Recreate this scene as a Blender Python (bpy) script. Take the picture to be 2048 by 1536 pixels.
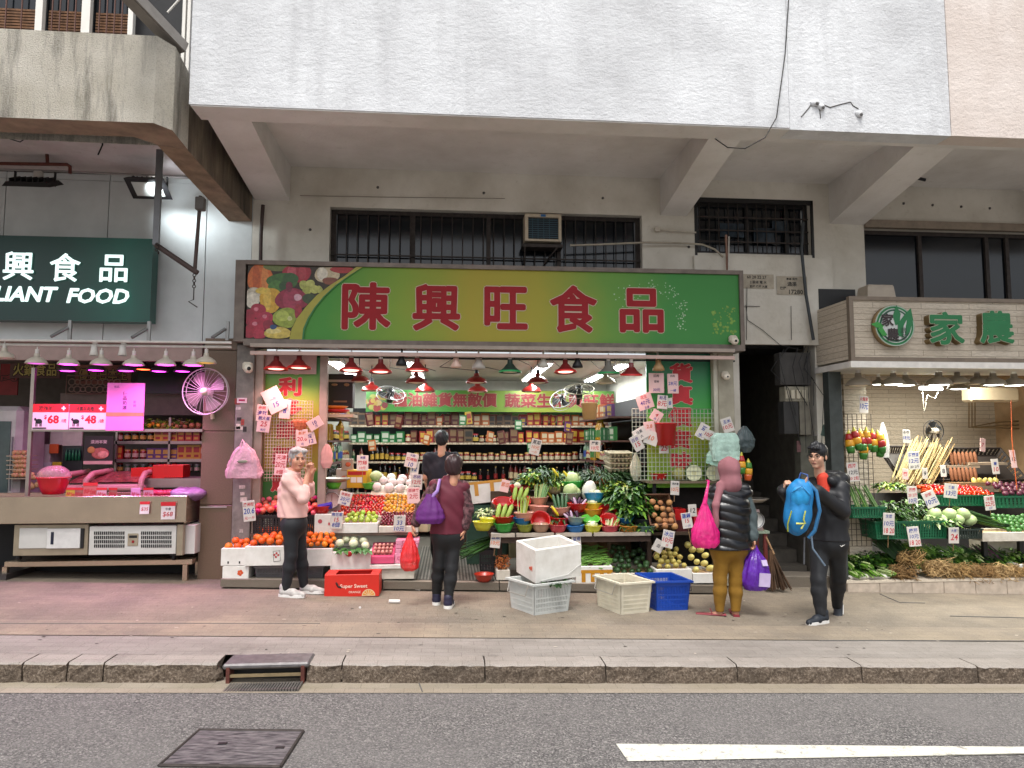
import bpy,math,random
import numpy as np
from mathutils import Vector,Matrix,Euler
rnd=random.Random(7)
SC=bpy.context.scene
COL=SC.collection
for _o in list(bpy.data.objects):bpy.data.objects.remove(_o)
# ---------------------------------------------------------------- camera, sky, sun, exposure
FPX,CX,CY=1420.,1024.,768.
YAW,PITCH,CAMH=5.0,4.59,1.65
cd=bpy.data.cameras.new('camera'); cam=bpy.data.objects.new('camera',cd); COL.objects.link(cam)
cd.sensor_width=36; cd.lens=36*FPX/2048; cd.clip_end=500; cd.clip_start=.05
cam.location=(0,0,CAMH); cam.rotation_euler=(math.radians(90+PITCH),0,-math.radians(YAW))
SC.camera=cam
W=bpy.data.worlds.new('World'); SC.world=W; W.use_nodes=True
_n=W.node_tree.nodes; _l=W.node_tree.links; _n.clear()
sky=_n.new('ShaderNodeTexSky'); sky.sky_type='NISHITA'; sky.sun_disc=False
SUN_EL,SUN_AZ=66,196
sky.sun_elevation=math.radians(SUN_EL); sky.sun_rotation=math.radians(SUN_AZ); sky.air_density=1.0; sky.dust_density=4.0
hs=_n.new('ShaderNodeHueSaturation'); hs.inputs['Saturation'].default_value=.28
bg=_n.new('ShaderNodeBackground'); bg.inputs['Strength'].default_value=.135
wo=_n.new('ShaderNodeOutputWorld')
_l.new(sky.outputs[0],hs.inputs['Color']); _l.new(hs.outputs[0],bg.inputs[0]); _l.new(bg.outputs[0],wo.inputs[0])
sd=bpy.data.lights.new('sun','SUN'); sd.energy=1.3; sd.angle=math.radians(16); sd.color=(1,.97,.92)
sun=bpy.data.objects.new('sun',sd); COL.objects.link(sun)
_az=math.radians(SUN_AZ); _el=math.radians(SUN_EL)
_sdir=Vector((math.sin(_az)*math.cos(_el),math.cos(_az)*math.cos(_el),math.sin(_el)))
sun.rotation_euler=_sdir.to_track_quat('Z','Y').to_euler()
SC.view_settings.view_transform='Standard'; SC.view_settings.look='None'
SC.view_settings.exposure=.9; SC.view_settings.gamma=1; SC.view_settings.use_curve_mapping=False
SC.render.engine='CYCLES'; SC.cycles.use_denoising=True; SC.cycles.max_bounces=6; SC.cycles.diffuse_bounces=3
SC.cycles.sample_clamp_indirect=4
# ---------------------------------------------------------------- survey helpers: photo pixel -> point on a plane of the real place
RW=np.array(cam.rotation_euler.to_matrix())
def ray(px,py):return RW@np.array([(px-CX)/FPX,-(py-CY)/FPX,-1.])
def at(px,py,Y):
 d=ray(px,py); t=Y/d[1]; return Vector((d[0]*t,Y,CAMH+d[2]*t))
SL=-.03
def zg(x):return SL*x
def gr(px,py,z0=0.):
 d=ray(px,py); t=(z0-CAMH)/(d[2]-SL*d[0]); return Vector((d[0]*t,d[1]*t,CAMH+d[2]*t))
def X(px,Y,py=900):return at(px,py,Y).x
def Z(py,Y,px=1024):return at(px,py,Y).z
def corners(px0,py0,px1,py1,Y):ym=(py0+py1)/2; xm=(px0+px1)/2; return Vector((at(px0,ym,Y).x,Y,at(xm,py0,Y).z)),Vector((at(px1,ym,Y).x,Y,at(xm,py1,Y).z))
def S(npx,Y):return npx*Y/FPX*1.0
# ---------------------------------------------------------------- mesh builder
def frame(right,up):
 r=Vector(right).normalized(); u=Vector(up); u=(u-r*u.dot(r)).normalized(); n=r.cross(u)
 return Matrix((r,u,n)).transposed()# columns right, up, outward normal
class MB:
 def __init__(s,org=(0,0,0)):
  s.v=[]; s.f=[]; s.mi=[]; s.sm=[]; s.n=0; s.mats=[]; s.cur=0; s.M=None; s.org=Vector(org)
 def mat(s,m):
  if m not in s.mats:s.mats.append(m)
  s.cur=s.mats.index(m); return s
 def add(s,V,F,smooth=False):
  V=np.asarray(V,float).reshape(-1,3)
  if s.M is not None:
   A=np.array(s.M); V=V@A[:3,:3].T+A[:3,3]
  s.v.append(V); k=s.n
  s.f.extend([tuple(int(i)+k for i in f)for f in F]); s.mi.extend([s.cur]*len(F)); s.sm.extend([smooth]*len(F)); s.n+=len(V)
 def bx(s,x0,x1,y0,y1,z0,z1):
  s.add([(x0,y0,z0),(x1,y0,z0),(x1,y1,z0),(x0,y1,z0),(x0,y0,z1),(x1,y0,z1),(x1,y1,z1),(x0,y1,z1)],
[(0,3,2,1),(4,5,6,7),(0,1,5,4),(1,2,6,5),(2,3,7,6),(3,0,4,7)])
 def box(s,c,d,R=None,top=None):
  hx,hy,hz=d[0]/2,d[1]/2,d[2]/2; tx,ty=top or(1,1)
  V=np.array([(-hx,-hy,-hz),(hx,-hy,-hz),(hx,hy,-hz),(-hx,hy,-hz),(-hx*tx,-hy*ty,hz),(hx*tx,-hy*ty,hz),(hx*tx,hy*ty,hz),(-hx*tx,hy*ty,hz)])
  if R is not None:V=V@np.array(R.to_3x3()if hasattr(R,'to_3x3')else R).T
  s.add(V+np.array(c),[(0,3,2,1),(4,5,6,7),(0,1,5,4),(1,2,6,5),(2,3,7,6),(3,0,4,7)])
 def rbox(s,c,d,b=.01,R=None):# chamfered box
  h=np.array(d)/2.; b=min(b,min(h)*.9); V=[]; ix={}
  for sx in(-1,1):
   for sy in(-1,1):
    for sz in(-1,1):
     for a in range(3):
      p=np.array([sx,sy,sz])*(h-b); p[a]=(sx,sy,sz)[a]*h[a]; ix[sx,sy,sz,a]=len(V); V.append(p)
  F=[]
  for a in range(3):
   o1,o2=[(1,2),(2,0),(0,1)][a]
   for sa in(-1,1):
    q=[]
    for u,w in((-1,-1),(1,-1),(1,1),(-1,1)):
     k=[0,0,0]; k[a]=sa; k[o1]=u; k[o2]=w; q.append(ix[k[0],k[1],k[2],a])
    F.append(q if sa>0 else q[::-1])
   for u in(-1,1):
    for w in(-1,1):
     k0=[0,0,0]; k0[a]=-1; k0[o1]=u; k0[o2]=w; k1=k0[:]; k1[a]=1
     q=[ix[(*k0,o1)],ix[(*k1,o1)],ix[(*k1,o2)],ix[(*k0,o2)]]
     F.append(q if u*w<0 else q[::-1])
  for sx in(-1,1):
   for sy in(-1,1):
    for sz in(-1,1):
     q=[ix[sx,sy,sz,0],ix[sx,sy,sz,1],ix[sx,sy,sz,2]]; F.append(q if sx*sy*sz>0 else q[::-1])
  V=np.array(V)
  if R is not None:V=V@np.array(R.to_3x3()if hasattr(R,'to_3x3')else R).T
  s.add(V+np.array(c),F)
 def quad(s,a,b,c,d):s.add([a,b,c,d],[(0,1,2,3)])
 def poly(s,P):s.add(P,[tuple(range(len(P)))])
 def prism(s,P2,o,right,up,depth):# outline in (right, up), extruded outwards from o
  A=frame(right,up); n=len(P2)
  B=[Vector(o)+A@Vector((p[0],p[1],0))for p in P2]; T=[Vector(o)+A@Vector((p[0],p[1],depth))for p in P2]
  s.add(B+T,[tuple(range(n))[::-1],tuple(range(n,2*n))]+[(i,(i+1)%n,n+(i+1)%n,n+i)for i in range(n)])
 def tube(s,P,r,n=8,cap=True,smooth=True):
  P=[Vector(p)for p in P]; rs=r if isinstance(r,(list,tuple))else[r]*len(P); V=[]; F=[]; up=None
  for i,p in enumerate(P):
   t=(P[min(i+1,len(P)-1)]-P[max(i-1,0)]).normalized()
   if up is None:up=Vector((0,0,1))if abs(t.z)<.9 else Vector((1,0,0))
   a=(up-t*up.dot(t)).normalized(); b=t.cross(a); up=a
   for k in range(n):
    q=2*math.pi*k/n; V.append(p+(a*math.cos(q)+b*math.sin(q))*rs[i])
  for i in range(len(P)-1):
   for k in range(n):
    k2=(k+1)%n; F.append((i*n+k,i*n+k2,(i+1)*n+k2,(i+1)*n+k))
  s.add(V,F,smooth)
  if cap:s.add([v for v in V[:n]],[tuple(range(n))[::-1]]); s.add([v for v in V[-n:]],[tuple(range(n))])
 def lathe(s,prof,n=16,c=(0,0,0),R=None,smooth=True,sx=1,sy=1,ph=0):
  V=[]; F=[]; m=len(prof)
  for r,z in prof:
   for k in range(n):
    q=2*math.pi*k/n+ph; V.append((r*math.cos(q)*sx,r*math.sin(q)*sy,z))
  for i in range(m-1):
   for k in range(n):
    k2=(k+1)%n; F.append((i*n+k,i*n+k2,(i+1)*n+k2,(i+1)*n+k))
  V=np.array(V)
  if R is not None:V=V@np.array(R.to_3x3()).T
  s.add(V+np.array(c),F,smooth)
 def ell(s,c,r,n=10,m=7,R=None,jit=0,smooth=True):
  r=(r,r,r)if not hasattr(r,'__len__')else r; V=[(0,0,-1)]; F=[]
  for i in range(1,m):
   t=-math.pi/2+math.pi*i/m
   for k in range(n):q=2*math.pi*k/n; V.append((math.cos(t)*math.cos(q),math.cos(t)*math.sin(q),math.sin(t)))
  V.append((0,0,1)); L=len(V)-1
  for k in range(n):
   k2=(k+1)%n; F.append((0,1+k2,1+k)); F.append((L,L-n+k,L-n+k2))
   for i in range(m-2):a=1+i*n; F.append((a+k,a+k2,a+n+k2,a+n+k))
  V=np.array(V)
  if jit:V=V*(1+np.array([rnd.uniform(-jit,jit)for _ in V])[:,None])
  V=V*np.array(r)
  if R is not None:V=V@np.array(R.to_3x3()).T
  s.add(V+np.array(c),F,smooth)
 def disc(s,c,r,nrm=(0,-1,0),n=16,ry=None):
  A=frame(*basis(nrm)); s.add([Vector(c)+A@Vector((r*math.cos(2*math.pi*k/n),(ry or r)*math.sin(2*math.pi*k/n),0))for k in range(n)],[tuple(range(n))])
 def ring(s,c,R,r,nrm=(0,-1,0),n=24,k=6):
  A=frame(*basis(nrm)); P=[Vector(c)+A@Vector((R*math.cos(2*math.pi*i/n),R*math.sin(2*math.pi*i/n),0))for i in range(n+1)]
  s.tube(P,r,k,False)
 def text(s,t,c,h,right=(1,0,0),up=(0,0,1),bold=0.,w=None,off=0.,ring=0.,ext=0.,sh=0.):
  V,F,bw,bh=glyph(t,bold,ext,sh); A=frame(right,up); kx=h/bh if w is None else w/bw; ky=h/bh
  sh_=[(0,0)]if not ring else[(ring*math.cos(q),ring*math.sin(q))for q in[i*math.pi/4 for i in range(8)]]+[(0,0)]
  for i,(dx,dy)in enumerate(sh_):
   s.add([Vector(c)+A@Vector((v[0]*kx+dx,v[1]*ky+dy,off+i*.0002+v[2]*h))for v in V],F)
 def o(s,name,parent=None,kind=None,loc=None):
  me=bpy.data.meshes.new(name)
  if s.n:
   V=np.concatenate(s.v)-np.array(s.org); me.from_pydata(V.tolist(),[],s.f)
   for m in s.mats:me.materials.append(m)
   me.polygons.foreach_set('material_index',s.mi); me.polygons.foreach_set('use_smooth',s.sm)
  ob=bpy.data.objects.new(name,me); COL.objects.link(ob)
  if parent is not None:ob.parent=parent
  else:ob.location=s.org if loc is None else loc
  if kind:ob['kind']=kind
  return ob
def basis(n):
 n=Vector(n).normalized(); u=Vector((0,0,1))if abs(n.z)<.95 else Vector((0,1,0)); r=u.cross(n).normalized(); return r,n.cross(r)
_G={}
def glyph(t,bold=0.,ext=0.,sh=0.):
 k=(t,bold,ext,sh)
 if k not in _G:
  c=bpy.data.curves.new('lettering','FONT'); c.body=t; c.resolution_u=2; c.offset=bold; c.extrude=ext; c.shear=sh; c.fill_mode='BOTH' if ext else 'FRONT'
  o=bpy.data.objects.new('lettering',c); me=bpy.data.meshes.new_from_object(o)
  V=np.array([v.co[:]for v in me.vertices]); F=[tuple(p.vertices)for p in me.polygons]
  lo=V.min(0); hi=V.max(0); V=V-(lo+hi)/2; _G[k]=(V,F,hi[0]-lo[0],hi[1]-lo[1])
  bpy.data.objects.remove(o); bpy.data.curves.remove(c); bpy.data.meshes.remove(me)
 return _G[k]
def tag(o,label,cat,group=None):
 o['label']=label; o['category']=cat
 if group:o['group']=group
 return o
def thing(name,label,cat,loc=(0,0,0),rz=0,group=None):
 o=bpy.data.objects.new(name,None); COL.objects.link(o); o.location=loc; o.rotation_euler=(0,0,rz); o.empty_display_size=.1
 return tag(o,label,cat,group)
def clone(root,loc,rot=None,label=None,group=None,scale=None):
 r=root.copy(); COL.objects.link(r); r.location=loc
 if rot is not None:r.rotation_euler=rot
 if scale is not None:r.scale=scale if hasattr(scale,'__len__')else(scale,)*3
 if label:r['label']=label
 if group:r['group']=group
 for ch in list(root.children):
  c=ch.copy(); COL.objects.link(c); c.parent=r
  for g in ch.children:d=g.copy(); COL.objects.link(d); d.parent=c
 return r
# ---------------------------------------------------------------- materials
DIM=1. # darkens a batch's colours to the dim look they have in shade
def lin(h):
 if not isinstance(h,str):return tuple(h)+(1,)
 v=[int(h[i:i+2],16)/255 for i in(0,2,4)]
 return tuple(DIM*(x/12.92 if x<=.04045 else((x+.055)/1.055)**2.4)for x in v)+(1,)
_M={}
class NT:
 def __init__(s,m):m.use_nodes=True; s.t=m.node_tree; s.t.nodes.clear(); s.out=s.n('OutputMaterial')
 def n(s,ty,**kw):
  x=s.t.nodes.new('ShaderNode'+ty)
  for k,v in kw.items():
   if k.startswith('_'):setattr(x,k[1:],v)
   else:x.inputs[k.replace('0',' ')].default_value=v
  return x
 def l(s,a,b):s.t.links.new(a,b)
 def co(s,scale=(1,1,1),kind='Object'):
  c=s.n('TexCoord'); m=s.n('Mapping'); m.inputs['Scale'].default_value=scale; s.l(c.outputs[kind],m.inputs[0]); return m.outputs[0]
 def noise(s,co,sc,det=4,rough=.6):
  x=s.n('TexNoise'); x.inputs['Scale'].default_value=sc; x.inputs['Detail'].default_value=det; x.inputs['Roughness'].default_value=rough; s.l(co,x.inputs['Vector']); return x.outputs['Fac']
 def ramp(s,f,stops,interp='LINEAR'):
  r=s.n('ValToRGB'); e=r.color_ramp.elements; r.color_ramp.interpolation=interp
  while len(e)<len(stops):e.new(.5)
  for i,(p,c)in enumerate(stops):e[i].position=p; e[i].color=lin(c)if isinstance(c,str)else(tuple(c)+(1,)if hasattr(c,'__len__')else(c,c,c,1))
  s.l(f,r.inputs[0]); return r.outputs[0]
 def mix(s,f,a,b,mode='MIX'):
  x=s.n('Mix',_data_type='RGBA',_blend_type=mode)
  for i,q in((0,f),(6,a),(7,b)):
   if hasattr(q,'links')or hasattr(q,'is_linked'):s.l(q,x.inputs[i])
   else:x.inputs[i].default_value=lin(q)if isinstance(q,str)else q
  return x.outputs[2]
 def math(s,op,a,b=0.):
  x=s.n('Math',_operation=op)
  for i,q in enumerate((a,b)):
   if hasattr(q,'is_linked'):s.l(q,x.inputs[i])
   else:x.inputs[i].default_value=q
  return x.outputs[0]
 def bsdf(s,col,rough=.6,bump=None,bs=.3,bd=.01,**kw):
  p=s.n('BsdfPrincipled')
  if hasattr(col,'is_linked'):s.l(col,p.inputs['Base Color'])
  else:p.inputs['Base Color'].default_value=lin(col)
  if hasattr(rough,'is_linked'):s.l(rough,p.inputs['Roughness'])
  else:p.inputs['Roughness'].default_value=rough
  for k,v in kw.items():p.inputs[k.replace('0',' ')].default_value=v
  if bump is not None:
   b=s.n('Bump'); b.inputs['Strength'].default_value=bs; b.inputs['Distance'].default_value=bd; s.l(bump,b.inputs['Height']); s.l(b.outputs[0],p.inputs['Normal'])
  s.l(p.outputs[0],s.out.inputs[0]); return p
def M(col,r=.6,m=0,v=.12,sc=8.,b=0.,bs=60.,rn=0.,col2=None,em=0,tr=0,sub=0,al=1.,hue=0.,st=(1,1,1),name=None,bd=.004,spec=.5,coat=0):
 key=(DIM,col,r,m,v,sc,b,bs,rn,col2,em,tr,sub,al,hue,st,spec,coat)
 if key in _M:return _M[key]
 mt=bpy.data.materials.new(name or 'surface'); t=NT(mt); co=t.co(st); f=t.noise(co,sc)
 if col2:c=t.ramp(f,[(.38,col),(.62,col2)])
 elif v:
  a=lin(col)[:3]; c=t.ramp(f,[(.3,tuple(x*(1-v)for x in a)),(.7,tuple(min(1,x*(1+v))for x in a))])
 else:c=t.n('RGB'); c.outputs[0].default_value=lin(col); c=c.outputs[0]
 if rn or hue:
  oi=t.n('ObjectInfo'); h=t.n('HueSaturation'); t.l(c,h.inputs['Color'])
  mr=t.n('MapRange'); mr.inputs[3].default_value=1-rn; mr.inputs[4].default_value=1+rn; t.l(oi.outputs['Random'],mr.inputs[0]); t.l(mr.outputs[0],h.inputs['Value'])
  if hue:
   m2=t.n('MapRange'); m2.inputs[3].default_value=.5-hue; m2.inputs[4].default_value=.5+hue
   fr=t.math('FRACT',t.math('MULTIPLY',oi.outputs['Random'],7.31)); t.l(fr,m2.inputs[0]); t.l(m2.outputs[0],h.inputs['Hue'])
  c=h.outputs[0]
 kw=dict(Metallic=m)
 if tr:kw['Transmission Weight']=tr
 if al<1:kw['Alpha']=al
 p=t.bsdf(c,r,t.noise(co,bs,3)if b else None,b,bd,**kw)
 p.inputs['Specular IOR Level'].default_value=spec
 if coat:p.inputs['Coat Weight'].default_value=coat; p.inputs['Coat Roughness'].default_value=.15
 if sub:p.inputs['Subsurface Weight'].default_value=sub; p.inputs['Subsurface Radius'].default_value=(.02,.008,.005)
 if em:p.inputs['Emission Color'].default_value=lin(col); p.inputs['Emission Strength'].default_value=em
 _M[key]=mt; return mt
def light(parent,kind,loc,power,color=(1,1,1),size=.2,sy=None,rot=None,spot=None):
 d=bpy.data.lights.new('lamp_light',kind); d.energy=power; d.color=color
 if kind=='AREA':
  d.size=size
  if sy:d.shape='RECTANGLE'; d.size_y=sy
 elif kind in('POINT','SPOT'):d.shadow_soft_size=size
 if kind=='SPOT':d.spot_size=math.radians(spot or 120); d.spot_blend=.9
 o=bpy.data.objects.new('lamp_light',d); COL.objects.link(o); o.parent=parent; o.location=loc
 if rot:o.rotation_euler=rot
 return o
# ================================================================ special materials
def mk(name,fn):
 m=bpy.data.materials.new(name); t=NT(m); fn(t); return m
def f_stucco(base,dirt):
 def fn(t):
  co=t.co(); a=t.noise(co,1.3,5); st=t.noise(t.co((3,3,.5)),1.6,6)
  c=t.ramp(a,[(.3,base),(.75,dirt)]); c=t.mix(t.ramp(st,[(.5,0.),(.75,.8)]),c,dirt); c=t.mix(t.ramp(t.noise(t.co((6,6,.35)),1.1,7,.75),[(.6,0.),(.78,.22)]),c,'8a8884')
  h=t.mix(.5,t.noise(t.co((1,1,2.6)),4.5,9,.66),t.noise(co,26,5,.7))
  t.bsdf(c,.85,h,.42,.06)
 return fn
STUCCO=mk('white_stucco',f_stucco('dcdee0','bcbdbf')); STUCCO_PINK=mk('pink_stucco',f_stucco('dcd2cb','c8bbb2'))
def f_rough(t):
 co=t.co(); c=t.ramp(t.noise(co,2.2,6),[(.3,'c2bbab'),(.7,'e0dacd')])
 c=t.mix(t.ramp(t.noise(t.co((5,5,.7)),1.1,7,.7),[(.5,0.),(.7,.8)]),c,'4d483f')
 v=t.noise(co,75,3,.8); c=t.mix(t.ramp(v,[(.3,.5),(.5,0.)]),c,'6c6455'); t.bsdf(c,.95,v,1.,.03)
ROUGH=mk('stained_roughcast',f_rough)
def f_soffit(base,dirt,amt=.5):
 def fn(t):
  co=t.co(); c=t.ramp(t.noise(co,.9,6),[(.35,base),(.75,dirt)]); sp=t.noise(co,9,8,.7)
  c=t.mix(t.ramp(sp,[(.58,0.),(.8,amt)]),c,dirt); t.bsdf(c,.85,t.noise(co,30,5),.35,.01)
 return fn
SOFFIT=mk('grey_paint',f_soffit('e3e1de','c0bcb6',.8)); CREAM=mk('cream_paint',f_soffit('dcd8ce','aea799',.9)); SHABBY=mk('peeling_paint',f_soffit('cfc6c6','8f807a',.9))
def f_brown(t):
 c=t.ramp(t.noise(t.co((4,4,.8)),1.5,7),[(.3,'3b362f'),(.55,'6f6354'),(.75,'948470')]); t.bsdf(c,.9,t.noise(t.co(),40,4),.6,.02)
BROWNCON=mk('weathered_concrete',f_brown)
def f_road(t):
 co=t.co(); v=t.n('TexVoronoi'); v.inputs['Scale'].default_value=115; t.l(co,v.inputs['Vector'])
 b=t.n('SeparateColor'); t.l(v.outputs['Color'],b.inputs[0]); n=t.noise(co,.9,6)
 c=t.ramp(b.outputs[0],[(0.,(.03,.028,.028)),(.5,(.12,.111,.107)),(.85,(.19,.178,.17)),(1.,(.34,.32,.295))])
 c=t.mix(t.ramp(n,[(.35,0.),(.68,.6)]),c,(.165,.152,.146,1)); t.bsdf(c,.85,v.outputs['Distance'],.8,.008)
ROAD=mk('asphalt',f_road)
def f_pave(a,b2,spk,st=(1,1,1)):
 def fn(t):
  co=t.co(); c=t.ramp(t.noise(t.co(st),1.4,6,.65),[(.3,a),(.7,b2)]); v=t.noise(co,150,2,.5)
  c=t.mix(t.ramp(v,[(.5,0.),(.72,spk)]),c,(.4,.36,.32,1)); c=t.mix(t.ramp(v,[(.28,.5),(.46,0.)]),c,(.07,.06,.055,1))
  br=t.n('TexBrick'); br.inputs['Scale'].default_value=2.4; br.inputs['Mortar Size'].default_value=.006; br.inputs['Color1'].default_value=(1,1,1,1); br.inputs['Color2'].default_value=(.84,.84,.84,1); br.inputs['Mortar'].default_value=(.55,.53,.5,1); t.l(co,br.inputs['Vector']); c=t.mix(.75,c,br.outputs[0],'MULTIPLY')
  s=t.noise(co,2.3,8,.7); c=t.mix(t.ramp(s,[(.6,0.),(.72,.45)]),c,(.07,.06,.05,1))
  t.bsdf(c,.8,t.mix(.5,v,t.noise(co,25,3)),.5,.008)
 return fn
PAVE_A=mk('grey_concrete',f_pave('928b84','7c756e',.25,(1,3,1))); PAVE_B=mk('buff_concrete',f_pave('92846f','766c5f',.4,(1.2,1,1))); PAVE_C=mk('worn_paving',f_pave('857967','655c50',.45,(1.2,1,1)))
GUTTER=mk('gutter_concrete',f_pave('9c9184','877d68',.3,(.6,3,1)))
def f_kerb(t):
 co=t.co(); v=t.noise(co,55,4,.75); g=t.n('NewGeometry'); sx=t.n('SeparateXYZ'); t.l(g.outputs['True Normal'],sx.inputs[0])
 c=t.ramp(v,[(.3,'3a3029'),(.5,'655749'),(.7,'988b7c')]); m=t.noise(co,4,5)
 c=t.mix(t.ramp(m,[(.45,0.),(.75,.7)]),c,'352c24'); t.bsdf(c,.9,v,.9,.02)
KERBF=mk('dirty_granite',f_kerb); KERBT=mk('granite_top',f_pave('9a928a','8a827a',.5))
def f_tilewall(a,b2,bx_,bz,mort='5e5548',bu=.6):
 def fn(t):
  co=t.n('TexCoord'); mp=t.n('Mapping'); mp.inputs['Rotation'].default_value=(math.pi/2,0,0); t.l(co.outputs['Object'],mp.inputs[0])
  br=t.n('TexBrick'); br.inputs['Scale'].default_value=1; br.inputs['Brick Width'].default_value=bx_; br.inputs['Row Height'].default_value=bz; br.inputs['Mortar Size'].default_value=.004
  br.inputs['Color1'].default_value=lin(a); br.inputs['Color2'].default_value=lin(b2); br.inputs['Mortar'].default_value=lin(mort); t.l(mp.outputs[0],br.inputs['Vector'])
  n=t.noise(t.co((1,1,3)),14,8,.7); c=t.mix(t.ramp(n,[(.35,.35),(.6,0.)]),br.outputs[0],mort); t.bsdf(c,.7,n,bu,.03)
 return fn
STONE=mk('split_stone_cladding',f_tilewall('d2c6b4','c8bba8',.6,.07,'9a8e7c',.9)); GRANITE=M('6a5644',.4,v=.25,sc=90,col2=None,name='brown_granite')
PANEL=M('c4c9c9',.5,m=.05,v=.1,sc=2.5,name='grey_metal_panel'); ALU=M('8d8780',.45,m=.5,v=.2,sc=5); STEEL=M('a39a90',.35,m=.85,v=.12,sc=4,name='stainless_steel')
DARK=M('17181b',.7,v=.3); BLACK=M('0e0e10',.5,v=.2); DGLASS=M('0d1218',.12,v=.4,sc=3); WHITE=M('dcd9d2',.5,v=.05); GREYM=M('77777a',.5,m=.3); IRON=M('3a3330',.7,m=.3,v=.4,sc=20,b=.3)
RUST=M('5a2c22',.8,v=.4,sc=15,b=.3); WPAINT=M('cfcbc4',.55,v=.1,sc=12); WOODP=M('8a6a48',.7,v=.25,sc=6,st=(1,1,6)); PALEW=M('a08d78',.75,v=.2,sc=7,st=(1,6,6))
# ================================================================ ground, pavement, kerb, road
def sheet(name,mat,x0,x1,y0,y1,z,seg=1):
 b=MB(); b.mat(mat); b.quad((x0,y0,z+zg(x0)),(x1,y0,z+zg(x1)),(x1,y1,z+zg(x1)),(x0,y1,z+zg(x0))); o=b.o(name,kind='structure'); return o
YK=gr(1024,1330).y; YKB=gr(1024,1312).y; Y1=gr(1024,1277).y; Y2=gr(1024,1248).y; ZR=-.135; YG=gr(1024,1384,ZR).y
sheet('ground',GUTTER,-120,120,-120,160,-.45); sheet('road',ROAD,-60,60,-14,YG,ZR); sheet('gutter',GUTTER,-60,60,YG-.03,YK+.12,ZR+.004)
sheet('pavement',PAVE_A,-60,60,YKB+.003,Y1-.004,0); sheet('pavement',PAVE_B,-60,60,Y1+.004,Y2-.003,.003); sheet('pavement',PAVE_C,-60,60,Y2+.003,8.75,0)
kerb=bpy.data.objects.new('kerb',None); COL.objects.link(kerb); kerb['kind']='structure'
def rough_block(x0,x1,y0,y1,z0,z1,j=.008):
 n=max(2,int((x1-x0)/.05)); b=MB(); V=[]; rows=[(y0-.004,z0),(y0,z0+(z1-z0)*.35),(y0+.002,z0+(z1-z0)*.7),(y0+.006,z1-.012),(y0+.024,z1),(y1,z1)]
 for k,(y,z)in enumerate(rows):
  for i in range(n+1):
   x=x0+(x1-x0)*i/n; a=j if k<4 else .003; ex=.012 if i in(0,n)and k<5 else 0
   V.append((x+rnd.uniform(-a,a)*.3,y+rnd.uniform(-a,a)+ex,z+zg(x)+(rnd.uniform(-a,a)*.5 if k>0 else 0)))
 for k in range(5):
  b.mat(KERBF if k<3 else KERBT); b.add(V if k==0 else[],[],False)
  b.f+=[(k*(n+1)+i,k*(n+1)+i+1,(k+1)*(n+1)+i+1,(k+1)*(n+1)+i)for i in range(n)]; b.mi+=[b.cur]*n; b.sm+=[False]*n
 for i in(0,n):b.mat(KERBF); b.f.append(tuple(k*(n+1)+i for k in range(6))); b.mi.append(b.cur); b.sm.append(False)
 return b
joints=[-700,-450,-200,42,132,205,433,None,612,683,970,1212,1476,1726,1958,2200,2450,2700]
for a,c in zip(joints,joints[1:]):
 if a is None or c is None:continue
 rough_block(X(a,YK,1340)+.005,X(c,YK,1340)-.005,YK,YKB,ZR,0).o('kerb_stone',kerb)
b=MB(); b.mat(KERBF); b.bx(-60,60,YK+.04,YKB,-.4,-.36); b.o('kerb_base',kerb)
for px,w in((140,.05),(425,.06),(685,.03)):
 b=MB(); b.mat(KERBF); x=X(px,YK,1350); b.ell((x,YK+.05,-.09+zg(x)),(w,.05,.05),8,5,jit=.15,smooth=False); b.o('kerb_rubble',kerb)
# gully with steel hood, grating, manhole cover, line
x0,x1=X(452,YK,1340),X(611,YK,1340); zc=zg((x0+x1)/2)
t=thing('gully_inlet','steel hooded drain inlet set in the kerb with a slot opening','drain inlet',(x0,YK,zc))
b=MB((x0,YK,zc)); b.mat(M('6f6c6c',.55,m=.6,v=.25,sc=15,b=.3)); b.rbox(((x0+x1)/2,(YK+YKB)/2,zc-.012),(x1-x0+.05,YKB-YK+.02,.04),.012); b.o('hood',t)
b=MB((x0,YK,zc)); b.mat(RUST); b.bx(x0+.005,x0+.03,YK-.02,YK+.1,ZR+zc,zc-.015); b.bx(x1-.03,x1-.005,YK-.02,YK+.1,ZR+zc,zc-.015); b.o('side_plate',t)
b=MB((x0,YK,zc)); b.mat(M('8d7c5e',.6,m=.4,v=.3)); b.bx(x0+.03,x1-.03,YK-.012,YK+.015,zc-.085,zc-.068); b.o('crossbar',t)
b=MB((x0,YK,zc)); b.mat(BLACK); b.bx(x0+.03,x1-.03,YK+.1,YK+.12,ZR+zc+.006,zc-.015); b.o('dark_opening',t)  # black plate stands in for the darkness inside the drain opening
gx0,gx1=gr(437,1397,ZR).x,gr(600,1376,ZR).x
t=thing('gutter_grating','steel bar grating lying in the gutter below the drain inlet','drain grating',(gx0,YG,ZR+zc))
b=MB((gx0,YG,ZR+zc)); b.mat(BLACK); b.bx(gx0+.01,gx1-.01,YG+.0,YK-.03,ZR+zc-.02,ZR+zc+.008); b.o('pit',t)
for i in range(26):
 b=MB((gx0,YG,ZR+zc)); b.mat(M('6f6a66',.6,m=.5,v=.3)); x=gx0+(gx1-gx0)*i/25; b.bx(x-.006,x+.006,YG-.005,YK-.025,ZR+zc,ZR+zc+.016); b.o('bar',t)
mc=[gr(398,1462,ZR),gr(606,1464,ZR),gr(560,1536,ZR),gr(318,1533,ZR)]; cen=sum(mc,Vector())/4
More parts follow.
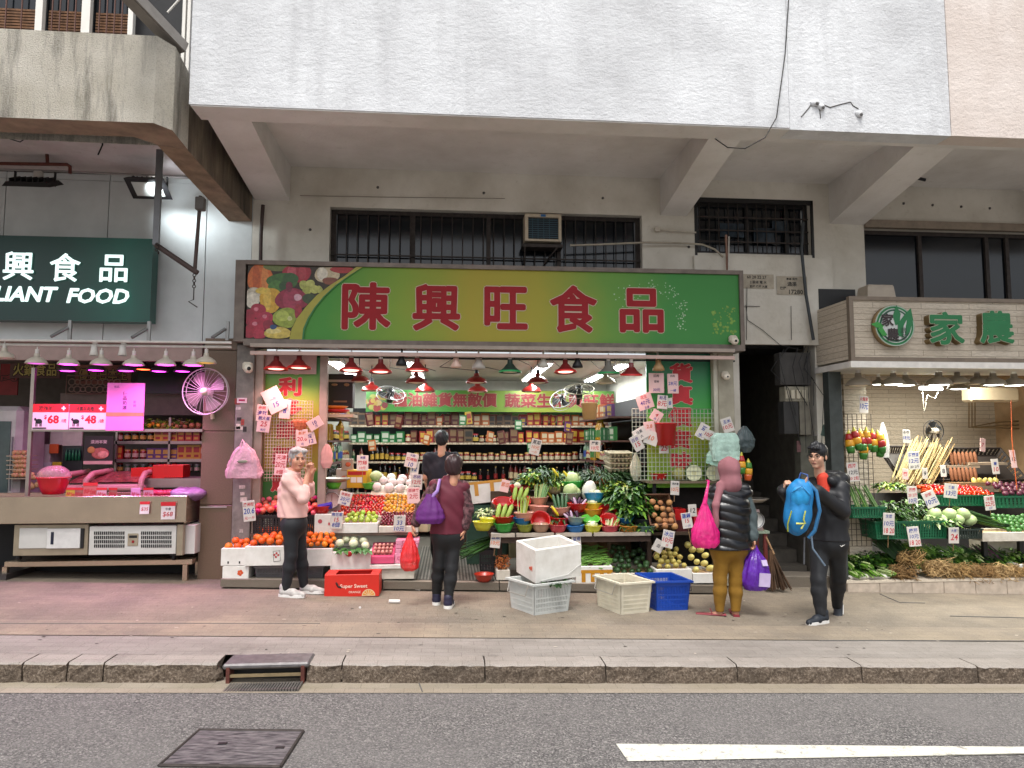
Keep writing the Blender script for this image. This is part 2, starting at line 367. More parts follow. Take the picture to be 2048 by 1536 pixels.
b=MB(cen); b.mat(mk('cast_iron_cover',lambda t:t.bsdf(t.ramp(t.noise(t.co((2,9,1)),5,5),[(.35,'3f3c40'),(.5,'6b6668'),(.7,'8f8a8a')]),.65,t.noise(t.co((1,8,1)),12,3),.6,.01,Metallic=.6)))
up=Vector((0,0,.007)); b.add([p+up for p in mc]+[p+up*.1 for p in mc],[(0,3,2,1),(0,1,5,4),(1,2,6,5),(2,3,7,6),(3,0,4,7)]); mh=b.o('manhole_cover'); tag(mh,'square dark cast iron manhole cover sunk in the asphalt road','manhole cover')
fr=MB(); fr.mat(IRON)
for i in range(4):
 p,q=mc[i],mc[(i+1)%4]; fr.tube([p+up*.6-cen,q+up*.6-cen],.012,4)
fr.o('cover_frame',mh)
for px,py in((445,1490),(560,1498),(427,1533)):
 b=MB(); b.mat(BLACK); p=gr(px,py,ZR)-cen+up*1.3; b.bx(p.x-.025,p.x+.025,p.y-.012,p.y+.012,p.z-.004,p.z+.002); b.o('keyhole',mh)
LINEW=mk('worn_road_paint',lambda t:t.bsdf(t.mix(t.ramp(t.noise(t.co(),16,9,.8),[(.54,0.),(.64,1.)]),'c9c7ba','77716b'),.7,t.noise(t.co(),120,2),.4,.006))
b=MB(); b.mat(LINEW); q=[gr(1232,1489,ZR),gr(1256,1524,ZR),gr(2047,1508,ZR),gr(2047,1495,ZR)]; d1=q[2]-q[1]; d2=q[3]-q[0]; q[2]=q[1]+d1*1.8; q[3]=q[0]+d2*1.8
b.poly([p+Vector((0,0,.005))for p in q]); b.o('road_marking',kind='structure')
# ================================================================ the main building
YW,YF,ZC=8.6,6.6,4.98; ZS=4.77; XL=-2.38; XS=4.86
bld=thing('concrete_building','white rendered concrete building with deep ribbed canopy above the green vegetable shop','building',(0,YW,0))
def P(mb,name,parent=bld,kind=None):
 mb.org=parent.location.copy(); return mb.o(name,parent,kind)
def walls(b,x0,x1,z0,z1,y0,y1,holes):
 xs=sorted({x0,x1,*[h for q in holes for h in q[:2]]}); zs=sorted({z0,z1,*[h for q in holes for h in q[2:]]}); xs=[x for x in xs if x0<=x<=x1]; zs=[z for z in zs if z0<=z<=z1]
 for i in range(len(xs)-1):
  j=0
  while j<len(zs)-1:
   ins=lambda j:any(h[0]<=(xs[i]+xs[i+1])/2<=h[1]and h[2]<=(zs[j]+zs[j+1])/2<=h[3]for h in holes)
   if ins(j):j+=1; continue
   k=j
   while k<len(zs)-1 and not ins(k):k+=1
   b.bx(xs[i],xs[i+1],y0,y1,zs[j],zs[k]); j=k
WIN1=(-1.47,2.4,3.5,4.49); WIN2=(3.11,4.63,4.03,4.72); RW0=at(1728,462,YW); WIN3=(RW0.x,8.9,3.3,RW0.z+.04)
SHOP=(-2.24,3.4,-.6,2.78); STAIR=(3.62,4.62,-.6,at(1560,682,YW).z); RSHOP=(4.9,8.9,-.6,2.75)
b=MB(); b.mat(CREAM); walls(b,XL,9.2,-.5,ZC,YW,YW+.28,[WIN1,WIN2,WIN3,SHOP,STAIR,RSHOP]); P(b,'wall')
fx1=at(1575,120,YF).x; fx2=at(1895,120,YF).x; fl=at(380,150,YF).x
for i,(a,c,m)in enumerate(((fl,fx1,STUCCO),(fx1+.006,fx2,STUCCO),(fx2+.004,9.5,STUCCO_PINK))):
 b=MB(); b.mat(m); b.bx(a,c,YF+(.006 if i==1 else 0),YF+.22,ZS+(.0 if i==0 else-.015),9.0); P(b,'fascia')
b=MB(); b.mat(SOFFIT); b.bx(fl+.01,9.5,YF+.225,YW,ZC,ZC+.2); P(b,'canopy_slab')
b=MB(); b.mat(SOFFIT); b.bx(fl+.012,9.5,YF+.01,YF+.3,ZS-.012,ZS-.001); P(b,'edge_beam_soffit')
for x0,x1,zb in((-2.36,-1.95,4.55),(2.64,2.98,4.50),(4.88,5.34,4.45),(7.6,8.0,4.45)):
 b=MB(); b.mat(SOFFIT); b.add([(x0,YF+.3,ZS-.012),(x1,YF+.3,ZS-.012),(x1,YW,zb),(x0,YW,zb),(x0,YF+.3,ZC),(x1,YF+.3,ZC),(x1,YW,ZC),(x0,YW,ZC)],[(0,3,2,1),(0,1,5,4),(1,2,6,5),(2,3,7,6),(3,0,4,7)]); P(b,'beam')
b=MB(); b.mat(CREAM); b.bx(3.05,4.86,YW-.06,YW-.002,2.86,3.98); P(b,'render_band')
# window 1: dark glazing, bars, mullions
def window(W4,mull,bars,rails,glass=DGLASS,fm=IRON,y=YW+.1,pan=None):
 x0,x1,z0,z1=W4; b=MB(); b.mat(fm)
 b.bx(x0,x1,y,y+.05,z1-.05,z1); b.bx(x0,x1,y,y+.05,z0,z0+.05); b.bx(x0,x0+.05,y,y+.05,z0+.05,z1-.05); b.bx(x1-.05,x1,y,y+.05,z0+.05,z1-.05)
 w=P(b,'window')
 xs=[x0+.05]+mull+[x1-.05]
 for a,c in zip(xs,xs[1:]):
  b=MB(); b.mat(glass); b.bx(a+.02,c-.02,y+.03,y+.036,z0+.05,z1-.05); b.o('pane',w)
 for m in mull:b=MB(); b.mat(fm); b.bx(m-.025,m+.025,y-.005,y+.045,z0+.05,z1-.05); b.o('mullion',w)
 for i in range(bars):
  x=x0+(x1-x0)*(i+.5)/bars; b=MB(); b.mat(IRON); b.tube([(x,y-.03,z0+.01),(x,y-.03,z1-.01)],.007,5,False); b.o('window_bar',w)
 for z in rails:b=MB(); b.mat(IRON); b.bx(x0+.01,x1-.01,y-.04,y-.022,z-.008,z+.008); b.o('window_rail',w)
 for o in w.children:o.location=-bld.location
 return w
w1=window(WIN1,[at(825,480,YW).x,at(978,480,YW).x,at(1120,480,YW).x],30,[3.92,3.72])
b=MB(); b.mat(M('4a332b',.8,v=.4)); b.bx(.05,1.25,YW+.22,YW+.25,3.5,3.85); b.o('curtain',w1).location=-bld.location
w2=window(WIN2,[at(1500,450,YW).x,at(1580,450,YW).x],12,[4.52,4.35,4.2],fm=BLACK)
b=MB(); b.mat(BLACK); b.bx(3.08,3.112,YW-.004,YW+.02,3.99,4.75); b.bx(4.628,4.66,YW-.004,YW+.02,3.99,4.75); b.bx(3.08,4.66,YW-.004,YW+.02,4.69,4.75); b.o('soot_border',w2).location=-bld.location
for a,z,c,d in((3.45,4.45,.32,.18),(3.9,4.4,.28,.2),(4.15,4.5,.2,.16)):
 b=MB(); b.mat(M('27323c',.15,v=.5,sc=12)); b.bx(a,a+c,YW+.09,YW+.1,z-d,z); b.o('glass_louvre',w2).location=-bld.location
w3=window(WIN3,[at(1850,500,YW).x,at(1985,500,YW).x,7.4,8.2],0,[])
b=MB(); b.mat(M('85786a',.6,v=.2)); b.bx(WIN3[0]-.0,9,YW-.05,YW+.02,WIN3[3],WIN3[3]+.1); P(b,'lintel_trim')
b=MB(); b.mat(BLACK); b.bx(4.66,5.15,YW-.068,YW-.062,3.2,3.58); P(b,'black_patch')  # plain black rectangle on the wall beside the stone sign
# air conditioner in window 1
a0=at(1050,427,YW-.12); a1=at(1123,483,YW-.12); cx=(a0.x+a1.x)/2; cz=(a0.z+a1.z)/2
t=thing('window_air_conditioner','old cream window air conditioner jutting from the dark barred window','air conditioner',(cx,YW-.12,a1.z))
b=MB(t.location); b.mat(M('b5a893',.6,v=.15,sc=20)); w,h=a1.x-a0.x,a0.z-a1.z
for q in((a0.x,a0.x+.04,a1.z,a0.z),(a1.x-.035,a1.x,a1.z,a0.z),(a0.x+.04,a1.x-.035,a0.z-.04,a0.z),(a0.x+.04,a1.x-.035,a1.z,a1.z+.025)):b.bx(q[0],q[1],YW-.12,YW+.3,q[2],q[3])
b.o('casing',t)
b=MB(t.location); b.mat(M('12202a',.5)); b.bx(a0.x+.04,a1.x-.035,YW-.08,YW+.2,a1.z+.025,a0.z-.04); b.o('coil',t)
for i in range(9):b=MB(t.location); b.mat(M('3f5a66',.4,m=.5)); z=a1.z+.05+i*.027; b.bx(a0.x+.045,a1.x-.04,YW-.11,YW-.1,z,z+.005); b.o('grille_wire',t)
for i in range(4):b=MB(t.location); b.mat(M('3f5a66',.4,m=.5)); x=a0.x+.09+i*.07; b.bx(x,x+.006,YW-.115,YW-.109,a1.z+.035,a0.z-.05); b.o('grille_wire',t)
b=MB(t.location); b.mat(M('1f5f9a',.5)); b.bx(cx-.03,cx+.03,YW-.126,YW-.121,a0.z-.035,a0.z-.005); b.o('badge',t)
b=MB(t.location); b.mat(IRON); b.bx(a0.x-.03,a1.x+.02,YW-.1,YW+.1,a1.z-.07,a1.z-.03); b.tube([(a0.x,YW-.1,a1.z-.07),(a0.x+.01,YW+.05,a1.z-.3)],.012,5); b.tube([(a1.x-.05,YW-.1,a1.z-.07),(a1.x-.2,YW+.05,a1.z-.25)],.012,5); b.o('bracket',t)
# pipes and cables on the facade
def cable(name,pts,r,m,label,cat,n=6):
 P0=[at(*p)for p in pts]; b=MB(P0[0]); b.mat(m); b.tube(P0,r,n); return tag(b.o(name),label,cat)
cable('conduit',[(1140,491,8.5),(1200,489,8.5),(1290,485,8.5),(1360,486,8.52),(1405,489,8.52),(1430,499,8.52),(1446,514,8.53)],.013,M('a39a8a',.5),'grey bent conduit running from the barred window to the sooty window','pipe')
cable('conduit',[(1316,459,8.55),(1392,465,8.55)],.011,M('b8b0a2',.5),'short pale conduit with junction box below the concrete beam','pipe')
b=MB(at(1314,459,8.54)); b.mat(M('b8b0a2',.5)); b.rbox(b.org,(.07,.05,.06),.008); tag(b.o('junction_box'),'small pale junction box at the end of the short conduit','junction box')
cable('drain_pipe',[(1452,470,8.5),(1455,548,8.5)],.016,M('8a6a5a',.6,v=.2),'thin brown pipe standing above the end of the green sign','pipe')
cable('drain_pipe',[(1458,473,8.48),(1457,548,8.48)],.008,WPAINT,'thin white pipe beside the brown pipe above the green sign','pipe')
cable('cast_iron_pipe',[(1606,445,8.45),(1603,500,8.45),(1612,590,8.46),(1627,680,8.46)],.022,M('2f3438',.5,v=.3),'dark slanting pipe running down from the sooty window','pipe')
cable('dangling_wire',[(1578,-10,6.57),(1570,110,6.57),(1553,235,6.57),(1530,275,6.56),(1490,297,6.6),(1455,295,6.75),(1428,276,6.9)],.006,M('2c2a28',.6),'thin black wire looping down the white fascia to the beam','wire',5)
cable('downpipe',[(526,410,8.5),(522,470,8.5),(521,530,8.5)],.022,M('3a2a26',.6,v=.3),'dark brown downpipe in the corner beside the green sign','pipe')
for k,pts in enumerate(([(1492,610,8.52),(1495,640,8.52),(1525,660,8.52),(1560,690,8.52),(1600,700,8.5)],[(1494,575,8.52),(1493,680,8.52)],[(1582,612,8.52),(1583,680,8.52)],[(1483,612,8.52),(1520,613,8.52)])):
 cable('wall_cable',pts,.004,BLACK,['thin black cable curving down the wall over the staircase doorway','thin black cable hanging straight beside the end of the green sign','thin black cable dropping from a nail above the stairs','short black cable nailed across the wall by the sign'][k],'cable',4)
# pasted bills above the stairs
def bill(px0,py0,px1,py1,Y,lines,label,rot=0):
 a,c=at(px0,py0,Y),at(px1,py1,Y); b=MB(a); b.mat(M('a59c8c',.8,v=.2,sc=10)); b.bx(a.x,c.x,Y-.002,Y,c.z,a.z); o=b.o('pasted_bill'); tag(o,label,'poster')
 b=MB(a); b.mat(M('2a2826',.8,v=.3,sc=30))
 for tx,fx,fz,h in lines:b.text(tx,(a.x+(c.x-a.x)*fx,Y-.003,a.z+(c.z-a.z)*fz),h,bold=.02)
 b.o('lettering',o,loc=None)
 return o
bill(1485,548,1548,578,8.535,[('60 28 22 27',.45,.2,.04),('2 裝修 電 水',.5,.55,.04),('直接 承接 大廈',.5,.85,.035)],'torn grey bill pasted on the wall nearest the green sign')
bill(1553,552,1615,590,8.53,[('專業 廁所',.5,.15,.035),('通渠',.5,.42,.06),('快捷',.2,.65,.04),('17280',.62,.85,.06)],'torn white bill with number 17280 pasted above the stair doorway')
# ================================================================ green main sign
def gradient_panel(name,stops,x0,x1,rough=.35,axis='X',em=0):
 def fn(t):
  co=t.n('TexCoord'); s=t.n('SeparateXYZ'); t.l(co.outputs['Object'],s.inputs[0]); mr=t.n('MapRange'); mr.inputs[1].default_value=x0; mr.inputs[2].default_value=x1; t.l(s.outputs[axis],mr.inputs[0])
  n=t.noise(t.co(),1.2,3); f=t.math('ADD',mr.outputs[0],t.math('MULTIPLY',t.math('SUBTRACT',n,.5),.12)); p=t.bsdf(t.ramp(f,stops),rough)
 return mk(name,fn)
RED=M('8e0f1a',.75,v=.08); OUTL=M('c2b09c',.8,v=.05)
YS=8.2; sx0,sx1,sz0,sz1=at(494,600,YS).x,3.47,2.80,3.655
sg=thing('shop_sign','long green and yellow shop sign with five red Chinese characters and vegetables','shop sign',(sx0,YS,sz0))
def PS(b,name):b.org=sg.location.copy(); return b.o(name,sg)
b=MB(); b.mat(M('6b6058',.5,m=.4,v=.3,sc=6)); lx=at(470,600,YS).x
b.bx(lx,sx0-.02,YS-.02,YS+.3,sz0-.03,sz1+.05); b.bx(sx0-.02,sx1+.05,YS-.03,YS+.3,sz1,sz1+.05); b.bx(sx0-.02,sx1+.05,YS-.03,YS+.3,sz0-.075,sz0); b.bx(sx1,sx1+.05,YS-.03,YS+.3,sz0,sz1); b.bx(sx0,sx1,YS+.02,YS+.25,sz0,sz1); PS(b,'frame')
DIM=.72
SIGNG=gradient_panel('green_sign_print',[(.0,'4a9a3c'),(.16,'4b9a3a'),(.30,'86a832'),(.45,'b3a42e'),(.58,'b0a830'),(.72,'6ea23c'),(.85,'3f9440'),(1.,'3c8f3f')],0,sx1-sx0,.6)
b=MB(); b.mat(SIGNG); b.bx(sx0,sx1,YS,YS+.018,sz0,sz1); PS(b,'panel')
kx=.2637
def sp(u,v,off=.0):p=at(460+u*kx,500+v*kx,YS); return Vector((min(max(p.x,sx0),sx1),YS-.002-off,min(max(p.z,sz0),sz1)))
b=MB(); b.mat(M('3a2f22',.5,v=.5,sc=20)); edge=[(452,690),(470,600),(510,520),(580,430),(660,345),(760,270),(870,200),(960,130)]
b.poly([sp(u,v)for u,v in[(100,690)]+edge+[(100,100)]])
prt=[(230,215,100,110,'d8702c'),(200,215,30,105,'c25a20'),(265,220,28,100,'e08a45'),(370,130,120,30,'6f7a3c'),(510,175,110,70,'a82030'),(470,165,35,55,'c85560'),(550,170,30,55,'b83a45'),(735,185,95,65,'cdbb98'),(700,180,40,50,'e4dcc8'),(760,235,60,28,'8a4a30'),(850,150,90,26,'b02a2a'),
(400,235,120,60,'3f6e2c'),(350,275,60,42,'4f8034'),(460,215,60,40,'35602a'),(420,275,50,35,'2c5224'),(560,265,34,34,'b5b95c'),(610,260,34,34,'c5c66c'),(585,305,34,34,'a9ae50'),(640,300,32,32,'c0c267'),(675,300,28,28,'b8ba60'),
(190,345,75,60,'cfc4ae'),(170,380,55,60,'e0d8c6'),(310,380,85,95,'d8a832'),(285,370,30,85,'e6bf52'),(240,310,45,25,'e0c050'),(470,375,128,82,'94203c'),(470,375,70,80,'a63450'),(515,360,30,26,'d6a8b4'),(450,280,26,40,'7a2038'),(600,370,50,40,'384a24'),
(425,515,98,76,'98a83c'),(400,500,50,40,'b5c258'),(455,520,18,18,'d8dc96'),(520,470,30,60,'a02838'),(215,460,58,55,'a8203c'),(270,520,58,52,'b42848'),(145,510,50,60,'9c1a34'),(215,570,70,50,'b02440'),(150,620,50,50,'a01c34'),(225,640,50,40,'b42c44'),(290,570,40,40,'8f1c34'),(200,450,18,15,'d87888'),(265,505,18,15,'d87888'),(190,560,20,15,'d88090'),
(365,630,105,45,'d6bc58'),(330,615,60,20,'e6d488'),(330,585,26,18,'2c4a78')]
def inside(u,v):
 for(a,c),(d,e)in zip(edge,edge[1:]):
  if min(c,e)<=v<=max(c,e):
   f=(v-c)/(e-c)if e!=c else 0; return u<=a+(d-a)*f
 return v>690 or u<452
for k,(u,v,ru,rv,c)in enumerate(prt):
 b.mat(M(c,.4,v=.3,sc=25)); pts=[]
 for i in range(22):
  q=2*math.pi*i/22; wob=1+.05*math.sin(3*q+k); uu,vv=u+ru*wob*math.cos(q),v+rv*wob*math.sin(q); uu=max(uu,118); vv=min(max(vv,105),672)
  s_=1.
  while not inside(uu,vv)and s_>0:s_-=.1; uu=u+ru*s_*math.cos(q); vv=v+rv*s_*math.sin(q)
  pts.append(sp(uu,vv,.0002*(k+1)))
 b.poly(pts[::-1])
PS(b,'vegetable_print')
b=MB(); b.mat(M('b0a83a',.4,v=.1)); e2=[(548,690),(556,600),(590,520),(640,440),(710,355),(800,270),(905,195),(1010,130)]
for i in range(7):b.poly([sp(*edge[i],.014),sp(*e2[i],.014),sp(*e2[i+1],.014),sp(*edge[i+1],.014)])
b.mat(M('2f7f3c',.4)); e3=[(535,690),(545,600),(580,515),(632,430),(703,345),(795,262),(900,185),(985,130)]
e4=[(u+26-i*2,v+10)for i,(u,v)in enumerate(e3)]
for i in range(7):b.poly([sp(*e2[i],.015),sp(*e4[i],.015),sp(*e4[i+1],.015),sp(*e2[i+1],.015)])
PS(b,'curved_band')
b=MB(); b.mat(M('b9d8b0',.4,v=.1)); r2=random.Random(3)
for i in range(110):
 q=r2.uniform(0,1); px=1240+140*q+r2.gauss(0,10); py=598-22*math.sin(q*3)+r2.gauss(0,8)+(max(0,q-.75)*160); 
 if r2.random()<.25:px=1362+r2.gauss(0,6); py=r2.uniform(600,660)
 p=at(px,py,YS); b.disc((p.x,YS-.0025,p.z),r2.uniform(.004,.011),n=6)
b.mat(M('7da838',.3,v=.3,sc=30))
for i in range(60):
 p=at(r2.uniform(1425,1472),r2.uniform(612,668),YS); b.disc((p.x,YS-.0022-i*.00001,p.z),r2.uniform(.006,.02),n=8)
PS(b,'sparkle_print')
for ch,px,py,h in(('陳',733,612,101),('興',873,615,100),('旺',1012,616,92),('食',1147,618,103),('品',1283,621,97)):
 p=at(px,py,YS); H=S(h,YS); b=MB(); b.mat(OUTL); b.text(ch,(p.x,YS,p.z),H*.9,ring=.026,off=.002,w=H*.9); b.mat(RED); b.text(ch,(p.x,YS,p.z),H*.9,ring=.0165,off=.006,w=H*.9); PS(b,'letter')
DIM=1.
# dome camera fixed to the corner of the sign
def cctv(px,py,Y,label,s=1.,dirx=0):
 p=at(px,py,Y); t=thing('security_camera',label,'camera',p); b=MB(); b.mat(M('c9bfae',.5)); b.rbox((0,.03,.02*s),(.1*s,.07*s,.09*s),.02); b.o('housing',t)
 b=MB(); b.mat(M('cfc6b6',.5)); b.ell((dirx*.02,-.02,-.01),.048*s,12,8); b.o('dome',t)
 b=MB(); b.mat(M('0b0b0d',.1)); b.ell((dirx*.035,-.05*s,-.012),.022*s,10,6); b.o('lens',t); return t
cctv(1468,681,8.14,'white dome camera on the lower corner of the green sign'); cctv(494,736,8.25,'white bullet dome camera on the pillar beside the fan',1.1,1); cctv(1452,752,8.3,'white camera lit green on the pillar by the staircase',.9)
# ================================================================ left building with roughcast balcony
lb=thing('balcony_building','older building with stained roughcast balcony and grey panelled shop wall','building',(-4,YW,0))
def PL(b,name):b.org=lb.location.copy(); return b.o(name,lb)
bt=at(318,72,6.4).z; bb=at(200,242,6.4).z; xr=-2.66
b=MB(); b.mat(ROUGH); b.add([(-12,6.4,bb),(xr,6.4,bb),(xr+.12,6.52,bb-.01),(xr+.12,6.9,bb-.03),(xr-.15,6.9,bb),(-12,6.72,bb),(-12,6.4,bt),(xr,6.4,bt),(xr+.12,6.52,bt-.03),(xr+.12,6.9,bt-.1),(xr-.15,6.9,bt-.1),(-12,6.72,bt)],
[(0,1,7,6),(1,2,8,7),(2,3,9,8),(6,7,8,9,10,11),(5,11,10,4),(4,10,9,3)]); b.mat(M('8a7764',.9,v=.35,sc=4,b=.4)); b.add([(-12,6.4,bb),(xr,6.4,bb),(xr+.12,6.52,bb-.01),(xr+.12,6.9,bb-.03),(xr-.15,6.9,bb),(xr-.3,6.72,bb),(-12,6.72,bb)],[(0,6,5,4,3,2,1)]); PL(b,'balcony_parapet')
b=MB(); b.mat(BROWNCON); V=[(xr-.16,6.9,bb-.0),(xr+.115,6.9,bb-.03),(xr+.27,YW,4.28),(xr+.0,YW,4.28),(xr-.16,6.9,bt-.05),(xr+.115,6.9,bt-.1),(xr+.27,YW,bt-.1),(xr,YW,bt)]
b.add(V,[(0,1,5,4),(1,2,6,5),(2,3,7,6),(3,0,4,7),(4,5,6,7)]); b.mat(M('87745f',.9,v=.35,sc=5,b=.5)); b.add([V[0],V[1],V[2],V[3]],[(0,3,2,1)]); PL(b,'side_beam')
b=MB(); b.mat(SHABBY); b.bx(-12,xr-.1,6.7,YW+.2,at(150,343,YW).z,at(150,343,YW).z+.15); PL(b,'ceiling')
zt=at(150,350,YW).z; jx=[at(p,520,YW).x for p in(-520,-200,3,212,410,503)]
b=MB(); b.mat(DARK); b.bx(-12,XL-.01,YW+.06,YW+.2,2.85,zt+.2); PL(b,'wall')
for a,c in zip(jx,jx[1:]):
 b=MB(); b.mat(PANEL); b.rbox(((a+c)/2,YW+.03,(2.8+zt-.06)/2),(c-a-.008,.05,zt-.06-2.8),.003); PL(b,'wall_panel')
 b=MB(); b.mat(PANEL); b.bx(a+.004,c-.004,YW+.01,YW+.055,zt-.055,zt+.02); PL(b,'wall_panel')
# upper enclosed balcony window
yv=7.1; b=MB(); b.mat(WHITE)
zb2,zt2=bt-.15,6.6
for p0,p1 in((-300,-285),(-100,-85),(74,88),(166,183),(259,269)):
 a,c=at(p0,30,yv).x,at(p1,30,yv).x; b.bx(a,c,yv-.03,yv+.03,zb2,zt2)
wf=PL(b,'window'); 
for p0,p1 in((-285,-100),(-85,74),(88,166),(183,259)):
 a,c=at(p0,30,yv).x,at(p1,30,yv).x; b=MB(lb.location); b.mat(DGLASS); b.bx(a,c,yv+.06,yv+.066,zb2,zt2); b.o('pane',wf)
 b=MB(lb.location); b.mat(M('6b4a30',.8,v=.4,sc=18)); zz=at(150,18,yv).z
 for i in range(14):z=zz-i*.03; b.bx(a+.02,c-.02,yv+.045,yv+.052,z-.02,z)
 b.o('blind',wf,'stuff')
 for i in range(1,5):b=MB(lb.location); b.mat(M('5a3a30',.7)); x=a+(c-a)*i/5; b.bx(x-.005,x+.005,yv+.0,yv+.012,zb2,zt2); b.o('window_bar',wf)
b=MB(); b.mat(DARK); b.bx(-12,-2.35,yv+.1,yv+.2,zb2,zt2); PL(b,'upper_wall')
b=MB(); b.mat(WHITE); 
for p in(369,379):x=at(p,40,7.0).x; b.bx(x-.015,x+.015,6.98,7.02,4.9,6.6)
q0,q1=at(335,25,7.0),at(385,-30,7.0); b.tube([q0,q1],.012,5); PL(b,'side_frame')
q0,q1=at(215,-70,5.9),at(372,96,6.62); d=(q1-q0); R=d.to_track_quat('Y','Z').to_matrix()
t=thing('steel_strut','slanting grey steel channel strut at the end of the balcony','strut',(q0+q1)/2)
b=MB(); b.mat(M('8f8a84',.5,m=.4,v=.15)); b.box((0,0,0),(.03,d.length,.1),R); b.o('web',t)
b=MB(); b.mat(M('a19b93',.5,m=.4,v=.15)); b.box(R@Vector((-.06,0,.05)),(.12,d.length,.012),R); b.o('flange',t); b=MB(); b.mat(M('77726c',.5,m=.4)); b.box(R@Vector((-.06,0,-.05)),(.12,d.length,.012),R); b.o('flange',t)
# ceiling pipes, floodlights, hook bracket under the balcony
cable('sprinkler_pipe',[(-60,326,8.1),(0,327,8.1),(134,329,8.1),(140,333,8.1),(140,347,8.1)],.02,RUST,'rusty red pipe along the ceiling under the balcony','pipe')
cable('sprinkler_pipe',[(93,281,8.1),(95,326,8.1)],.02,RUST,'short rusty red pipe dropping from the balcony ceiling','pipe')
cable('conduit',[(-60,337,8.4),(140,343,8.4),(380,356,8.4)],.012,M('8f8a88',.5),'thin grey conduit carrying the two floodlights','conduit')
cable('hanging_cable',[(205,272,7.4),(205,290,7.4),(196,310,7.4)],.008,BLACK,'short black cable end dangling from the balcony ceiling','cable',5)
cable('hanging_cable',[(20,278,7.4),(40,284,7.4),(58,272,7.4)],.006,BLACK,'slack black cable looped under the balcony edge','cable',5)
for k,(px,py,w,tilt,lab)in enumerate(((66,366,88,.45,'black floodlight with pale glass over the white lettering sign'),(298,375,76,-.5,'black finned floodlight turned to the wall beside the grey post'))):
 p=at(px,py,8.15); t=thing('floodlight',lab,'floodlight',p); R=Matrix.Rotation(tilt,3,'X'); ww=S(w,8.15)
 b=MB(); b.mat(BLACK); b.box((0,0,0),(ww,.3,.05),R,(.85,.85)); b.o('housing',t)
 b=MB(); b.mat(M('b8bcb8',.2)); b.box(R@Vector((0,-.0,-.028)),(ww*.7,.2,.006),R); b.o('glass',t)
 for i in range(7):b=MB(); b.mat(BLACK); b.box(R@Vector((-ww*.36+i*ww*.12,0,.04)),(.008,.22,.04),R); b.o('fin',t)
 b=MB(); b.mat(M('cfcac2',.5)); b.rbox((0,.1,.13),(.09,.07,.08),.01); b.o('junction_box',t)
 if k:light(t,'SPOT',(.05,-.1,.0),42,(.88,.96,1),.12,rot=((at(385,405,8.6)-p).to_track_quat('-Z','Y').to_euler()),spot=120)
 for sx in(-1,1):b=MB(); b.mat(BLACK); b.bx(sx*ww*.42-.006,sx*ww*.42+.006,.02,.05,-.02,.14); b.o('bracket_arm',t)
q0,q1,q2,q3=at(320,300,7.6),at(312,490,7.6),at(395,546,7.6),at(401,392,7.6)
t=thing('hook_bracket','grey steel hanger with brown crossbar and chained hook under the balcony','hanger',q1)
b=MB(q1); b.mat(M('76777a',.5,m=.4)); b.box((q0+q1)/2,(.06,.04,(q0-q1).length)); b.o('post',t); b=MB(q1); b.mat(M('4a3c38',.6,m=.3)); b.tube([q1,q2],.028,6); b.o('crossbar',t); b=MB(q1); b.mat(M('4a3c38',.6,m=.3)); b.tube([q3,q2+Vector((-.03,0,.0))],.02,6); b.o('rod',t)
b=MB(q1); b.mat(IRON); pc=q2+Vector((-.02,-.03,-.03))
for i in range(5):b.ring(pc+Vector((0,0,-.03*i)),.016,.005,(1 if i%2 else 0,-1 if not i%2 else 0,0),8,4)
b.tube([pc+Vector((0,0,-.14)),pc+Vector((0,0,-.26)),pc+Vector((-.05,0,-.28)),pc+Vector((.04,-.0,-.34))],.006,5); b.o('chain_hook',t)
b=MB(q1); b.mat(IRON)
for i in range(4):b.ring(q1+Vector((.02+.02*(i%2),-.03,-.03*i)),.014,.005,(i%2,-1+i%2,0),8,4)
b.o('chain',t)
b=MB(at(401,408,7.58)); b.mat(M('5a5652',.5)); b.rbox(b.org,(.09,.08,.14),.008); tag(b.o('cable_box'),'small dark metal box at the top of the hanger rod','junction box')
# green illuminated sign
YG2=8.35; g0,g1=at(-420,560,YG2),at(303,560,YG2); gz0,gz1=at(150,642,YG2).z,at(150,474,YG2).z
t=thing('green_signboard','dark green signboard with white lit Chinese characters and English lettering','shop sign',(g1.x,YG2,gz0))
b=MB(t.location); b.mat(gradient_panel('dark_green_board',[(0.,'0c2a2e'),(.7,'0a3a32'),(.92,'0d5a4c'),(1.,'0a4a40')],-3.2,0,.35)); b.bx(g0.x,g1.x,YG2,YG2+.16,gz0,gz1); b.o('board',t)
LIT=M('dff5f2',.5,v=0,em=.55)
for ch,px,py,h in(('興',40,533,58),('食',133,536,58),('品',230,538,56)):
 p=at(px,py,YG2); H=S(h,YG2); b=MB(t.location); b.mat(LIT); b.text(ch,(p.x,YG2-.03,p.z),H*.93,ring=.006); b.mat(M('14483e',.5)); b.text(ch,(p.x,YG2-.004,p.z),H*.93,ring=.011); b.o('letter',t)
for s_,pa,pb,py in(('LIANT',-8,118,588),('FOOD',137,260,592)):
 a,c=at(pa,py,YG2),at(pb,py,YG2); b=MB(t.location); b.mat(LIT); b.text(s_,((a.x+c.x)/2,YG2-.03,a.z),S(28,YG2),bold=.012,ring=.006,sh=.2,w=c.x-a.x); b.o('lettering',t)
for px,py in((140,660),(298,662),(455,662)):
 p=at(px,py,YG2); b=MB(p); b.mat(M('9a9a98',.45,m=.6)); b.box(p,(.035,.03,.22)); b.tube([p+Vector((-.02,-.02,.02)),p+Vector((-.12,-.15,-.1))],.02,5); tag(b.o('sign_bracket'),{140:'galvanised bracket under the middle of the green signboard',298:'galvanised bracket under the end of the green signboard',455:'galvanised bracket between the fan pillar and the vegetable sign'}[px],'bracket')
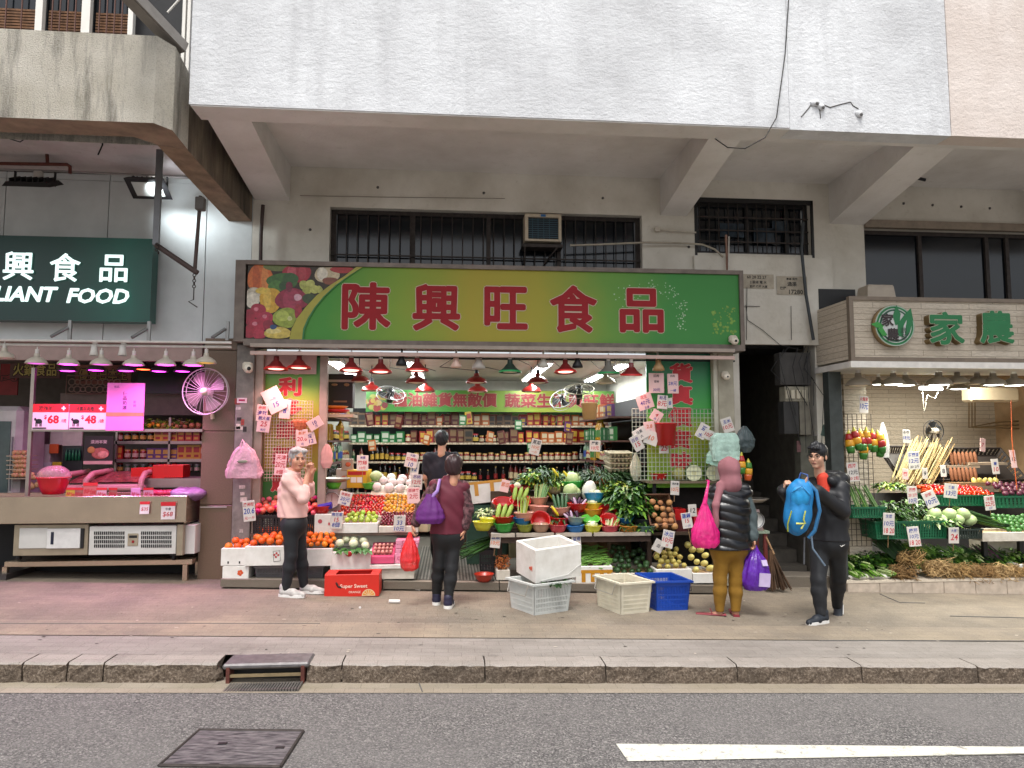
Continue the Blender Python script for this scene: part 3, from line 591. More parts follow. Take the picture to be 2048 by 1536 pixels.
# ================================================================ main shop: shell, rails, lamps, posters, shelves
def zp(x):return zg(x)+.10
def slab(name,mat,px0,px1,y0,y1,h,label=None,cat=None,base=0.,kind=None):
 x0,x1=X(px0,y0,1160),X(px1,y0,1160); b=MB((x0,y0,zg(x0))); b.mat(mat)
 V=[(x0,y0,zg(x0)+base),(x1,y0,zg(x1)+base),(x1,y1,zg(x1)+base),(x0,y1,zg(x0)+base)]; V+=[(a,c,d-base+h)for a,c,d in V]
 b.add(V,[(0,3,2,1),(4,5,6,7),(0,1,5,4),(1,2,6,5),(2,3,7,6),(3,0,4,7)]); o=b.o(name,kind=kind)
 if label:tag(o,label,cat)
 return o
CONC=mk('stained_kerb_concrete',f_pave('8a8072','6d6458',.3,(.5,4,3)))
slab('platform',CONC,441,764,8.0,8.8,.1,'low concrete platform edge under the orange boxes','platform',.018); slab('platform',CONC,766,998,8.0,8.8,.1,'low concrete platform edge at the shop entrance','platform',.018); slab('platform',CONC,1000,1432,8.0,8.8,.1,'low concrete platform edge under the vegetable display','platform',.018)
FLOOR=M('6d675f',.4,m=.3,v=.2,sc=4)
b=MB(); b.mat(FLOOR); x0,x1=-2.3,3.4; b.quad((x0,8.79,zp(x0)-.004),(x1,8.79,zp(x1)-.004),(x1,12.3,zp(x1)-.004),(x0,12.3,zp(x0)-.004)); b.o('shop_floor',kind='structure')
rx0,rx1=X(826,8.1,1150),X(1000,8.1,1150)
rt=thing('ribbed_floor_plate','ribbed aluminium floor plate at the entrance of the vegetable shop','floor plate',(rx0,8.1,zp(rx0)))
b=MB(rt.location); b.mat(M('56534f',.45,m=.5,v=.3)); b.add([(rx0,8.1,zp(rx0)+.003),(rx1,8.1,zp(rx1)+.003),(rx1,10.6,zp(rx1)+.003),(rx0,10.6,zp(rx0)+.003)],[(0,1,2,3)]); b.o('plate',rt)
for i in range(26):
 x=rx0+.02+(rx1-rx0-.04)*i/25; b=MB(rt.location); b.mat(M('9c978f',.35,m=.6,v=.3)); b.bx(x-.008,x+.008,8.1,10.6,zp(x)+.004,zp(x)+.012); b.o('rib',rt)
CEIL=M('c9c8bd',.7,v=.08); ZI=2.68; XLI,XRI=-2.2,2.72
si=thing('shop_interior','white walled interior of the vegetable shop behind the display','shop interior',(0,12.2,0))
def PI_(b,n):b.org=si.location.copy(); return b.o(n,si)
b=MB(); b.mat(CEIL); b.bx(XLI,3.4,8.9,12.3,ZI,ZI+.06); PI_(b,'ceiling'); b=MB(); b.mat(CEIL); b.bx(XLI,3.4,12.2,12.3,-.2,ZI); PI_(b,'back_wall')
b=MB(); b.mat(CEIL); b.bx(XLI-.05,XLI,8.62,12.3,-.2,ZI); PI_(b,'side_wall'); b=MB(); b.mat(CEIL); b.bx(XRI,XRI+.06,8.9,12.3,-.2,ZI); PI_(b,'side_wall')
b=MB(); b.mat(DARK); b.bx(-2.3,9.2,9.6,9.7,2.9,5); b.bx(-2.3,9.2,8.9,9.6,2.86,2.9); o=b.o('dark_room_backing',kind='structure')  # dark box added behind the upper windows so no sky shows through
TUBE=M('f4fbff',.4,v=0,em=6); 
for k,px in enumerate((662,822,1098,1258)):
 x=X(px,8.8,720)
 for j,y0 in enumerate((8.95,10.3)):
  t=thing('fluorescent_light','twin fluorescent tube light on the ceiling, %s row, %s'%(('first','second','third','fourth')[k],('near the street','deep in the shop')[j]),'ceiling light',(x,y0,ZI),group='fluorescent tube lights in the vegetable shop')
  b=MB(); b.mat(WHITE); b.bx(-.09,.09,0,1.2,-.04,-.002); b.o('fitting',t)
  for dx in(-.05,0,.05):b=MB(); b.mat(TUBE); b.tube([(dx,.02,-.055),(dx,1.18,-.055)],.013,6); b.o('tube',t)
  light(t,'AREA',(0,.6,-.09),12,(.95,1,.98),.16,1.2)
# frames, pillars
FRM=M('a08b80',.5,m=.25,v=.15)
def post(name,px0,px1,py0,py1,Y,mat,label,cat,d=.1,parent=None):
 a,c=corners(px0,py0,px1,py1,Y); b=MB(Vector((a.x,Y,c.z))); b.mat(mat); b.rbox(((a.x+c.x)/2,Y+d/2,(a.z+c.z)/2),(c.x-a.x,d,a.z-c.z),.004); o=b.o(name,parent)
 if label:tag(o,label,cat)
 return o
GP=M('77706a',.6,v=.3,sc=10,b=.2)
pp=post('pillar',467,503,690,1172,8.36,GP,'grey pillar covered in peeled stickers beside the poster','pillar',.3)
r3=random.Random(5)
for i in range(16):
 py=r3.uniform(800,1120); px=r3.uniform(474,492); a=at(px,py,8.36)-pp.location; b=MB(); b.mat(M(r3.choice(['b9aea4','8c3a34','a8a099','2c2a28','9a8f6a','c4b8ac']),.8,v=.4,sc=30)); w,h=r3.uniform(.03,.08),r3.uniform(.02,.07); b.bx(a.x-w/2,a.x+w/2,-.003,-.0005,a.z-h/2,a.z+h/2); b.o('sticker',pp)
for py in(801,825):
 a=at(484,py,8.36)-pp.location; b=MB(); b.mat(M('d8b8c4',.6)); b.bx(a.x-.055,a.x+.055,-.005,-.001,a.z-.03,a.z+.03); b.mat(M('a02050',.6)); b.bx(a.x-.035,a.x+.035,-.0065,-.0055,a.z-.008,a.z+.014); b.o('notice',pp)if py==801 else None
gt=thing('granite_pillar','brown granite tiled pillar between the meat counter and the fruit','pillar',at(430,1165,8.5))
x0,x1=at(403,900,8.5).x,at(468,900,8.5).x; zs=[zg(x0)-.05]+[at(430,py,8.5).z for py in(1010,862,700)]+[2.85]
for a,c in zip(zs,zs[1:]):b=MB(gt.location); b.mat(GRANITE); b.rbox(((x0+x1)/2,8.7,(a+c)/2),(x1-x0,.4,c-a-.006),.004); b.o('granite_tile',gt)
b=MB(gt.location); b.mat(M('a8a098',.5)); b.bx(x0+.01,x1-.06,8.488,8.499,zs[1]-.03,zs[1]-.015); b.o('metal_trim',gt)
post('door_frame',505,522,700,1160,8.4,FRM,'pinkish aluminium frame upright beside the tall poster','door frame',.12)
post('door_frame',637,652,712,1030,8.42,FRM,'pinkish frame upright between the poster and the shelves','door frame',.1)
post('door_frame',1429,1441,705,960,8.4,M('b9b5a4',.5,v=.1),'pale aluminium frame upright by the hanging bags','door frame',.1)
post('pillar',1441,1472,700,1172,8.38,M('97917f',.6,v=.2,sc=6,b=.1),'grey green pillar with camera between shop and staircase','pillar',.3)
post('pillar',1664,1690,733,1172,8.3,M('3f4442',.5,v=.25,m=.3),'dark steel post at the corner of the second vegetable shop','pillar',.14)
for k,(py0,py1,Y,m)in enumerate(((692,699,8.1,M('96897e',.6,v=.15)),(707,714,8.14,M('b59a90',.5,v=.1)),(716,719,8.5,BLACK))):
 a,c=at(500,py0,Y),at(1470,py1,Y); b=MB(a); b.mat(m); b.bx(a.x,c.x,Y,Y+.05,(at(1000,py1,Y)).z,at(1000,py0,Y).z); tag(b.o('lamp_rail'),['pale square rail fixed under the green sign','pinkish rail carrying the red lamps','black rail just inside the shop front'][k],'rail')
# pendant lamps
def lampshade(style):
 if style=='flare':return[(.03,.15),(.032,.10),(.05,.085),(.075,.05),(.115,.018),(.135,.004),(.135,-.008),(.128,-.006),(.11,.012),(.07,.045)]
 if style=='dome':return[(.03,.12),(.035,.085),(.06,.075),(.105,.05),(.13,.012),(.132,0),(.126,.001),(.1,.042),(.04,.07)]
 return[(.028,.12),(.032,.08),(.055,.07),(.095,.045),(.118,.012),(.122,-.004),(.115,-.002),(.09,.04)]
def lamp(px,py,Y,style,ext,rim,label,group,s=1.,tilt=0.,lit=None,power=0,lc=(1,1,1),rod=None,rodc=None):
 p=at(px,py,Y); t=thing('pendant_lamp',label,'lamp',p,group=group); t.rotation_euler=(tilt,0,0); t.scale=(s,s,s)
 pr=lampshade(style); b=MB(); b.mat(ext); b.lathe(pr,20)
 if rim:b.mat(rim); b.lathe([(.128,.016),(.1365,.002),(.137,-.008),(.13,-.009)],20)if style=='flare' else None
 b.o('shade',t)
 b=MB(); b.mat(rodc or WPAINT); b.tube([(0,0,pr[0][1]-.01),(0,0,pr[0][1]+.05)],.022,8); b.o('socket',t)
 b=MB(); b.mat(rodc or WPAINT); b.tube([(0,0,pr[0][1]+.04),(0,.0,(rod or .24))],.007,5); b.o('stem',t)
 b=MB(); b.mat(lit or M('e8dcc8',.4,v=0)); b.lathe([(.0,-.006),(.05,-.005),(.085,.0),(.1,.014)],14); b.o('bulb',t)
 if power:light(t,'SPOT',(0,0,-.03),power,lc,.06,spot=140)
 return t
REDL=M('6e1c1c',.4,v=.1,coat=.3); REDR=M('c8201c',.4,v=0); GRNL=M('23362c',.4,v=.1); GRNR=M('1f8a4c',.4,v=0); GRYL=M('6c6a62',.5,v=.1); PINKLIT=M('ffb0a0',.4,v=0,em=1.5)
gl='flared lamps along the front of the vegetable shop'
for px,py,st,e,r_,lab,w in((552,738,'flare',REDL,REDR,'dark red flared lamp nearest the pillar over the tall poster',9),(598,736,'flare',REDL,REDR,'second dark red flared lamp over the tall poster',9),(702,741,'flare',REDL,REDR,'dark red flared lamp over the apple crate',9),(761,744,'flare',REDL,REDR,'dark red flared lamp over the wrapped pears',9),
(834,741,'flare',REDL,REDR,'dark red flared lamp over the entrance',9),(1020,744,'flare',GRNL,GRNR,'dark green flared lamp over the shop entrance',5),(1131,744,'flare',REDL,REDR,'dark red flared lamp over the piled bowls',8),(1217,747,'flare',GRYL,GRNR,'grey lamp with green rim over the melons',5),(1262,750,'flare',REDL,REDR,'dark red flared lamp by the hanging price cards',8)):
 lamp(px,py,8.22,st,e,r_,lab,gl,.98,rnd.uniform(-.1,.12),PINKLIT if r_ is REDR else None,w*1.7,(1,.5,.48)if r_ is REDR else(.75,1,.85),.24)
REDD=M('8c1f1c',.3,v=.1,coat=.4)
for px,py,Y,e,lab in((718,764,8.9,REDD,'red dome lamp hanging over the apples inside'),(743,782,9.8,REDD,'red dome lamp beside the black fan'),(832,766,8.9,REDD,'upper red dome lamp above the first clerk'),(850,784,9.6,REDD,'lower red dome lamp in front of the banner start'),(953,766,8.9,REDD,'upper red dome lamp in the middle of the shop'),(955,784,9.8,REDD,'lower red dome lamp covering the banner middle'),
(1076,766,8.9,REDD,'upper red dome lamp under the tube lights'),(1063,784,9.8,REDD,'lower red dome lamp beside the second fan'),(1211,767,8.9,M('b5ac90',.4),'cream dome lamp over the eggs')):
 lamp(px,py,Y,'dome',e,None,lab,'dome lamps inside the vegetable shop',1.02*(1+(Y-8.9)*.04),0,None,0,rod=ZI-at(px,py,Y).z,rodc=BLACK)
def spotbulb(px,py,Y,m,label,s=1.):
 p=at(px,py,Y); t=thing('spot_lamp',label,'lamp',p,group='small spot lamps on the rail'); b=MB(); b.mat(m); b.lathe([(.0,.14*s),(.03*s,.14*s),(.03*s,.08*s),(.06*s,.03*s),(.065*s,0),(.05*s,-.004),(0,-.006)],14); b.o('body',t)
 b=MB(); b.mat(BLACK if m is BLACK else WPAINT); b.tube([(0,.02,.12*s),(0,.03,.22*s)],.012,5); b.o('bracket',t)
spotbulb(803,731,8.22,BLACK,'black spot lamp on the rail over the entrance'); spotbulb(912,735,8.22,M('c8a898',.3),'pale bulb lamp on the rail in the middle'); spotbulb(957,738,8.25,M('a09890',.5),'grey flared bulb lamp on the rail',1.2); spotbulb(1087,735,8.22,M('aaa59a',.5),'grey bulb lamp on the rail beside the tube light'); spotbulb(1155,735,8.22,BLACK,'black box spot lamp over the bowls'); spotbulb(1317,741,8.25,M('9a7a50',.5),'brown bulb lamp above the pink price cards',1.1)
# posters
def vposter(px0,px1,py0,py1,Y,stops,chars,label):
 a,c=corners(px0,py0,px1,py1,Y); t=thing('tall_poster',label,'poster',(a.x,Y,c.z)); b=MB(t.location); b.mat(gradient_panel('poster_print',stops,0,a.z-c.z,.35,'Z')); b.bx(a.x,c.x,Y,Y+.02,c.z,a.z); b.o('board',t)
 for ch,px,py,h in chars:
  p=at(px,py,Y); H=S(h,Y); b=MB(t.location); b.mat(M('e6c8b4',.5)); b.text(ch,(p.x,Y,p.z),H*.93,ring=.016,off=.002,w=H*1.15); b.mat(M('c01c28',.45)); b.text(ch,(p.x,Y,p.z),H*.93,ring=.011,off=.006,w=H*1.15); b.o('letter',t)
 return t
vposter(521,638,703,1000,8.5,[(0.,'2c5a20'),(.18,'3a7a26'),(.22,'a8902c'),(.5,'b89c30'),(.75,'7fa840'),(.88,'4c9a48'),(1.,'2f8048')],[('薄',583,728,40),('利',580,773,36),('多',581,816,36),('銷',575,860,36),('新',570,912,40),('鮮',568,962,40)],'tall green and yellow poster with red characters behind the woman in pink')
vposter(1294,1430,705,975,8.52,[(0.,'6aa02c'),(.4,'a8b030'),(.55,'3f9a3c'),(.8,'1f8048'),(1.,'1a6a50')],[('貨',1362,746,40),('真',1362,790,40),('價',1360,834,40),('實',1360,878,38),('味',1362,922,36)],'tall green poster with red characters behind the hanging price cards')
def sheet_(px0,px1,py0,py1,Y,m,label,rot=0,cat='sheet'):
 a,c=corners(px0,py0,px1,py1,Y); b=MB((a.x,Y,c.z)); b.mat(m); b.bx(a.x,c.x,Y,Y+.006,c.z,a.z); return tag(b.o('paper_sheet'),label,cat)
sheet_(522,633,703,748,8.46,M('c9a29c',.5),'blank pink sheet covering the top of the tall poster')
def wiregrid(px0,px1,py0,py1,Y,nx,nz,m,label,r=.003):
 a,c=corners(px0,py0,px1,py1,Y); t=thing('wire_rack',label,'wire rack',(a.x,Y,c.z)); b0=MB(t.location); b0.mat(m); 
 b0.tube([(a.x,Y,a.z),(c.x,Y,a.z),(c.x,Y,c.z),(a.x,Y,c.z),(a.x,Y,a.z)],r*1.6,4); b0.o('frame',t)
 for i in range(1,nx):x=a.x+(c.x-a.x)*i/nx; b=MB(t.location); b.mat(m); b.bx(x-r,x+r,Y-r,Y+r,c.z,a.z); b.o('wire',t)
 for i in range(1,nz):z=c.z+(a.z-c.z)*i/nz; b=MB(t.location); b.mat(m); b.bx(a.x,c.x,Y-3*r,Y-r,z-r,z+r); b.o('wire',t)
 return t
WIREW=M('c9b0a0',.5,m=.2)
wiregrid(530,624,802,962,8.4,17,24,WIREW,'white wire grid rack in front of the tall poster'); wiregrid(1265,1432,818,960,8.42,22,16,M('a9b0a0',.5,m=.2),'white wire grid rack in front of the green poster')
# banner, back shelves
YB=11.45
def banner(px0,px1,py0,py1,Y,txt,label,stops):
 a,c=corners(px0,py0,px1,py1,Y); t=thing('shop_banner',label,'banner',(a.x,Y,c.z)); b=MB(t.location); b.mat(gradient_panel('banner_print',stops,0,c.x-a.x)); b.bx(a.x,c.x,Y,Y+.02,c.z,a.z); b.o('board',t)
 for s_,pa,pb,py,h in txt:
  p,q=at(pa,py,Y),at(pb,py,Y); b=MB(t.location); b.mat(M('dcd0a8',.5)); b.text(s_,((p.x+q.x)/2,Y,p.z),S(h,Y),ring=.014,off=.002,w=q.x-p.x); b.mat(M('a81c24',.5)); b.text(s_,((p.x+q.x)/2,Y,p.z),S(h,Y),ring=.0085,off=.006,w=q.x-p.x); b.o('lettering',t)
 return t
DIM=.38
BST=[(0.,'3f9c34'),(.35,'4ca838'),(.5,'8cb838'),(.75,'b0bc38'),(1.,'3f9c3c')]
bn=banner(732,1229,781,824,YB,[('糧油雜貨無敵價',786,993,799,27),('蔬菜生果興旺鮮',1010,1228,801,27)],'long green banner with red Chinese slogan across the back of the shop',BST)
b=MB(bn.location); r4=random.Random(9)
for i in range(26):b.mat(M(r4.choice(['c8a840','a83028','b8b850','6f9a30','8a2028','d0b070']),.5)); p=at(r4.uniform(738,775),r4.uniform(788,818),YB); b.disc((p.x,YB-.002-i*.0002,p.z),r4.uniform(.03,.06),n=9)
b.o('fruit_print',bn)
banner(760,1160,826,846,11.7,[('日日新鮮 平買平賣 價廉物美',800,1140,836,15)],'lower green banner partly hidden above the back shelves',[(0.,'1f6a44'),(.4,'2f8a44'),(.6,'6a9a34'),(1.,'2a7a40')])
DIM=1.
# goods
def bottle(body,label_,cap,h=.26,r=.034,neck=.35):
 b=MB(); b.mat(body); b.lathe([(0,0),(r*.95,0),(r,.01),(r,h*(1-neck)),(r*.4,h*(1-neck*.45)),(r*.36,h*.92)],9); b.mat(cap); b.lathe([(r*.45,h*.9),(r*.45,h),(0,h)],8); b.mat(label_); b.lathe([(r*1.03,h*.15),(r*1.03,h*.5)],9); return b
def jar(body,lid,lab,h=.14,r=.045):
 b=MB(); b.mat(body); b.lathe([(0,0),(r,0),(r,h*.8),(r*.85,h*.85)],10); b.mat(lid); b.lathe([(r*.9,h*.83),(r*.9,h),(0,h)],10); b.mat(lab); b.lathe([(r*1.03,h*.2),(r*1.03,h*.6)],10); return b
def pack(c1,c2,w=.1,h=.2,d=.07):
 b=MB(); b.mat(c1); b.bx(-w/2,w/2,-d/2,d/2,0,h); b.mat(c2); b.bx(-w*.38,w*.38,-d/2-.002,-d/2,h*.45,h*.85); b.bx(-w*.3,w*.3,-d/2-.002,-d/2,h*.12,h*.3); return b
m_=lambda c,r=.4:M(c,r,v=.1)
DIM=.62
GOODS=[('sauce_bottle','soy sauce bottle with yellow label, red cap',bottle(m_('1c0d0a',.15),m_('c8a040'),m_('a02020'))),('sauce_bottle','dark sauce bottle with white label and green cap',bottle(m_('18100c',.15),m_('c8c4b4'),m_('2c6a3c'))),('oil_bottle','golden oil bottle with green label and yellow cap',bottle(m_('b88420',.2),m_('3f7a38'),m_('c8a828'),.29,.045,.3)),('vinegar_bottle','red vinegar bottle with pale label',bottle(m_('6a1c14',.2),m_('d0b890'),m_('1a1a1c'))),('water_bottle','pale green bottle with blue label',bottle(m_('7a9a78',.2),m_('3454a0'),m_('c8c8c8'),.27)),
('glass_jar','glass jar of red paste with gold lid',jar(m_('8a2418',.2),m_('b89040'),m_('c8b898'))),('glass_jar','dark jar with red lid and yellow label',jar(m_('2a1810',.2),m_('a82424'),m_('c8a848'))),('tin_can','green labelled tin can',jar(m_('3a6a3c'),m_('a8a8a0'),m_('b8b090'),.12,.04)),('carton','red and yellow carton',pack(m_('a82420'),m_('d0a840'))),('carton','orange carton with cream panel',pack(m_('c0642c'),m_('d8c8a8'),.12,.18)),('carton','yellow carton with red panel',pack(m_('c8a030'),m_('a02824'),.11,.21)),('carton','pale blue carton with white panel',pack(m_('7a8cb0'),m_('d0d0d0'),.13,.19)),('snack_packet','green snack packet with white panel',pack(m_('2f7a44'),m_('c8ccb8'),.12,.17,.05)),('snack_packet','purple snack packet with yellow panel',pack(m_('5a2c6a'),m_('c0a040'),.11,.16,.05)),('sauce_bottle','brown sauce bottle with red label',bottle(m_('2a140c',.15),m_('8a1c1c'),m_('c0a050'),.22,.03)),('vinegar_bottle','clear bottle with green label',bottle(m_('8a8468',.15),m_('2c5a34'),m_('a02828'),.24,.036)),('carton','dark red carton with brown panel',pack(m_('5c1a1a'),m_('8a6a4a'),.12,.22)),('carton','brown carton with dark panel',pack(m_('6a5038'),m_('2a2420'),.14,.2))]
DIM=1.
GM=[(n,d,b.o('proto').data)for n,d,b in GOODS]
for o in[o for o in bpy.data.objects if o.name.startswith('proto')]:bpy.data.objects.remove(o)
def goods(kind,loc,where,group,rz=0.,s=1.):
 n,d,me=GM[kind]; o=bpy.data.objects.new(n,me); COL.objects.link(o); o.location=loc; o.rotation_euler=(0,0,rz); o.scale=(s,s,s); tag(o,d+' '+where,n.replace('_',' '),group); return o
ORD=['lowest','second lowest','middle','second highest','highest','top']
SHB=M('4a2c2a',.6,v=.2)
st_=thing('back_shelving','dark brown shelving full of bottles and packets along the back wall','shelf',(0,11.75,.1))
zsh=[.35,.66,1.0,1.32,1.62,1.9]
for z in zsh:b=MB(st_.location); b.mat(SHB); b.bx(-1.62,2.7,11.62,11.98,z-.025,z); b.o('shelf_board',st_)
for z in zsh:b=MB(st_.location); b.mat(M('7a6a58',.6,v=.5,sc=30,col2='b8a890')); b.bx(-1.62,2.7,11.612,11.618,z-.026,z+.004); b.o('price_strip',st_)
b=MB(st_.location); b.mat(DARK); b.bx(-1.62,2.7,12.1,12.18,.1,2.2); b.o('back_panel',st_)
r5=random.Random(11)
for k,z in enumerate(zsh):
 x=-1.55; kinds=[[2,4,12,7,1],[0,1,3,2,14,15],[0,1,3,14,6,15],[1,0,5,6,3,15,7],[8,9,16,5,6,12,17],[11,8,12,16,13,9,17]][k]; kk=r5.choice(kinds); run=r5.randint(1,4)
 while x<2.65:
  if run==0:kk=r5.choice(kinds); run=r5.randint(1,5)
  goods(kk,(x,11.7+r5.uniform(0,.02),z),'on %s back shelf'%ORD[k],'goods on the back shelves',r5.uniform(-.4,.4),r5.uniform(.8,1.15)); x+=(r5.random()<.06)*.1+.078 if kk<5 else .1 if kk<8 else .125; run-=1
# side shelving, left wall and right wall
for side,xw,sgn,ya,yb in(('poster side',-1.93,1,9.2,11.4),('egg side',2.5,-1,9.3,11.4)):
 st_=thing('side_shelving','narrow shelving crowded with bottles on the %s wall'%side,'shelf',(xw,9.2,.1)); zz=[.75,1.05,1.36,1.66,1.98]
 for z in zz:b=MB(st_.location); b.mat(SHB); b.bx(min(xw,xw+sgn*.3)-.1,max(xw,xw+sgn*.3)+.1,ya,yb,z-.025,z); b.o('shelf_board',st_)
 b=MB(st_.location); b.mat(DARK); b.bx(xw-sgn*.2,xw-sgn*.12,ya,yb,.1,2.25); b.o('back_panel',st_)
 for k,z in enumerate(zz):
  y=ya+.06; kinds=[[2,0],[0,1,3],[0,5,2,4],[2,6,12,10],[8,11,9,13]][k]; kk=r5.choice(kinds); run=4
  while y<yb-.05:
   if run==0:kk=r5.choice(kinds); run=r5.randint(2,5)
   goods(kk,(xw+sgn*.33-sgn*r5.uniform(0,.03),y,z),'on %s %s shelf'%(ORD[k],side),'goods on the %s shelves'%side,sgn*math.pi/2+r5.uniform(-.3,.3),r5.uniform(.92,1.08)); y+=.09 if kk<8 else .13; run-=1
# fans
def fan(px,py,Y,rp,label,ring_m,blade_m,hub_m,nb=4,tilt=(0,0,0),hub=.2,guards=10,mount=None):
 p=at(px,py,Y); R0=S(rp,Y); t=thing('wall_fan',label,'fan',p); t.rotation_euler=tilt
 b=MB(); b.mat(ring_m); b.ring((0,0,0),R0,.007,n=32,k=5); b.ring((0,.06,0),R0*.96,.005,n=32,k=4); b.o('guard_ring',t)
 for i in range(guards):q=2*math.pi*i/guards; b=MB(); b.mat(ring_m); b.tube([(0,-.03,0),(math.cos(q)*R0*.6,-.025,math.sin(q)*R0*.6),(math.cos(q)*R0,0,math.sin(q)*R0)],.0022,4,False); b.o('guard_wire',t)
 for i in range(nb):
  q=2*math.pi*i/nb+.5; b=MB(); b.mat(blade_m); V=[]
  for j in range(7):
   a=-.42+.84*j/6; V+=[(math.cos(q+a*.5)*R0*.2,.02+.02*a,math.sin(q+a*.5)*R0*.2),(math.cos(q+a)*R0*(.88-.12*abs(a)),.02+.06*a,math.sin(q+a)*R0*(.88-.12*abs(a)))]
  b.add(V,[(2*j,2*j+1,2*j+3,2*j+2)for j in range(6)],True); b.o('blade',t)
 b=MB(); b.mat(hub_m); b.lathe([(0,-.05),(R0*hub*.7,-.045),(R0*hub,-.02),(R0*hub,.05),(R0*hub*.8,.14),(0,.15)],16,R=Matrix.Rotation(-math.pi/2,3,'X')); b.o('hub',t)
 b=MB(); b.mat(hub_m); b.tube([(0,.12,0),(0,.16,-R0*.6),(0,.2,-R0*1.15)]if mount is None else mount,.025,6); b.o('arm',t); return t
FB=M('15171a',.35,v=.1)
fan(782,786,9.3,28,'black fan tilted down at the shop entrance above the bottles',M('8a8a88',.4,m=.5),FB,FB,4,(-1.05,.25,0),.25,16,[(0,.1,0),(0,.2,.2)]); fan(1158,778,9.3,30,'black fan tilted down over the middle of the shop',M('a09a88',.4,m=.5),FB,FB,4,(-1.15,-.1,0),.25,16,[(0,.1,0),(0,.25,.1)]); fan(1124,797,9.5,26,'black fan blade tilted before the banner end',M('8a8a88',.4,m=.5),FB,FB,3,(-.9,-.6,0),.2,12,[(0,.1,0),(0,.2,.15)])
# ================================================================ display goods: boxes, crates, fruit, bowls, vegetables
FOAM=mk('white_foam',lambda t:t.bsdf(t.ramp(t.noise(t.co(),6,6),[(.35,'dedcd6'),(.75,'c2beb4')]),.8,t.noise(t.co(),160,2),.25,.003))
FOAMD=mk('dirty_foam',lambda t:t.bsdf(t.ramp(t.noise(t.co(),5,6),[(.35,'cfc9bc'),(.75,'9f9686')]),.8,t.noise(t.co(),160,2),.25,.003))
TAPE=M('b8801c',.35,v=.15); CARD=M('c9a678',.8,v=.12)
def Rz(a):return Matrix.Rotation(a,3,'Z')
def R3(ax=0,ay=0,az=0):return Euler((ax,ay,az)).to_matrix()
def open_box(name,label,cat,loc,w,d,h,mat,t=.025,rz=0,tilt=0,group=None,taper=1.,fill=None):
 th=thing(name,label,cat,loc,rz,group); th.rotation_euler=(tilt,0,rz); b=MB(); b.mat(mat); W2,D2=w/2,d/2; k=taper
 o=[(-W2*k,0),(W2*k,0),(W2*k,d*1),(-W2*k,d)]
 def ringp(ww,dd,z,kk):cy=D2; return[(-ww*kk,cy-dd*kk,z),(ww*kk,cy-dd*kk,z),(ww*kk,cy+dd*kk,z),(-ww*kk,cy+dd*kk,z)]
 bv=min(.008,t*.35)
 V=ringp(W2,D2,0,k)+ringp(W2,D2,h-bv,1)+ringp(W2-bv,D2-bv,h,1)+ringp(W2-t+bv,D2-t+bv,h,1)+ringp(W2-t,D2-t,h-bv,1)+ringp(W2-t,D2-t,t,k)
 F=[(3,2,1,0),(20,21,22,23)]
 for r in range(5):
  for i in range(4):F.append((r*4+i,r*4+(i+1)%4,r*4+4+(i+1)%4,r*4+4+i))
 b.add(V,F); b.o('box_body',th)
 if fill:b=MB(); b.mat(fill); b.quad((-W2+t+.001,t+.001,h*.7),(W2-t-.001,t+.001,h*.7),(W2-t-.001,d-t-.001,h*.7),(-W2+t+.001,d-t-.001,h*.7)); b.o('lining',th)
 return th
def part(root,name,fn,m):b=MB(); b.mat(m); fn(b); return b.o(name,root)
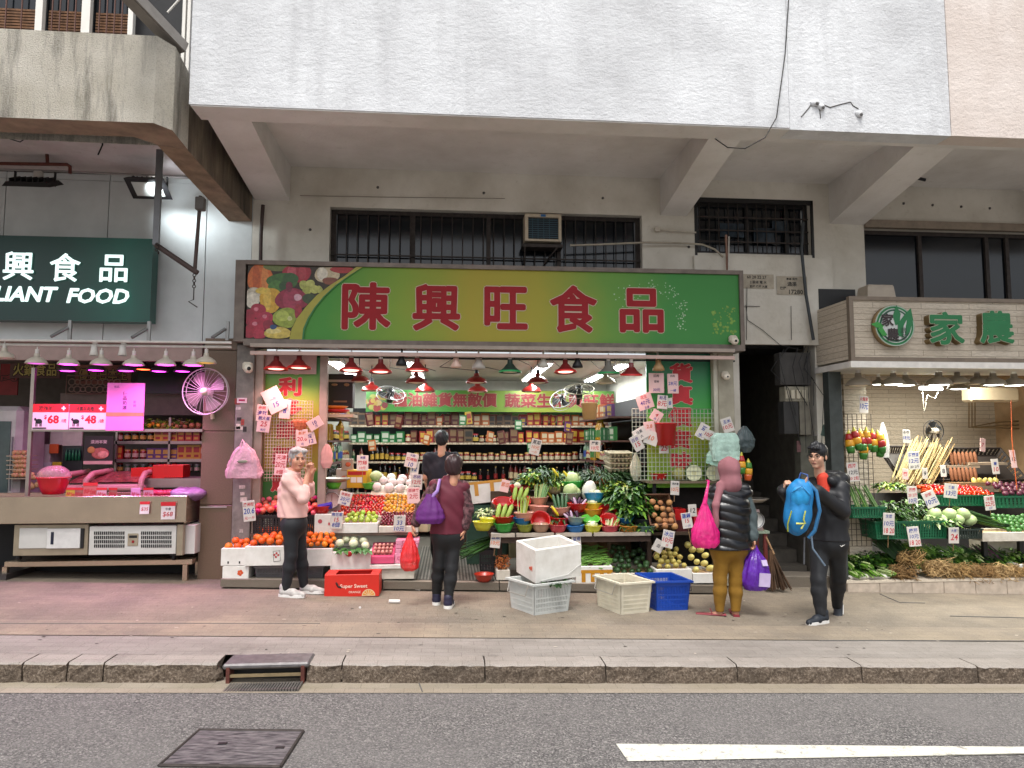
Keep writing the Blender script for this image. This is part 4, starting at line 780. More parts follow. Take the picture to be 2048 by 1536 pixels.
def crate(name,label,loc,w,d,h,mat,rz=0,nx=16,rows=3,tilt=0,group=None,solid=.25,rim=.022,taper=.9,handle=None):
 th=thing(name,label,'crate',loc,rz,group); th.rotation_euler=(tilt,0,rz); W2,D2=w/2,d/2
 fac=lambda z:taper+(1-taper)*z/h
 def P4(u,s,z,off=0.):# u in -1..1 along the side s
  f=fac(z); a=W2*f+off; c=D2*f+off
  return[(u*W2*f,D2-c,z),(a,D2+u*D2*f,z),(-u*W2*f,D2+c,z),(-a,D2-u*D2*f,z)][s]
 for s in range(4):
  b=MB(); b.mat(mat); n=nx if s in(0,2)else max(4,int(nx*d/w)); bands=[(0,.08)]+[((r+1)/(rows+1)*.8+.02,(r+1)/(rows+1)*.8+.06)for r in range(rows-1)]+[(.82,1.)]
  def panel(u0,u1,z0,z1):
   V=[P4(u0,s,z0),P4(u1,s,z0),P4(u1,s,z1),P4(u0,s,z1)]+[P4(u0,s,z0,-.008),P4(u1,s,z0,-.008),P4(u1,s,z1,-.008),P4(u0,s,z1,-.008)]
   b.add(V,[(0,1,2,3),(7,6,5,4),(0,4,5,1),(3,2,6,7),(1,5,6,2),(0,3,7,4)])
  for a,c in bands:panel(-1,1,a*h,c*h)
  for(a,c),(e,f)in zip(bands,bands[1:]):
   panel(-1,-1+solid*.5,c*h,e*h); panel(1-solid*.5,1,c*h,e*h)
   for i in range(n):
    u0=-1+solid*.5+(2-solid)*(i+.3)/n; panel(u0,u0+(2-solid)/n*.55,c*h,e*h)
  b.o('side_panel',th)
 b=MB(); b.mat(mat); b.bx(-W2*taper,W2*taper,D2-D2*taper,D2+D2*taper,0,.01); b.o('crate_floor',th)
 b=MB(); b.mat(mat); q=[(-W2,0),(W2,0),(W2,d),(-W2,d)]; r=rim
 V=[(x+(r if x>0 else-r),y+(r if y>D2 else-r),h)for x,y in q]+[(x,y,h)for x,y in q]; V+=[(x,y,z-.018)for x,y,z in V]
 b.add(V,[(0,1,5,4),(1,2,6,5),(2,3,7,6),(3,0,4,7),(8,12,13,9),(9,13,14,10),(10,14,15,11),(11,15,12,8),(0,8,9,1),(1,9,10,2),(2,10,11,3),(3,11,8,0)]); b.o('rim',th)
 if handle:
  for sx in handle:b=MB(); b.mat(M('b8b4ac',.35,m=.7)); a=sx*(W2+rim); b.tube([(a,.06,h-.01),(a+sx*.03,.07,h-.12),(a+sx*.03,d-.07,h-.12),(a,d-.06,h-.01)],.005,5); b.o('wire_handle',th)
 return th
# fruit prototypes
def fruit_me(mat,r,fl=1.,jit=.03,stemm=None,n=10,nm=7,shape=None):
 b=MB(); b.mat(mat); b.ell((0,0,0),(r,r,r*fl),n,nm,jit=jit)
 if stemm:b.mat(stemm); b.disc((0,0,r*fl*1.0),r*.18,(0,0,1),6)
 o=b.o('proto'); me=o.data; bpy.data.objects.remove(o); return me
LEAFG=M('2c5a22',.5,v=.3,rn=.3)
FR={'orange':fruit_me(M('d8620f',.5,v=.16,rn=.2,hue=.015,b=.15,bs=300),.041,.95,.015,M('5a6a24')),'mandarin':fruit_me(M('dd7412',.45,v=.1,rn=.15,hue=.015),.033,.85,.02,LEAFG),'apple':fruit_me(M('b82a3c',.4,v=.25,rn=.35,hue=.02,col2='d8605a',sc=10),.042,.92,.03,M('4a2c1c')),'lime':fruit_me(M('8fae3a',.35,v=.15,rn=.2,hue=.02),.03,1.0,.02,M('5a6a2a')),'tomato':fruit_me(M('b8200f',.25,v=.2,rn=.45,hue=.015),.022,.95,.02,LEAFG,8,6),'kumquat':fruit_me(M('c98f26',.4,v=.15,rn=.25,hue=.025),.024,1.,.02,M('5a6a2a'),8,6),'grape':fruit_me(M('6a1226',.25,v=.2,rn=.3,hue=.01),.017,1.1,.02,None,7,5),
'pear':fruit_me(M('d6ccc8',.7,v=.08,rn=.06,b=.4,bs=120),.062,.92,.03),'guava':fruit_me(M('d3d6b4',.5,v=.1,rn=.08),.05,.95,.04),'potato':fruit_me(M('a5774a',.7,v=.2,rn=.15,hue=.01,b=.3,bs=60),.04,.9,.06),'avocado':fruit_me(M('2c4a24',.5,v=.3,rn=.25,b=.4,bs=90),.034,1.35,.04),'squash':fruit_me(M('b9a95a',.5,v=.15,rn=.12,hue=.01),.035,1.5,.04,M('4a5a24')),'cucumber_melon':fruit_me(M('d5c97a',.5,v=.12,rn=.1),.04,1.9,.03),'radish':fruit_me(M('d8d8c4',.45,v=.08,rn=.06),.045,2.2,.03),'plum':fruit_me(M('c98c80',.5,v=.2,rn=.2),.02,1.,.03),'red_onion':fruit_me(M('5a2438',.4,v=.2,rn=.25),.03,.9,.04),'cabbage':fruit_me(M('aabd84',.5,v=.2,rn=.12,b=.8,bs=25),.085,.85,.06,None,14,9),'green_fruit':fruit_me(M('3f7030',.4,v=.2,rn=.25),.03,1.1,.03),'egg':fruit_me(M('b98a62',.5,v=.08,rn=.1),.026,1.2,.01,None,8,6),'carrot_piece':fruit_me(M('c9542a',.5,v=.15,rn=.15),.022,3.2,.04)}
def fr(kind,loc,label,group,rot=None,s=1.,name=None):
 o=bpy.data.objects.new(name or kind,FR[kind]); COL.objects.link(o); o.location=loc; o.rotation_euler=rot or(rnd.uniform(-.5,.5),rnd.uniform(-.5,.5),rnd.uniform(0,6.28)); o.scale=(s,s,s); tag(o,label,(name or kind).replace('_',' '),group); return o
def heap(kind,label,group,x0,x1,y0,y1,z0,z1,r,rows=None,name=None,rot=None,mound=.0,s=1.,skip=.0,lay=None):
 L=math.hypot(y1-y0,z1-z0); rows=rows or max(1,int(L/(r*1.75))); c=0
 for j in range(rows):
  f=(j+.5)/rows; n=max(1,int((x1-x0)/(r*2.02))); off=r*(j%2)
  for i in range(n+(0 if j%2 else 0)):
   x=x0+r+off+(x1-x0-2*r)*i/max(1,n-1)*(1-.5/n*(j%2)*2)+rnd.uniform(-.15,.15)*r
   if x>x1 or rnd.random()<skip:continue
   u=(x-(x0+x1)/2)/((x1-x0)/2); z=z0+(z1-z0)*f+mound*(1-u*u)+rnd.uniform(-.25,.35)*r
   q=rot()if rot else None
   fr(kind,(x,y0+(y1-y0)*f+rnd.uniform(-.2,.2)*r,z+zg(x)-zg((x0+x1)/2)),label,group,q,s*rnd.uniform(.84,1.12),name); c+=1
 return c
def pxbox(px0,px1,py0,py1,Y):a,c=corners(px0,py0,px1,py1,Y); return a.x,c.x,c.z,a.z
# ---------------- fruit side
x0,x1,z0,z1=pxbox(445,497,1131,1159,8.06); o=open_box('fruit_carton','small white carton with orange leaf print at the bottom by the pillar','carton',((x0+x1)/2,8.06,z0),x1-x0,.26,z1-z0-.004,FOAM)
part(o,'leaf_print',lambda b:[b.disc((.05+.018*math.cos(q),-.0015-.0002*i,.07+.018*math.sin(q)),.016,n=7)for i,q in enumerate((0,1.2,2.4,3.6,4.8))],M('c04a1c',.6))
x0,x1,z0,z1=pxbox(442,494,1096,1131,8.06); o=open_box('fruit_carton','upper small white carton of oranges stacked by the pillar','carton',((x0+x1)/2,8.06,z0),x1-x0,.26,z1-z0,FOAM,fill=CARD)
part(o,'hand_hole',lambda b:[b.bx(s*.06-.008,s*.06+.008,-.002,-.0005,.02,.045)for s in(-1,1)],BLACK)
heap('orange','orange in the small upper carton by the pillar','oranges in the small upper carton',x0+.02,x1-.0,8.09,8.28,z1-.01,z1+.06,.041)
GREYC=M('6d6a6c',.6,v=.15)
for px0,px1,lab in((504,578,'grey plastic crate under the big foam box of oranges'),(598,652,'grey plastic crate under the foam box of mandarins')):
 x0,x1,z0,z1=pxbox(px0,px1,1131,1159,8.12); crate('plastic_crate',lab,((x0+x1)/2,8.12,z0),x1-x0-.05,.4,z1-z0-.005,GREYC,nx=18,rows=3,rim=.01)
x0,x1,z0,z1=pxbox(489,584,1092,1131,8.03); o=open_box('foam_box','big white foam box of oranges with a small square stamp','foam box',((x0+x1)/2,8.03,z0),x1-x0,.5,z1-z0,FOAM,fill=CARD)
part(o,'stamp',lambda b:b.tube([(.06,-.003,.04),(.13,-.003,.05),(.12,-.003,.16),(.05,-.003,.15),(.06,-.003,.04)],.002,4),BLACK); part(o,'stamp_print',lambda b:[b.disc((.085+.02*math.cos(q),-.002-.0002*i,.11+.02*math.sin(q)),.012,n=6)for i,q in enumerate((0,1.5,3,4.5))],M('b02828'))
heap('orange','orange piled in the big white foam box','oranges in the big foam box',x0+.03,x1-.03,8.07,8.42,z1-.0,z1+.13,.041,mound=.03)
x0,x1,z0,z1=pxbox(596,664,1097,1132,8.03); open_box('foam_box','white foam box of leafy mandarins beside the woman in pink','foam box',((x0+x1)/2,8.03,z0),x1-x0,.5,z1-z0,FOAM,fill=CARD)
heap('mandarin','mandarin with a leaf piled in the white foam box','mandarins in the foam box',x0+.02,x1+.02,8.06,8.45,z1+.0,z1+.2,.033,mound=.03)
x0,x1,z0,z1=pxbox(661,741,1103,1143,8.04); o=open_box('foam_box','film wrapped white foam box of pale guavas on dark leaves','foam box',((x0+x1)/2,8.04,z0),x1-x0,.42,z1-z0,FOAM,fill=LEAFG); gx=o
part(o,'red_tag',lambda b:b.ell((-.02,-.004,.19),(.035,.003,.03),8,5),M('b01c24',.4))
def leaf(b,p,d,up,L,w,bend=.3,seg=2):
 d=Vector(d).normalized(); s=d.cross(Vector(up)); s=s.normalized()if s.length>1e-4 else Vector((1,0,0)); n=s.cross(d); V=[]
 for i in range(seg+1):
  f=i/seg; q=Vector(p)+d*(L*f)-n*0+Vector((0,0,-1))*(bend*L*f*f); ww=w*math.sin(math.pi*min(.97,.12+.85*f)); V+=[q-s*ww/2+n*.15*ww,q,q+s*ww/2+n*.15*ww]
 b.add(V,[q for i in range(seg)for q in((3*i,3*i+1,3*i+4,3*i+3),(3*i+1,3*i+2,3*i+5,3*i+4))],True)
b=MB(o.location); b.mat(LEAFG)
for i in range(26):leaf(b,(rnd.uniform(x0+.02,x1-.02),rnd.uniform(8.03,8.2),z1+rnd.uniform(.0,.02)),(rnd.uniform(-1,1),-1,.1),(0,0,1),.12,.06,.35)
tag(b.o('leaf_bedding',kind='stuff'),'dark green leaves under the pale guavas','leaves')
heap('guava','pale guava lying on dark leaves in the film wrapped box','pale guavas in the foam box',x0+.03,x1-.02,8.12,8.36,z1+.04,z1+.1,.05)
x0,x1,z0,z1=pxbox(660,744,1144,1158,8.03); b=MB((x0,8.03,z0)); b.mat(M('7a4a30',.7,v=.2)); b.bx(x0,x1,8.03,8.45,z0,z1-.002); tag(b.o('wooden_board'),'brown board under the box of guavas','board')
x0,x1,z0,z1=pxbox(741,828,1134,1158,8.04); open_box('foam_box','beige foam box at the bottom beside the entrance','foam box',((x0+x1)/2,8.04,z0),x1-x0,.4,z1-z0-.012,FOAMD)
b=MB((x0,8.03,z1)); b.mat(FOAM); b.bx(x0-.01,x1+.015,8.01,8.4,z1-.012,z1+.025); tag(b.o('foam_sheet'),'white foam lid under the pink fruit boxes','lid')
PNK=M('c0456a',.5,v=.1); PNK2=M('d98aa4',.5,v=.1)
x0,x1,z0,z1=pxbox(741,788,1101,1127,8.06); zb=z0
t=thing('gift_box','pink gift box with window showing pale plums','gift box',((x0+x1)/2,8.06,z0)); w=x1-x0
part(t,'box_body',lambda b:b.add([(-w/2,0,0),(w/2,0,0),(w/2,.3,0),(-w/2,.3,0),(-w/2,0,.07),(w/2,0,.07),(w/2,.3,.19),(-w/2,.3,.19)],[(0,1,5,4),(1,2,6,5),(2,3,7,6),(3,0,4,7),(4,5,6,7)]),PNK)
part(t,'window',lambda b:b.add([(-w*.36,.04,.0895),(w*.36,.04,.0895),(w*.36,.26,.1775),(-w*.36,.26,.1775)],[(0,1,2,3)]),M('8a4a4a',.3))
for j in range(3):
 for i in range(5):fr('plum',(t.location.x-.09+.045*i,8.11+.07*j,z0+.12+.028*j),'pale plum in the window of the pink gift box','plums in the gift box')
for k in range(4):
 px0,px1,py0,py1=[(789,822,1106,1127),(791,832,1097,1106),(791,836,1088,1097),(792,838,1079,1088)][k]; x0,x1,z0,z1=pxbox(px0,px1,py0,py1,8.1+.02*(k>0)); t=thing('gift_carton','pink fruit carton, %s of the stack'%['low one in front','lowest','middle','topmost'][k],'carton',((x0+x1)/2,8.1,z0),group='pink cartons by the entrance')
 part(t,'carton_body',lambda b:b.rbox((0,.15,(z1-z0)/2),(x1-x0,.3,z1-z0-.004),.004),PNK2); part(t,'printed_mark',lambda b:(b.ring((-.04,-.002,(z1-z0)/2),.018,.003,n=10,k=4),b.bx(.02,.09,-.002,-.0005,.015,.035)),PNK)
# upper tier
x0,x1,z0,z1=pxbox(500,836,1066,1072,8.25); b=MB((x0,8.25,z0)); b.mat(M('5a4c40',.7,v=.3,st=(1,5,5))); b.bx(x0,x1,8.25,8.85,z0,z1); tag(b.o('display_board'),'brown shelf board carrying the upper tier of fruit','shelf'); ZT=z1
for px in(515,660,830):
 b=MB((X(px,8.5),8.5,.1)); b.mat(DARK); x=X(px,8.5); b.bx(x-.02,x+.02,8.5,8.54,zp(x),z0); tag(b.o('shelf_post'),{515:'dark post under the apple crate end of the shelf',660:'dark post under the middle of the fruit shelf',830:'dark post under the entrance end of the fruit shelf'}[px],'post')
for px0,px1,lab in((503,570,'black wire crate of red apples beside the grey pillar'),(588,636,'black wire crate of red apples behind the woman in pink')):
 x0,x1,z0,z1=pxbox(px0,px1,1030,1064,8.27); crate('apple_crate',lab,((x0+x1)/2,8.27,ZT),x1-x0-.02,.42,z1-ZT,M('241c20',.5),nx=10,rows=6,rim=.008,taper=.97,solid=.1)
heap('apple','red apple in a pink foam net in the black crate','red apples in the black crates',X(502,8.3),X(636,8.3),8.3,8.62,ZT+.2,ZT+.40,.042,mound=.03)
b=MB(); 
for i in range(13):
 p=Vector((rnd.uniform(X(505,8.3),X(640,8.3)),8.31+rnd.uniform(0,.25),0)); p.z=ZT+.2+(p.y-8.3)*.62+.03
 b=MB(p); b.mat(M('c81468',.4,v=.15)); b.lathe([(.02,-.02),(.044,-.005),(.045,.012),(.02,.034)],10,p,R3(-.6,rnd.uniform(-.4,.4),0)); tag(b.o('foam_net'),'bright magenta foam net round an apple in the black crate','foam net','magenta foam nets')
x0,x1,z0,z1=pxbox(629,680,1028,1064,8.26); o=open_box('fruit_carton','white carton with small red print under the scale','carton',((x0+x1)/2,8.26,ZT),x1-x0,.32,z1-ZT,FOAM)
part(o,'printed_mark',lambda b:(b.disc((-.08,-.0015,.13),.025,n=8),b.disc((.02,-.0015,.1),.012,n=6,ry=.02)),M('b04a54'))
x0,x1,z0,z1=pxbox(676,755,1046,1066,8.22); open_box('fruit_box','low white box of green limes with a price card','box',((x0+x1)/2,8.24,ZT),x1-x0,.34,z1-z0,FOAM,fill=CARD); ZL=ZT+z1-z0
heap('lime','green lime in the low white box','limes in the low white box',x0+.06,x1-.01,8.28,8.52,ZL+.005,ZL+.09,.031)
x0,x1,z0,z1=pxbox(757,836,1053,1066,8.22); open_box('fruit_box','low white tray of dark red grapes','box',((x0+x1)/2,8.24,ZT),x1-x0,.34,z1-z0,FOAMD,fill=CARD)
heap('grape','dark red grape in the low tray','dark red grapes in the tray',x0+.01,x1-.01,8.26,8.5,ZT+.08,ZT+.2,.018)
def tray(px0,px1,Y0,Y1,z0,z1,m,lab):
 x0,x1=X(px0,Y0),X(px1,Y0); b=MB((x0,Y0,z0)); b.mat(m); b.add([(x0,Y0,z0-.05),(x1,Y0,z0-.05),(x1,Y1,z1-.05),(x0,Y1,z1-.05),(x0,Y0,z0+.01),(x1,Y0,z0+.01),(x1,Y1,z1+.0),(x0,Y1,z1+.0)],[(0,3,2,1),(4,5,6,7),(0,1,5,4),(1,2,6,5),(2,3,7,6),(3,0,4,7)]); return tag(b.o('fruit_tray'),lab,'tray')
zt0,zt1=at(720,1030,8.52).z,at(720,990,8.85).z
tray(662,768,8.5,8.85,zt0-.03,zt1-.03,FOAMD,'sloping foam tray under the cherry tomatoes'); heap('tomato','small red cherry tomato on the sloping tray','cherry tomatoes',X(664,8.5),X(768,8.5),8.52,8.86,zt0,zt1,.0225)
tray(769,838,8.5,8.85,zt0-.03,zt1-.03,FOAMD,'sloping foam tray under the yellow kumquats'); heap('kumquat','yellow green kumquat on the sloping tray','kumquats',X(766,8.5),X(838,8.5),8.52,8.86,zt0,zt1,.0245)
b=MB(); b.mat(M('3a3a24',.6,v=.3))
for i in range(28):p=(X(rnd.uniform(690,740),8.7),8.7+rnd.uniform(-.1,.08),zt0+.1+rnd.uniform(0,.05)); leaf(b,p,(rnd.uniform(-1,1),-.6,.5),(0,0,1),.05,.015,.1,1)
tag(b.o('tomato_stalks',kind='stuff'),'dark stalks among the cherry tomatoes','stalks')
zq=at(780,990,8.88).z; tray(742,836,8.86,9.2,zq,zq+.1,M('cfc6b4',.6),'pale foam tray of wrapped pears'); heap('pear','round pear wrapped in white foam net','foam wrapped pears',X(745,8.9),X(836,8.9),8.9,9.2,zq+.07,zq+.21,.062)
x0,x1,z0,z1=pxbox(690,765,975,990,8.9); b=MB((x0,8.9,z0)); b.mat(PALEW); b.bx(x0-.4,x1,8.9,9.3,z0-.03,z0); tag(b.o('display_board'),'pale shelf board behind the tomatoes','shelf')
x0,x1,z0,z1=pxbox(693,734,940,976,9.0); t=thing('yellow_carton','yellow fruit carton with red band behind the tomatoes','carton',((x0+x1)/2,9.0,z0),-.12)
w,h=x1-x0,z1-z0; part(t,'carton_body',lambda b:b.rbox((0,.13,h/2),(w,.26,h),.004),M('c89a1c',.6)); part(t,'printed_band',lambda b:(b.bx(-w*.45,w*.45,-.002,-.0005,h*.72,h*.92)),M('a81c1c',.6)); part(t,'printed_panel',lambda b:(b.bx(-w*.3,-w*.02,-.002,-.0005,h*.3,h*.6),b.bx(w*.02,w*.3,-.002,-.0005,h*.3,h*.6)),WHITE)
for(q,lab,m)in(((672,700,938,978),'grey carton with orange mark leaning behind the scale','a8a29a'),((683,706,918,942),'small tan carton on top behind the scale','9a8a7a')):
 x0,x1,z0,z1=pxbox(*q,9.05); t=thing('carton',lab,'carton',((x0+x1)/2,9.05,z0),.1); part(t,'carton_body',lambda b:b.rbox((0,.1,(z1-z0)/2),(x1-x0,.2,z1-z0),.004),M(m,.7)); part(t,'printed_mark',lambda b:b.ell((.01,-.002,(z1-z0)*.55),(.035,.002,.03),8,4),M('b0522c',.6))
# hanging scale with round dial
def dial_scale(px,py,Y,label,bowl):
 DC='c9a8a4' if bowl else 'b4b4b0'
 p=at(px,py,Y); t=thing('dial_scale',label,'scale',p); DS=M('a8908c',.4,m=.3)
 part(t,'body',lambda b:b.box((0,.1,-.01),(.2,.16,.26),None,(.6,.8)),DS); part(t,'dial',lambda b:b.lathe([(.0,0),(.088,0),(.095,.012),(.095,.03)],20,(0,.0,0),R3(math.pi/2,0,0)),M(DC,.4)); part(t,'dial_rim',lambda b:b.ring((0,-.005,0),.092,.007,n=24,k=5),GREYM)
 part(t,'needle',lambda b:b.bx(-.003,.003,-.016,-.013,-.01,.065),RED); part(t,'neck',lambda b:b.tube([(0,.1,.11),(0,.1,.2)],.022,8),GREYM); part(t,'pan',lambda b:b.lathe([(.02,.19),(.13,.205),(.2,.25),(.195,.252),(.12,.212),(0,.205)],20,(0,.1,0)),STEEL)
 if bowl:part(t,'printed_ticks',lambda b:[b.bx(.07*math.sin(q)-.003,.07*math.sin(q)+.003,-.0015,-.0005,.07*math.cos(q)-.003,.07*math.cos(q)+.003)for q in[i*.52 for i in range(12)]],BLACK)
 return t
dial_scale(664,1000,8.55,'round dial scale with steel pan by the tomato tray',1)
def bowl(px,py,wpx,Y,mat,label,tilt=(0,0,0),hr=.42,name='plastic_bowl',group='plastic bowls of vegetables on the display',flat=.62,ribs=True):
 p=at(px,py,Y); r=S(wpx,Y)/2; h=r*2*hr; t=thing(name,label,'bowl',p,0,group); t.rotation_euler=tilt
 part(t,'bowl_body',lambda b:b.lathe([(0,.004),(r*flat,0),(r*.84,h*.5),(r*.97,h*.93),(r*1.04,h),(r*1.03,h*1.03),(r*.93,h*.92),(r*.8,h*.48),(r*flat*.95,.015),(0,.018)],20),mat)
 if ribs:part(t,'rim',lambda b:b.ring((0,0,h),r*1.03,r*.03,(0,0,1),20,5),mat)
 return t,p,r,h
pl=lambda c,a=1.:M(c,.3,v=.06,spec=.6)
BW={'red':pl('b01414'),'green':pl('2f9a3a'),'olive':pl('7f8a2a'),'tan':pl('a8866e'),'pinkred':pl('b8404a'),'blue':pl('1f6aa8'),'yellow':pl('c9c83a'),'orange':pl('c9822a'),'teal':pl('4a6a60'),'pink':pl('d0907e'),'clear':pl('8a9a84'),'lime':pl('5ab83a'),'dgrey':pl('34383c'),'ltan':pl('b8a884'),'emer':pl('1f8a5a'),'sky':pl('2f8ab8'),'gold':pl('c9a020'),'purp':pl('4a2c8a')}
bowl(667,977,34,8.65,BW['lime'],'bright green bowl sitting on the scale pan',group=None); bowl(644,1027,34,8.35,BW['red'],'red bowl with a blue packet beside the pink sweater',group=None)
b=MB(at(650,1013,8.34)); b.mat(M('34288a',.4)); b.box(b.org,(.16,.08,.05),R3(.3,-.2,0)); tag(b.o('blue_packet'),'blue packet lying in the red bowl by the scale','packet')
bowl(738,978,28,9.0,BW['lime'],'green basin beside the yellow carton',group=None); fr('cabbage',at(752,952,9.05),'pale green melon behind the yellow carton',None,name='melon',s=.9)
# ---------------- vegetable helpers
GR={'dk':M('1f3f17',.5,v=.4,rn=.2,sc=15),'md':M('2c5419',.5,v=.4,rn=.2,sc=15),'lt':M('5f8a2c',.5,v=.3,rn=.2,sc=15),'yl':M('9aa83a',.5,v=.3,sc=15),'pale':M('b0c084',.5,v=.2),'whitegreen':M('c9d0a8',.5,v=.15),'purple':M('3c1a38',.4,v=.4),'lav':M('b8a0b8',.5,v=.2),'root':M('8f7448',.8,v=.35,sc=25),'bean':M('5f8a34',.5,v=.2),'straw':M('a8996a',.7,v=.3)}
def greens(name,label,p,rx,ry,rz_,n,L,w,mats,cat='vegetables',up=.6,group=None,stalk=0,kind=None,bend=.5):
 b=MB(p)
 for i in range(n):
  q=rnd.uniform(0,6.28); f=math.sqrt(rnd.random()); th=rnd.uniform(0,1.45); c=Vector(p)+Vector((rx*f*math.cos(q),ry*f*math.sin(q),rz_*rnd.random()*(1-f*.6)))
  d=Vector((math.cos(q)*rnd.uniform(.3,1),math.sin(q)*.8-.3,rnd.uniform(-.1,up+.4))); b.mat(mats[int(rnd.random()**1.3*len(mats))]); leaf(b,c,d,(rnd.uniform(-.4,.4),rnd.uniform(-.4,.4),1),L*rnd.uniform(.6,1.2),w*rnd.uniform(.7,1.2),bend)
 o=b.o(name,kind=kind); return tag(o,label,cat,group)
def stalks(name,label,p,q,n,spread,r,mats,L=None,cat='vegetables',fan_=.0,tip=None,group=None,curve=0.,parts=True):
 d=Vector(q)-Vector(p); root=thing(name,label,cat,p,0,group); s=d.cross(Vector((0,0,1))); s=s.normalized()if s.length>.01 else Vector((1,0,0)); u=s.cross(d).normalized()
 for i in range(n):
  a,c=rnd.gauss(0,spread),rnd.gauss(0,spread*.6); k=rnd.uniform(.85,1.1); e=d*k+s*(a*(1+fan_)+rnd.gauss(0,spread*.2))+u*c*(1+fan_)
  b=MB(); b.mat(mats[i%len(mats)]); m=(s*a+u*c+e)/2+Vector((0,0,curve)); b.tube([s*a+u*c,m,e],[r,r,r*.6],5)
  if tip:b.mat(tip); leaf(b,e-d*.15,d,(0,0,1),d.length*.35,r*7,.3)
  b.o('stalk',root)
 return root
# ---------------- vegetable bowls
x0,x1,z0,z1=pxbox(982,1302,1066,1073,8.12); ZV=z1
for k,(pa,pc)in enumerate(((982,1030),(1033,1108),(1112,1184),(1188,1302))):
 a,c=X(pa,8.12,1068),X(pc,8.12,1068); b=MB((a,8.12,z0)); b.mat(M('a59a8c',.6,v=.2)); b.bx(a,c,8.12,8.2,z0,z1); tag(b.o('display_board'),'white painted edge board under the vegetable bowls, %s section'%('first','second','third','fourth')[k],'shelf')
b=MB((x0,8.2,z0)); b.mat(M('3a2a20',.8,v=.3)); b.bx(x0,x1,8.15,8.19,z0-.07,z0-.002); b.bx(x0,x1,8.201,9.25,z0-.03,z0-.001); tag(b.o('display_table'),'brown timber table under the vegetable bowls','table')
for px in(1000,1152,1296):x=X(px,8.3); b=MB((x,8.3,zp(x))); b.mat(M('3a2a20',.8,v=.3)); b.bx(x-.025,x+.025,8.3,8.35,zp(x),z0-.07); tag(b.o('table_post'),{1000:'dark post under the entrance end of the vegetable table',1152:'dark post in the middle under the vegetable table',1296:'dark post under the potato end of the vegetable table'}[px],'post')
for k in range(4):
 b=MB((x0,8.3+.24*k,z1)); b.mat(M('4a3a2c',.8,v=.3)); y=8.3+.25*k; b.bx(x0+.05,x1-.05,y,y+.24,ZV,ZV+.13*k+.02); tag(b.o('display_step'),'%s wooden step under the vegetable bowls'%('front','second','third','back')[k],'step')
c7=lambda u,v:(960+u*.1758,920+v*.1758)
BL=[# u, v of the bowl's foot, width, Y, colour, what, tilt
(30,800,210,8.2,'yellow','nothing',0),(90,745,180,8.3,'yellow','nothing',0),(275,815,210,8.22,'green','nothing',0),(510,815,180,8.22,'olive','nothing',0),(690,815,195,8.22,'tan','nothing',0),(885,825,200,8.22,'pinkred','nothing',0),(1090,830,190,8.22,'blue','nothing',0),(1280,830,190,8.22,'yellow','radish',0),(1480,835,200,8.22,'pinkred','sprout',0),(1680,840,205,8.22,'orange','dark',0),(1885,845,215,8.22,'teal','greens',0),
(265,742,220,8.3,'red','bitter',0),(480,745,190,8.32,'blue','nothing',0),(505,690,205,8.3,'pink','celtuce',0),(680,720,200,8.34,'red','nothing',1.0),(895,750,210,8.34,'red','dark',0),(1085,735,195,8.32,'clear','eggplant',0),(1255,740,190,8.32,'lime','nothing',.35),(1465,745,200,8.34,'red','nothing',.6),(1650,720,190,8.36,'blue','dark',.2),(1860,760,210,8.36,'dgrey','nothing',0),
(260,560,220,8.6,'red','nothing',.35),(450,540,220,8.62,'red','bitter',.55),(660,620,215,8.45,'pink','nothing',0),(920,630,205,8.42,'pink','cuke',0),(1105,590,215,8.45,'red','eggplant',0),(1285,650,205,8.45,'orange','nothing',0),(1290,580,200,8.6,'yellow','mush',0),(1440,640,190,8.5,'red','nothing',.8),
(440,400,220,8.85,'red','white',.1),(670,520,215,8.65,'tan','beans',0),(850,380,180,8.9,'ltan','celery',.1),(1030,470,210,8.7,'clear','cabbage',0),(1300,480,210,8.65,'sky','white',-.15),(1450,540,170,8.7,'yellow','nothing',0),(1390,420,120,8.85,'red','white',0),(1870,470,180,8.75,'emer','nothing',0),
(650,290,190,8.95,'gold','yellowleaf',.6),(1050,350,240,8.9,'green','cabbage',0),(800,260,90,9.1,'emer','nothing',0)]
CN={'red':'red','green':'green','olive':'olive','tan':'tan','pinkred':'rose red','blue':'blue','yellow':'yellow','orange':'orange','teal':'grey green','pink':'pink','clear':'clear','lime':'bright green','dgrey':'charcoal','ltan':'beige','emer':'emerald','sky':'sky blue','gold':'golden yellow'}
WN={'nothing':'empty','radish':'white radish','sprout':'pale sprouts','dark':'dark gourds','greens':'green leaves','bitter':'bitter melons','celtuce':'cut stems','eggplant':'purple eggplants','cuke':'cucumbers','mush':'mushrooms','white':'white bulbs','beans':'long beans','celery':'celery','cabbage':'cabbage','yellowleaf':'yellow leaves'}
def long_veg(name,label,p,d,L,r,mat,group=None,taper=.6,n=8,cat=None):
 b=MB(p); b.mat(mat); d=Vector(d).normalized(); pr=[(0,.35),(.12,.9),(.5,1),(.85,.85),(1,.3)]; b.tube([Vector(p)+d*L*f for f,_ in pr],[r*k for _,k in pr],n); return tag(b.o(name),label,cat or name.replace('_',' '),group)
usedl={}
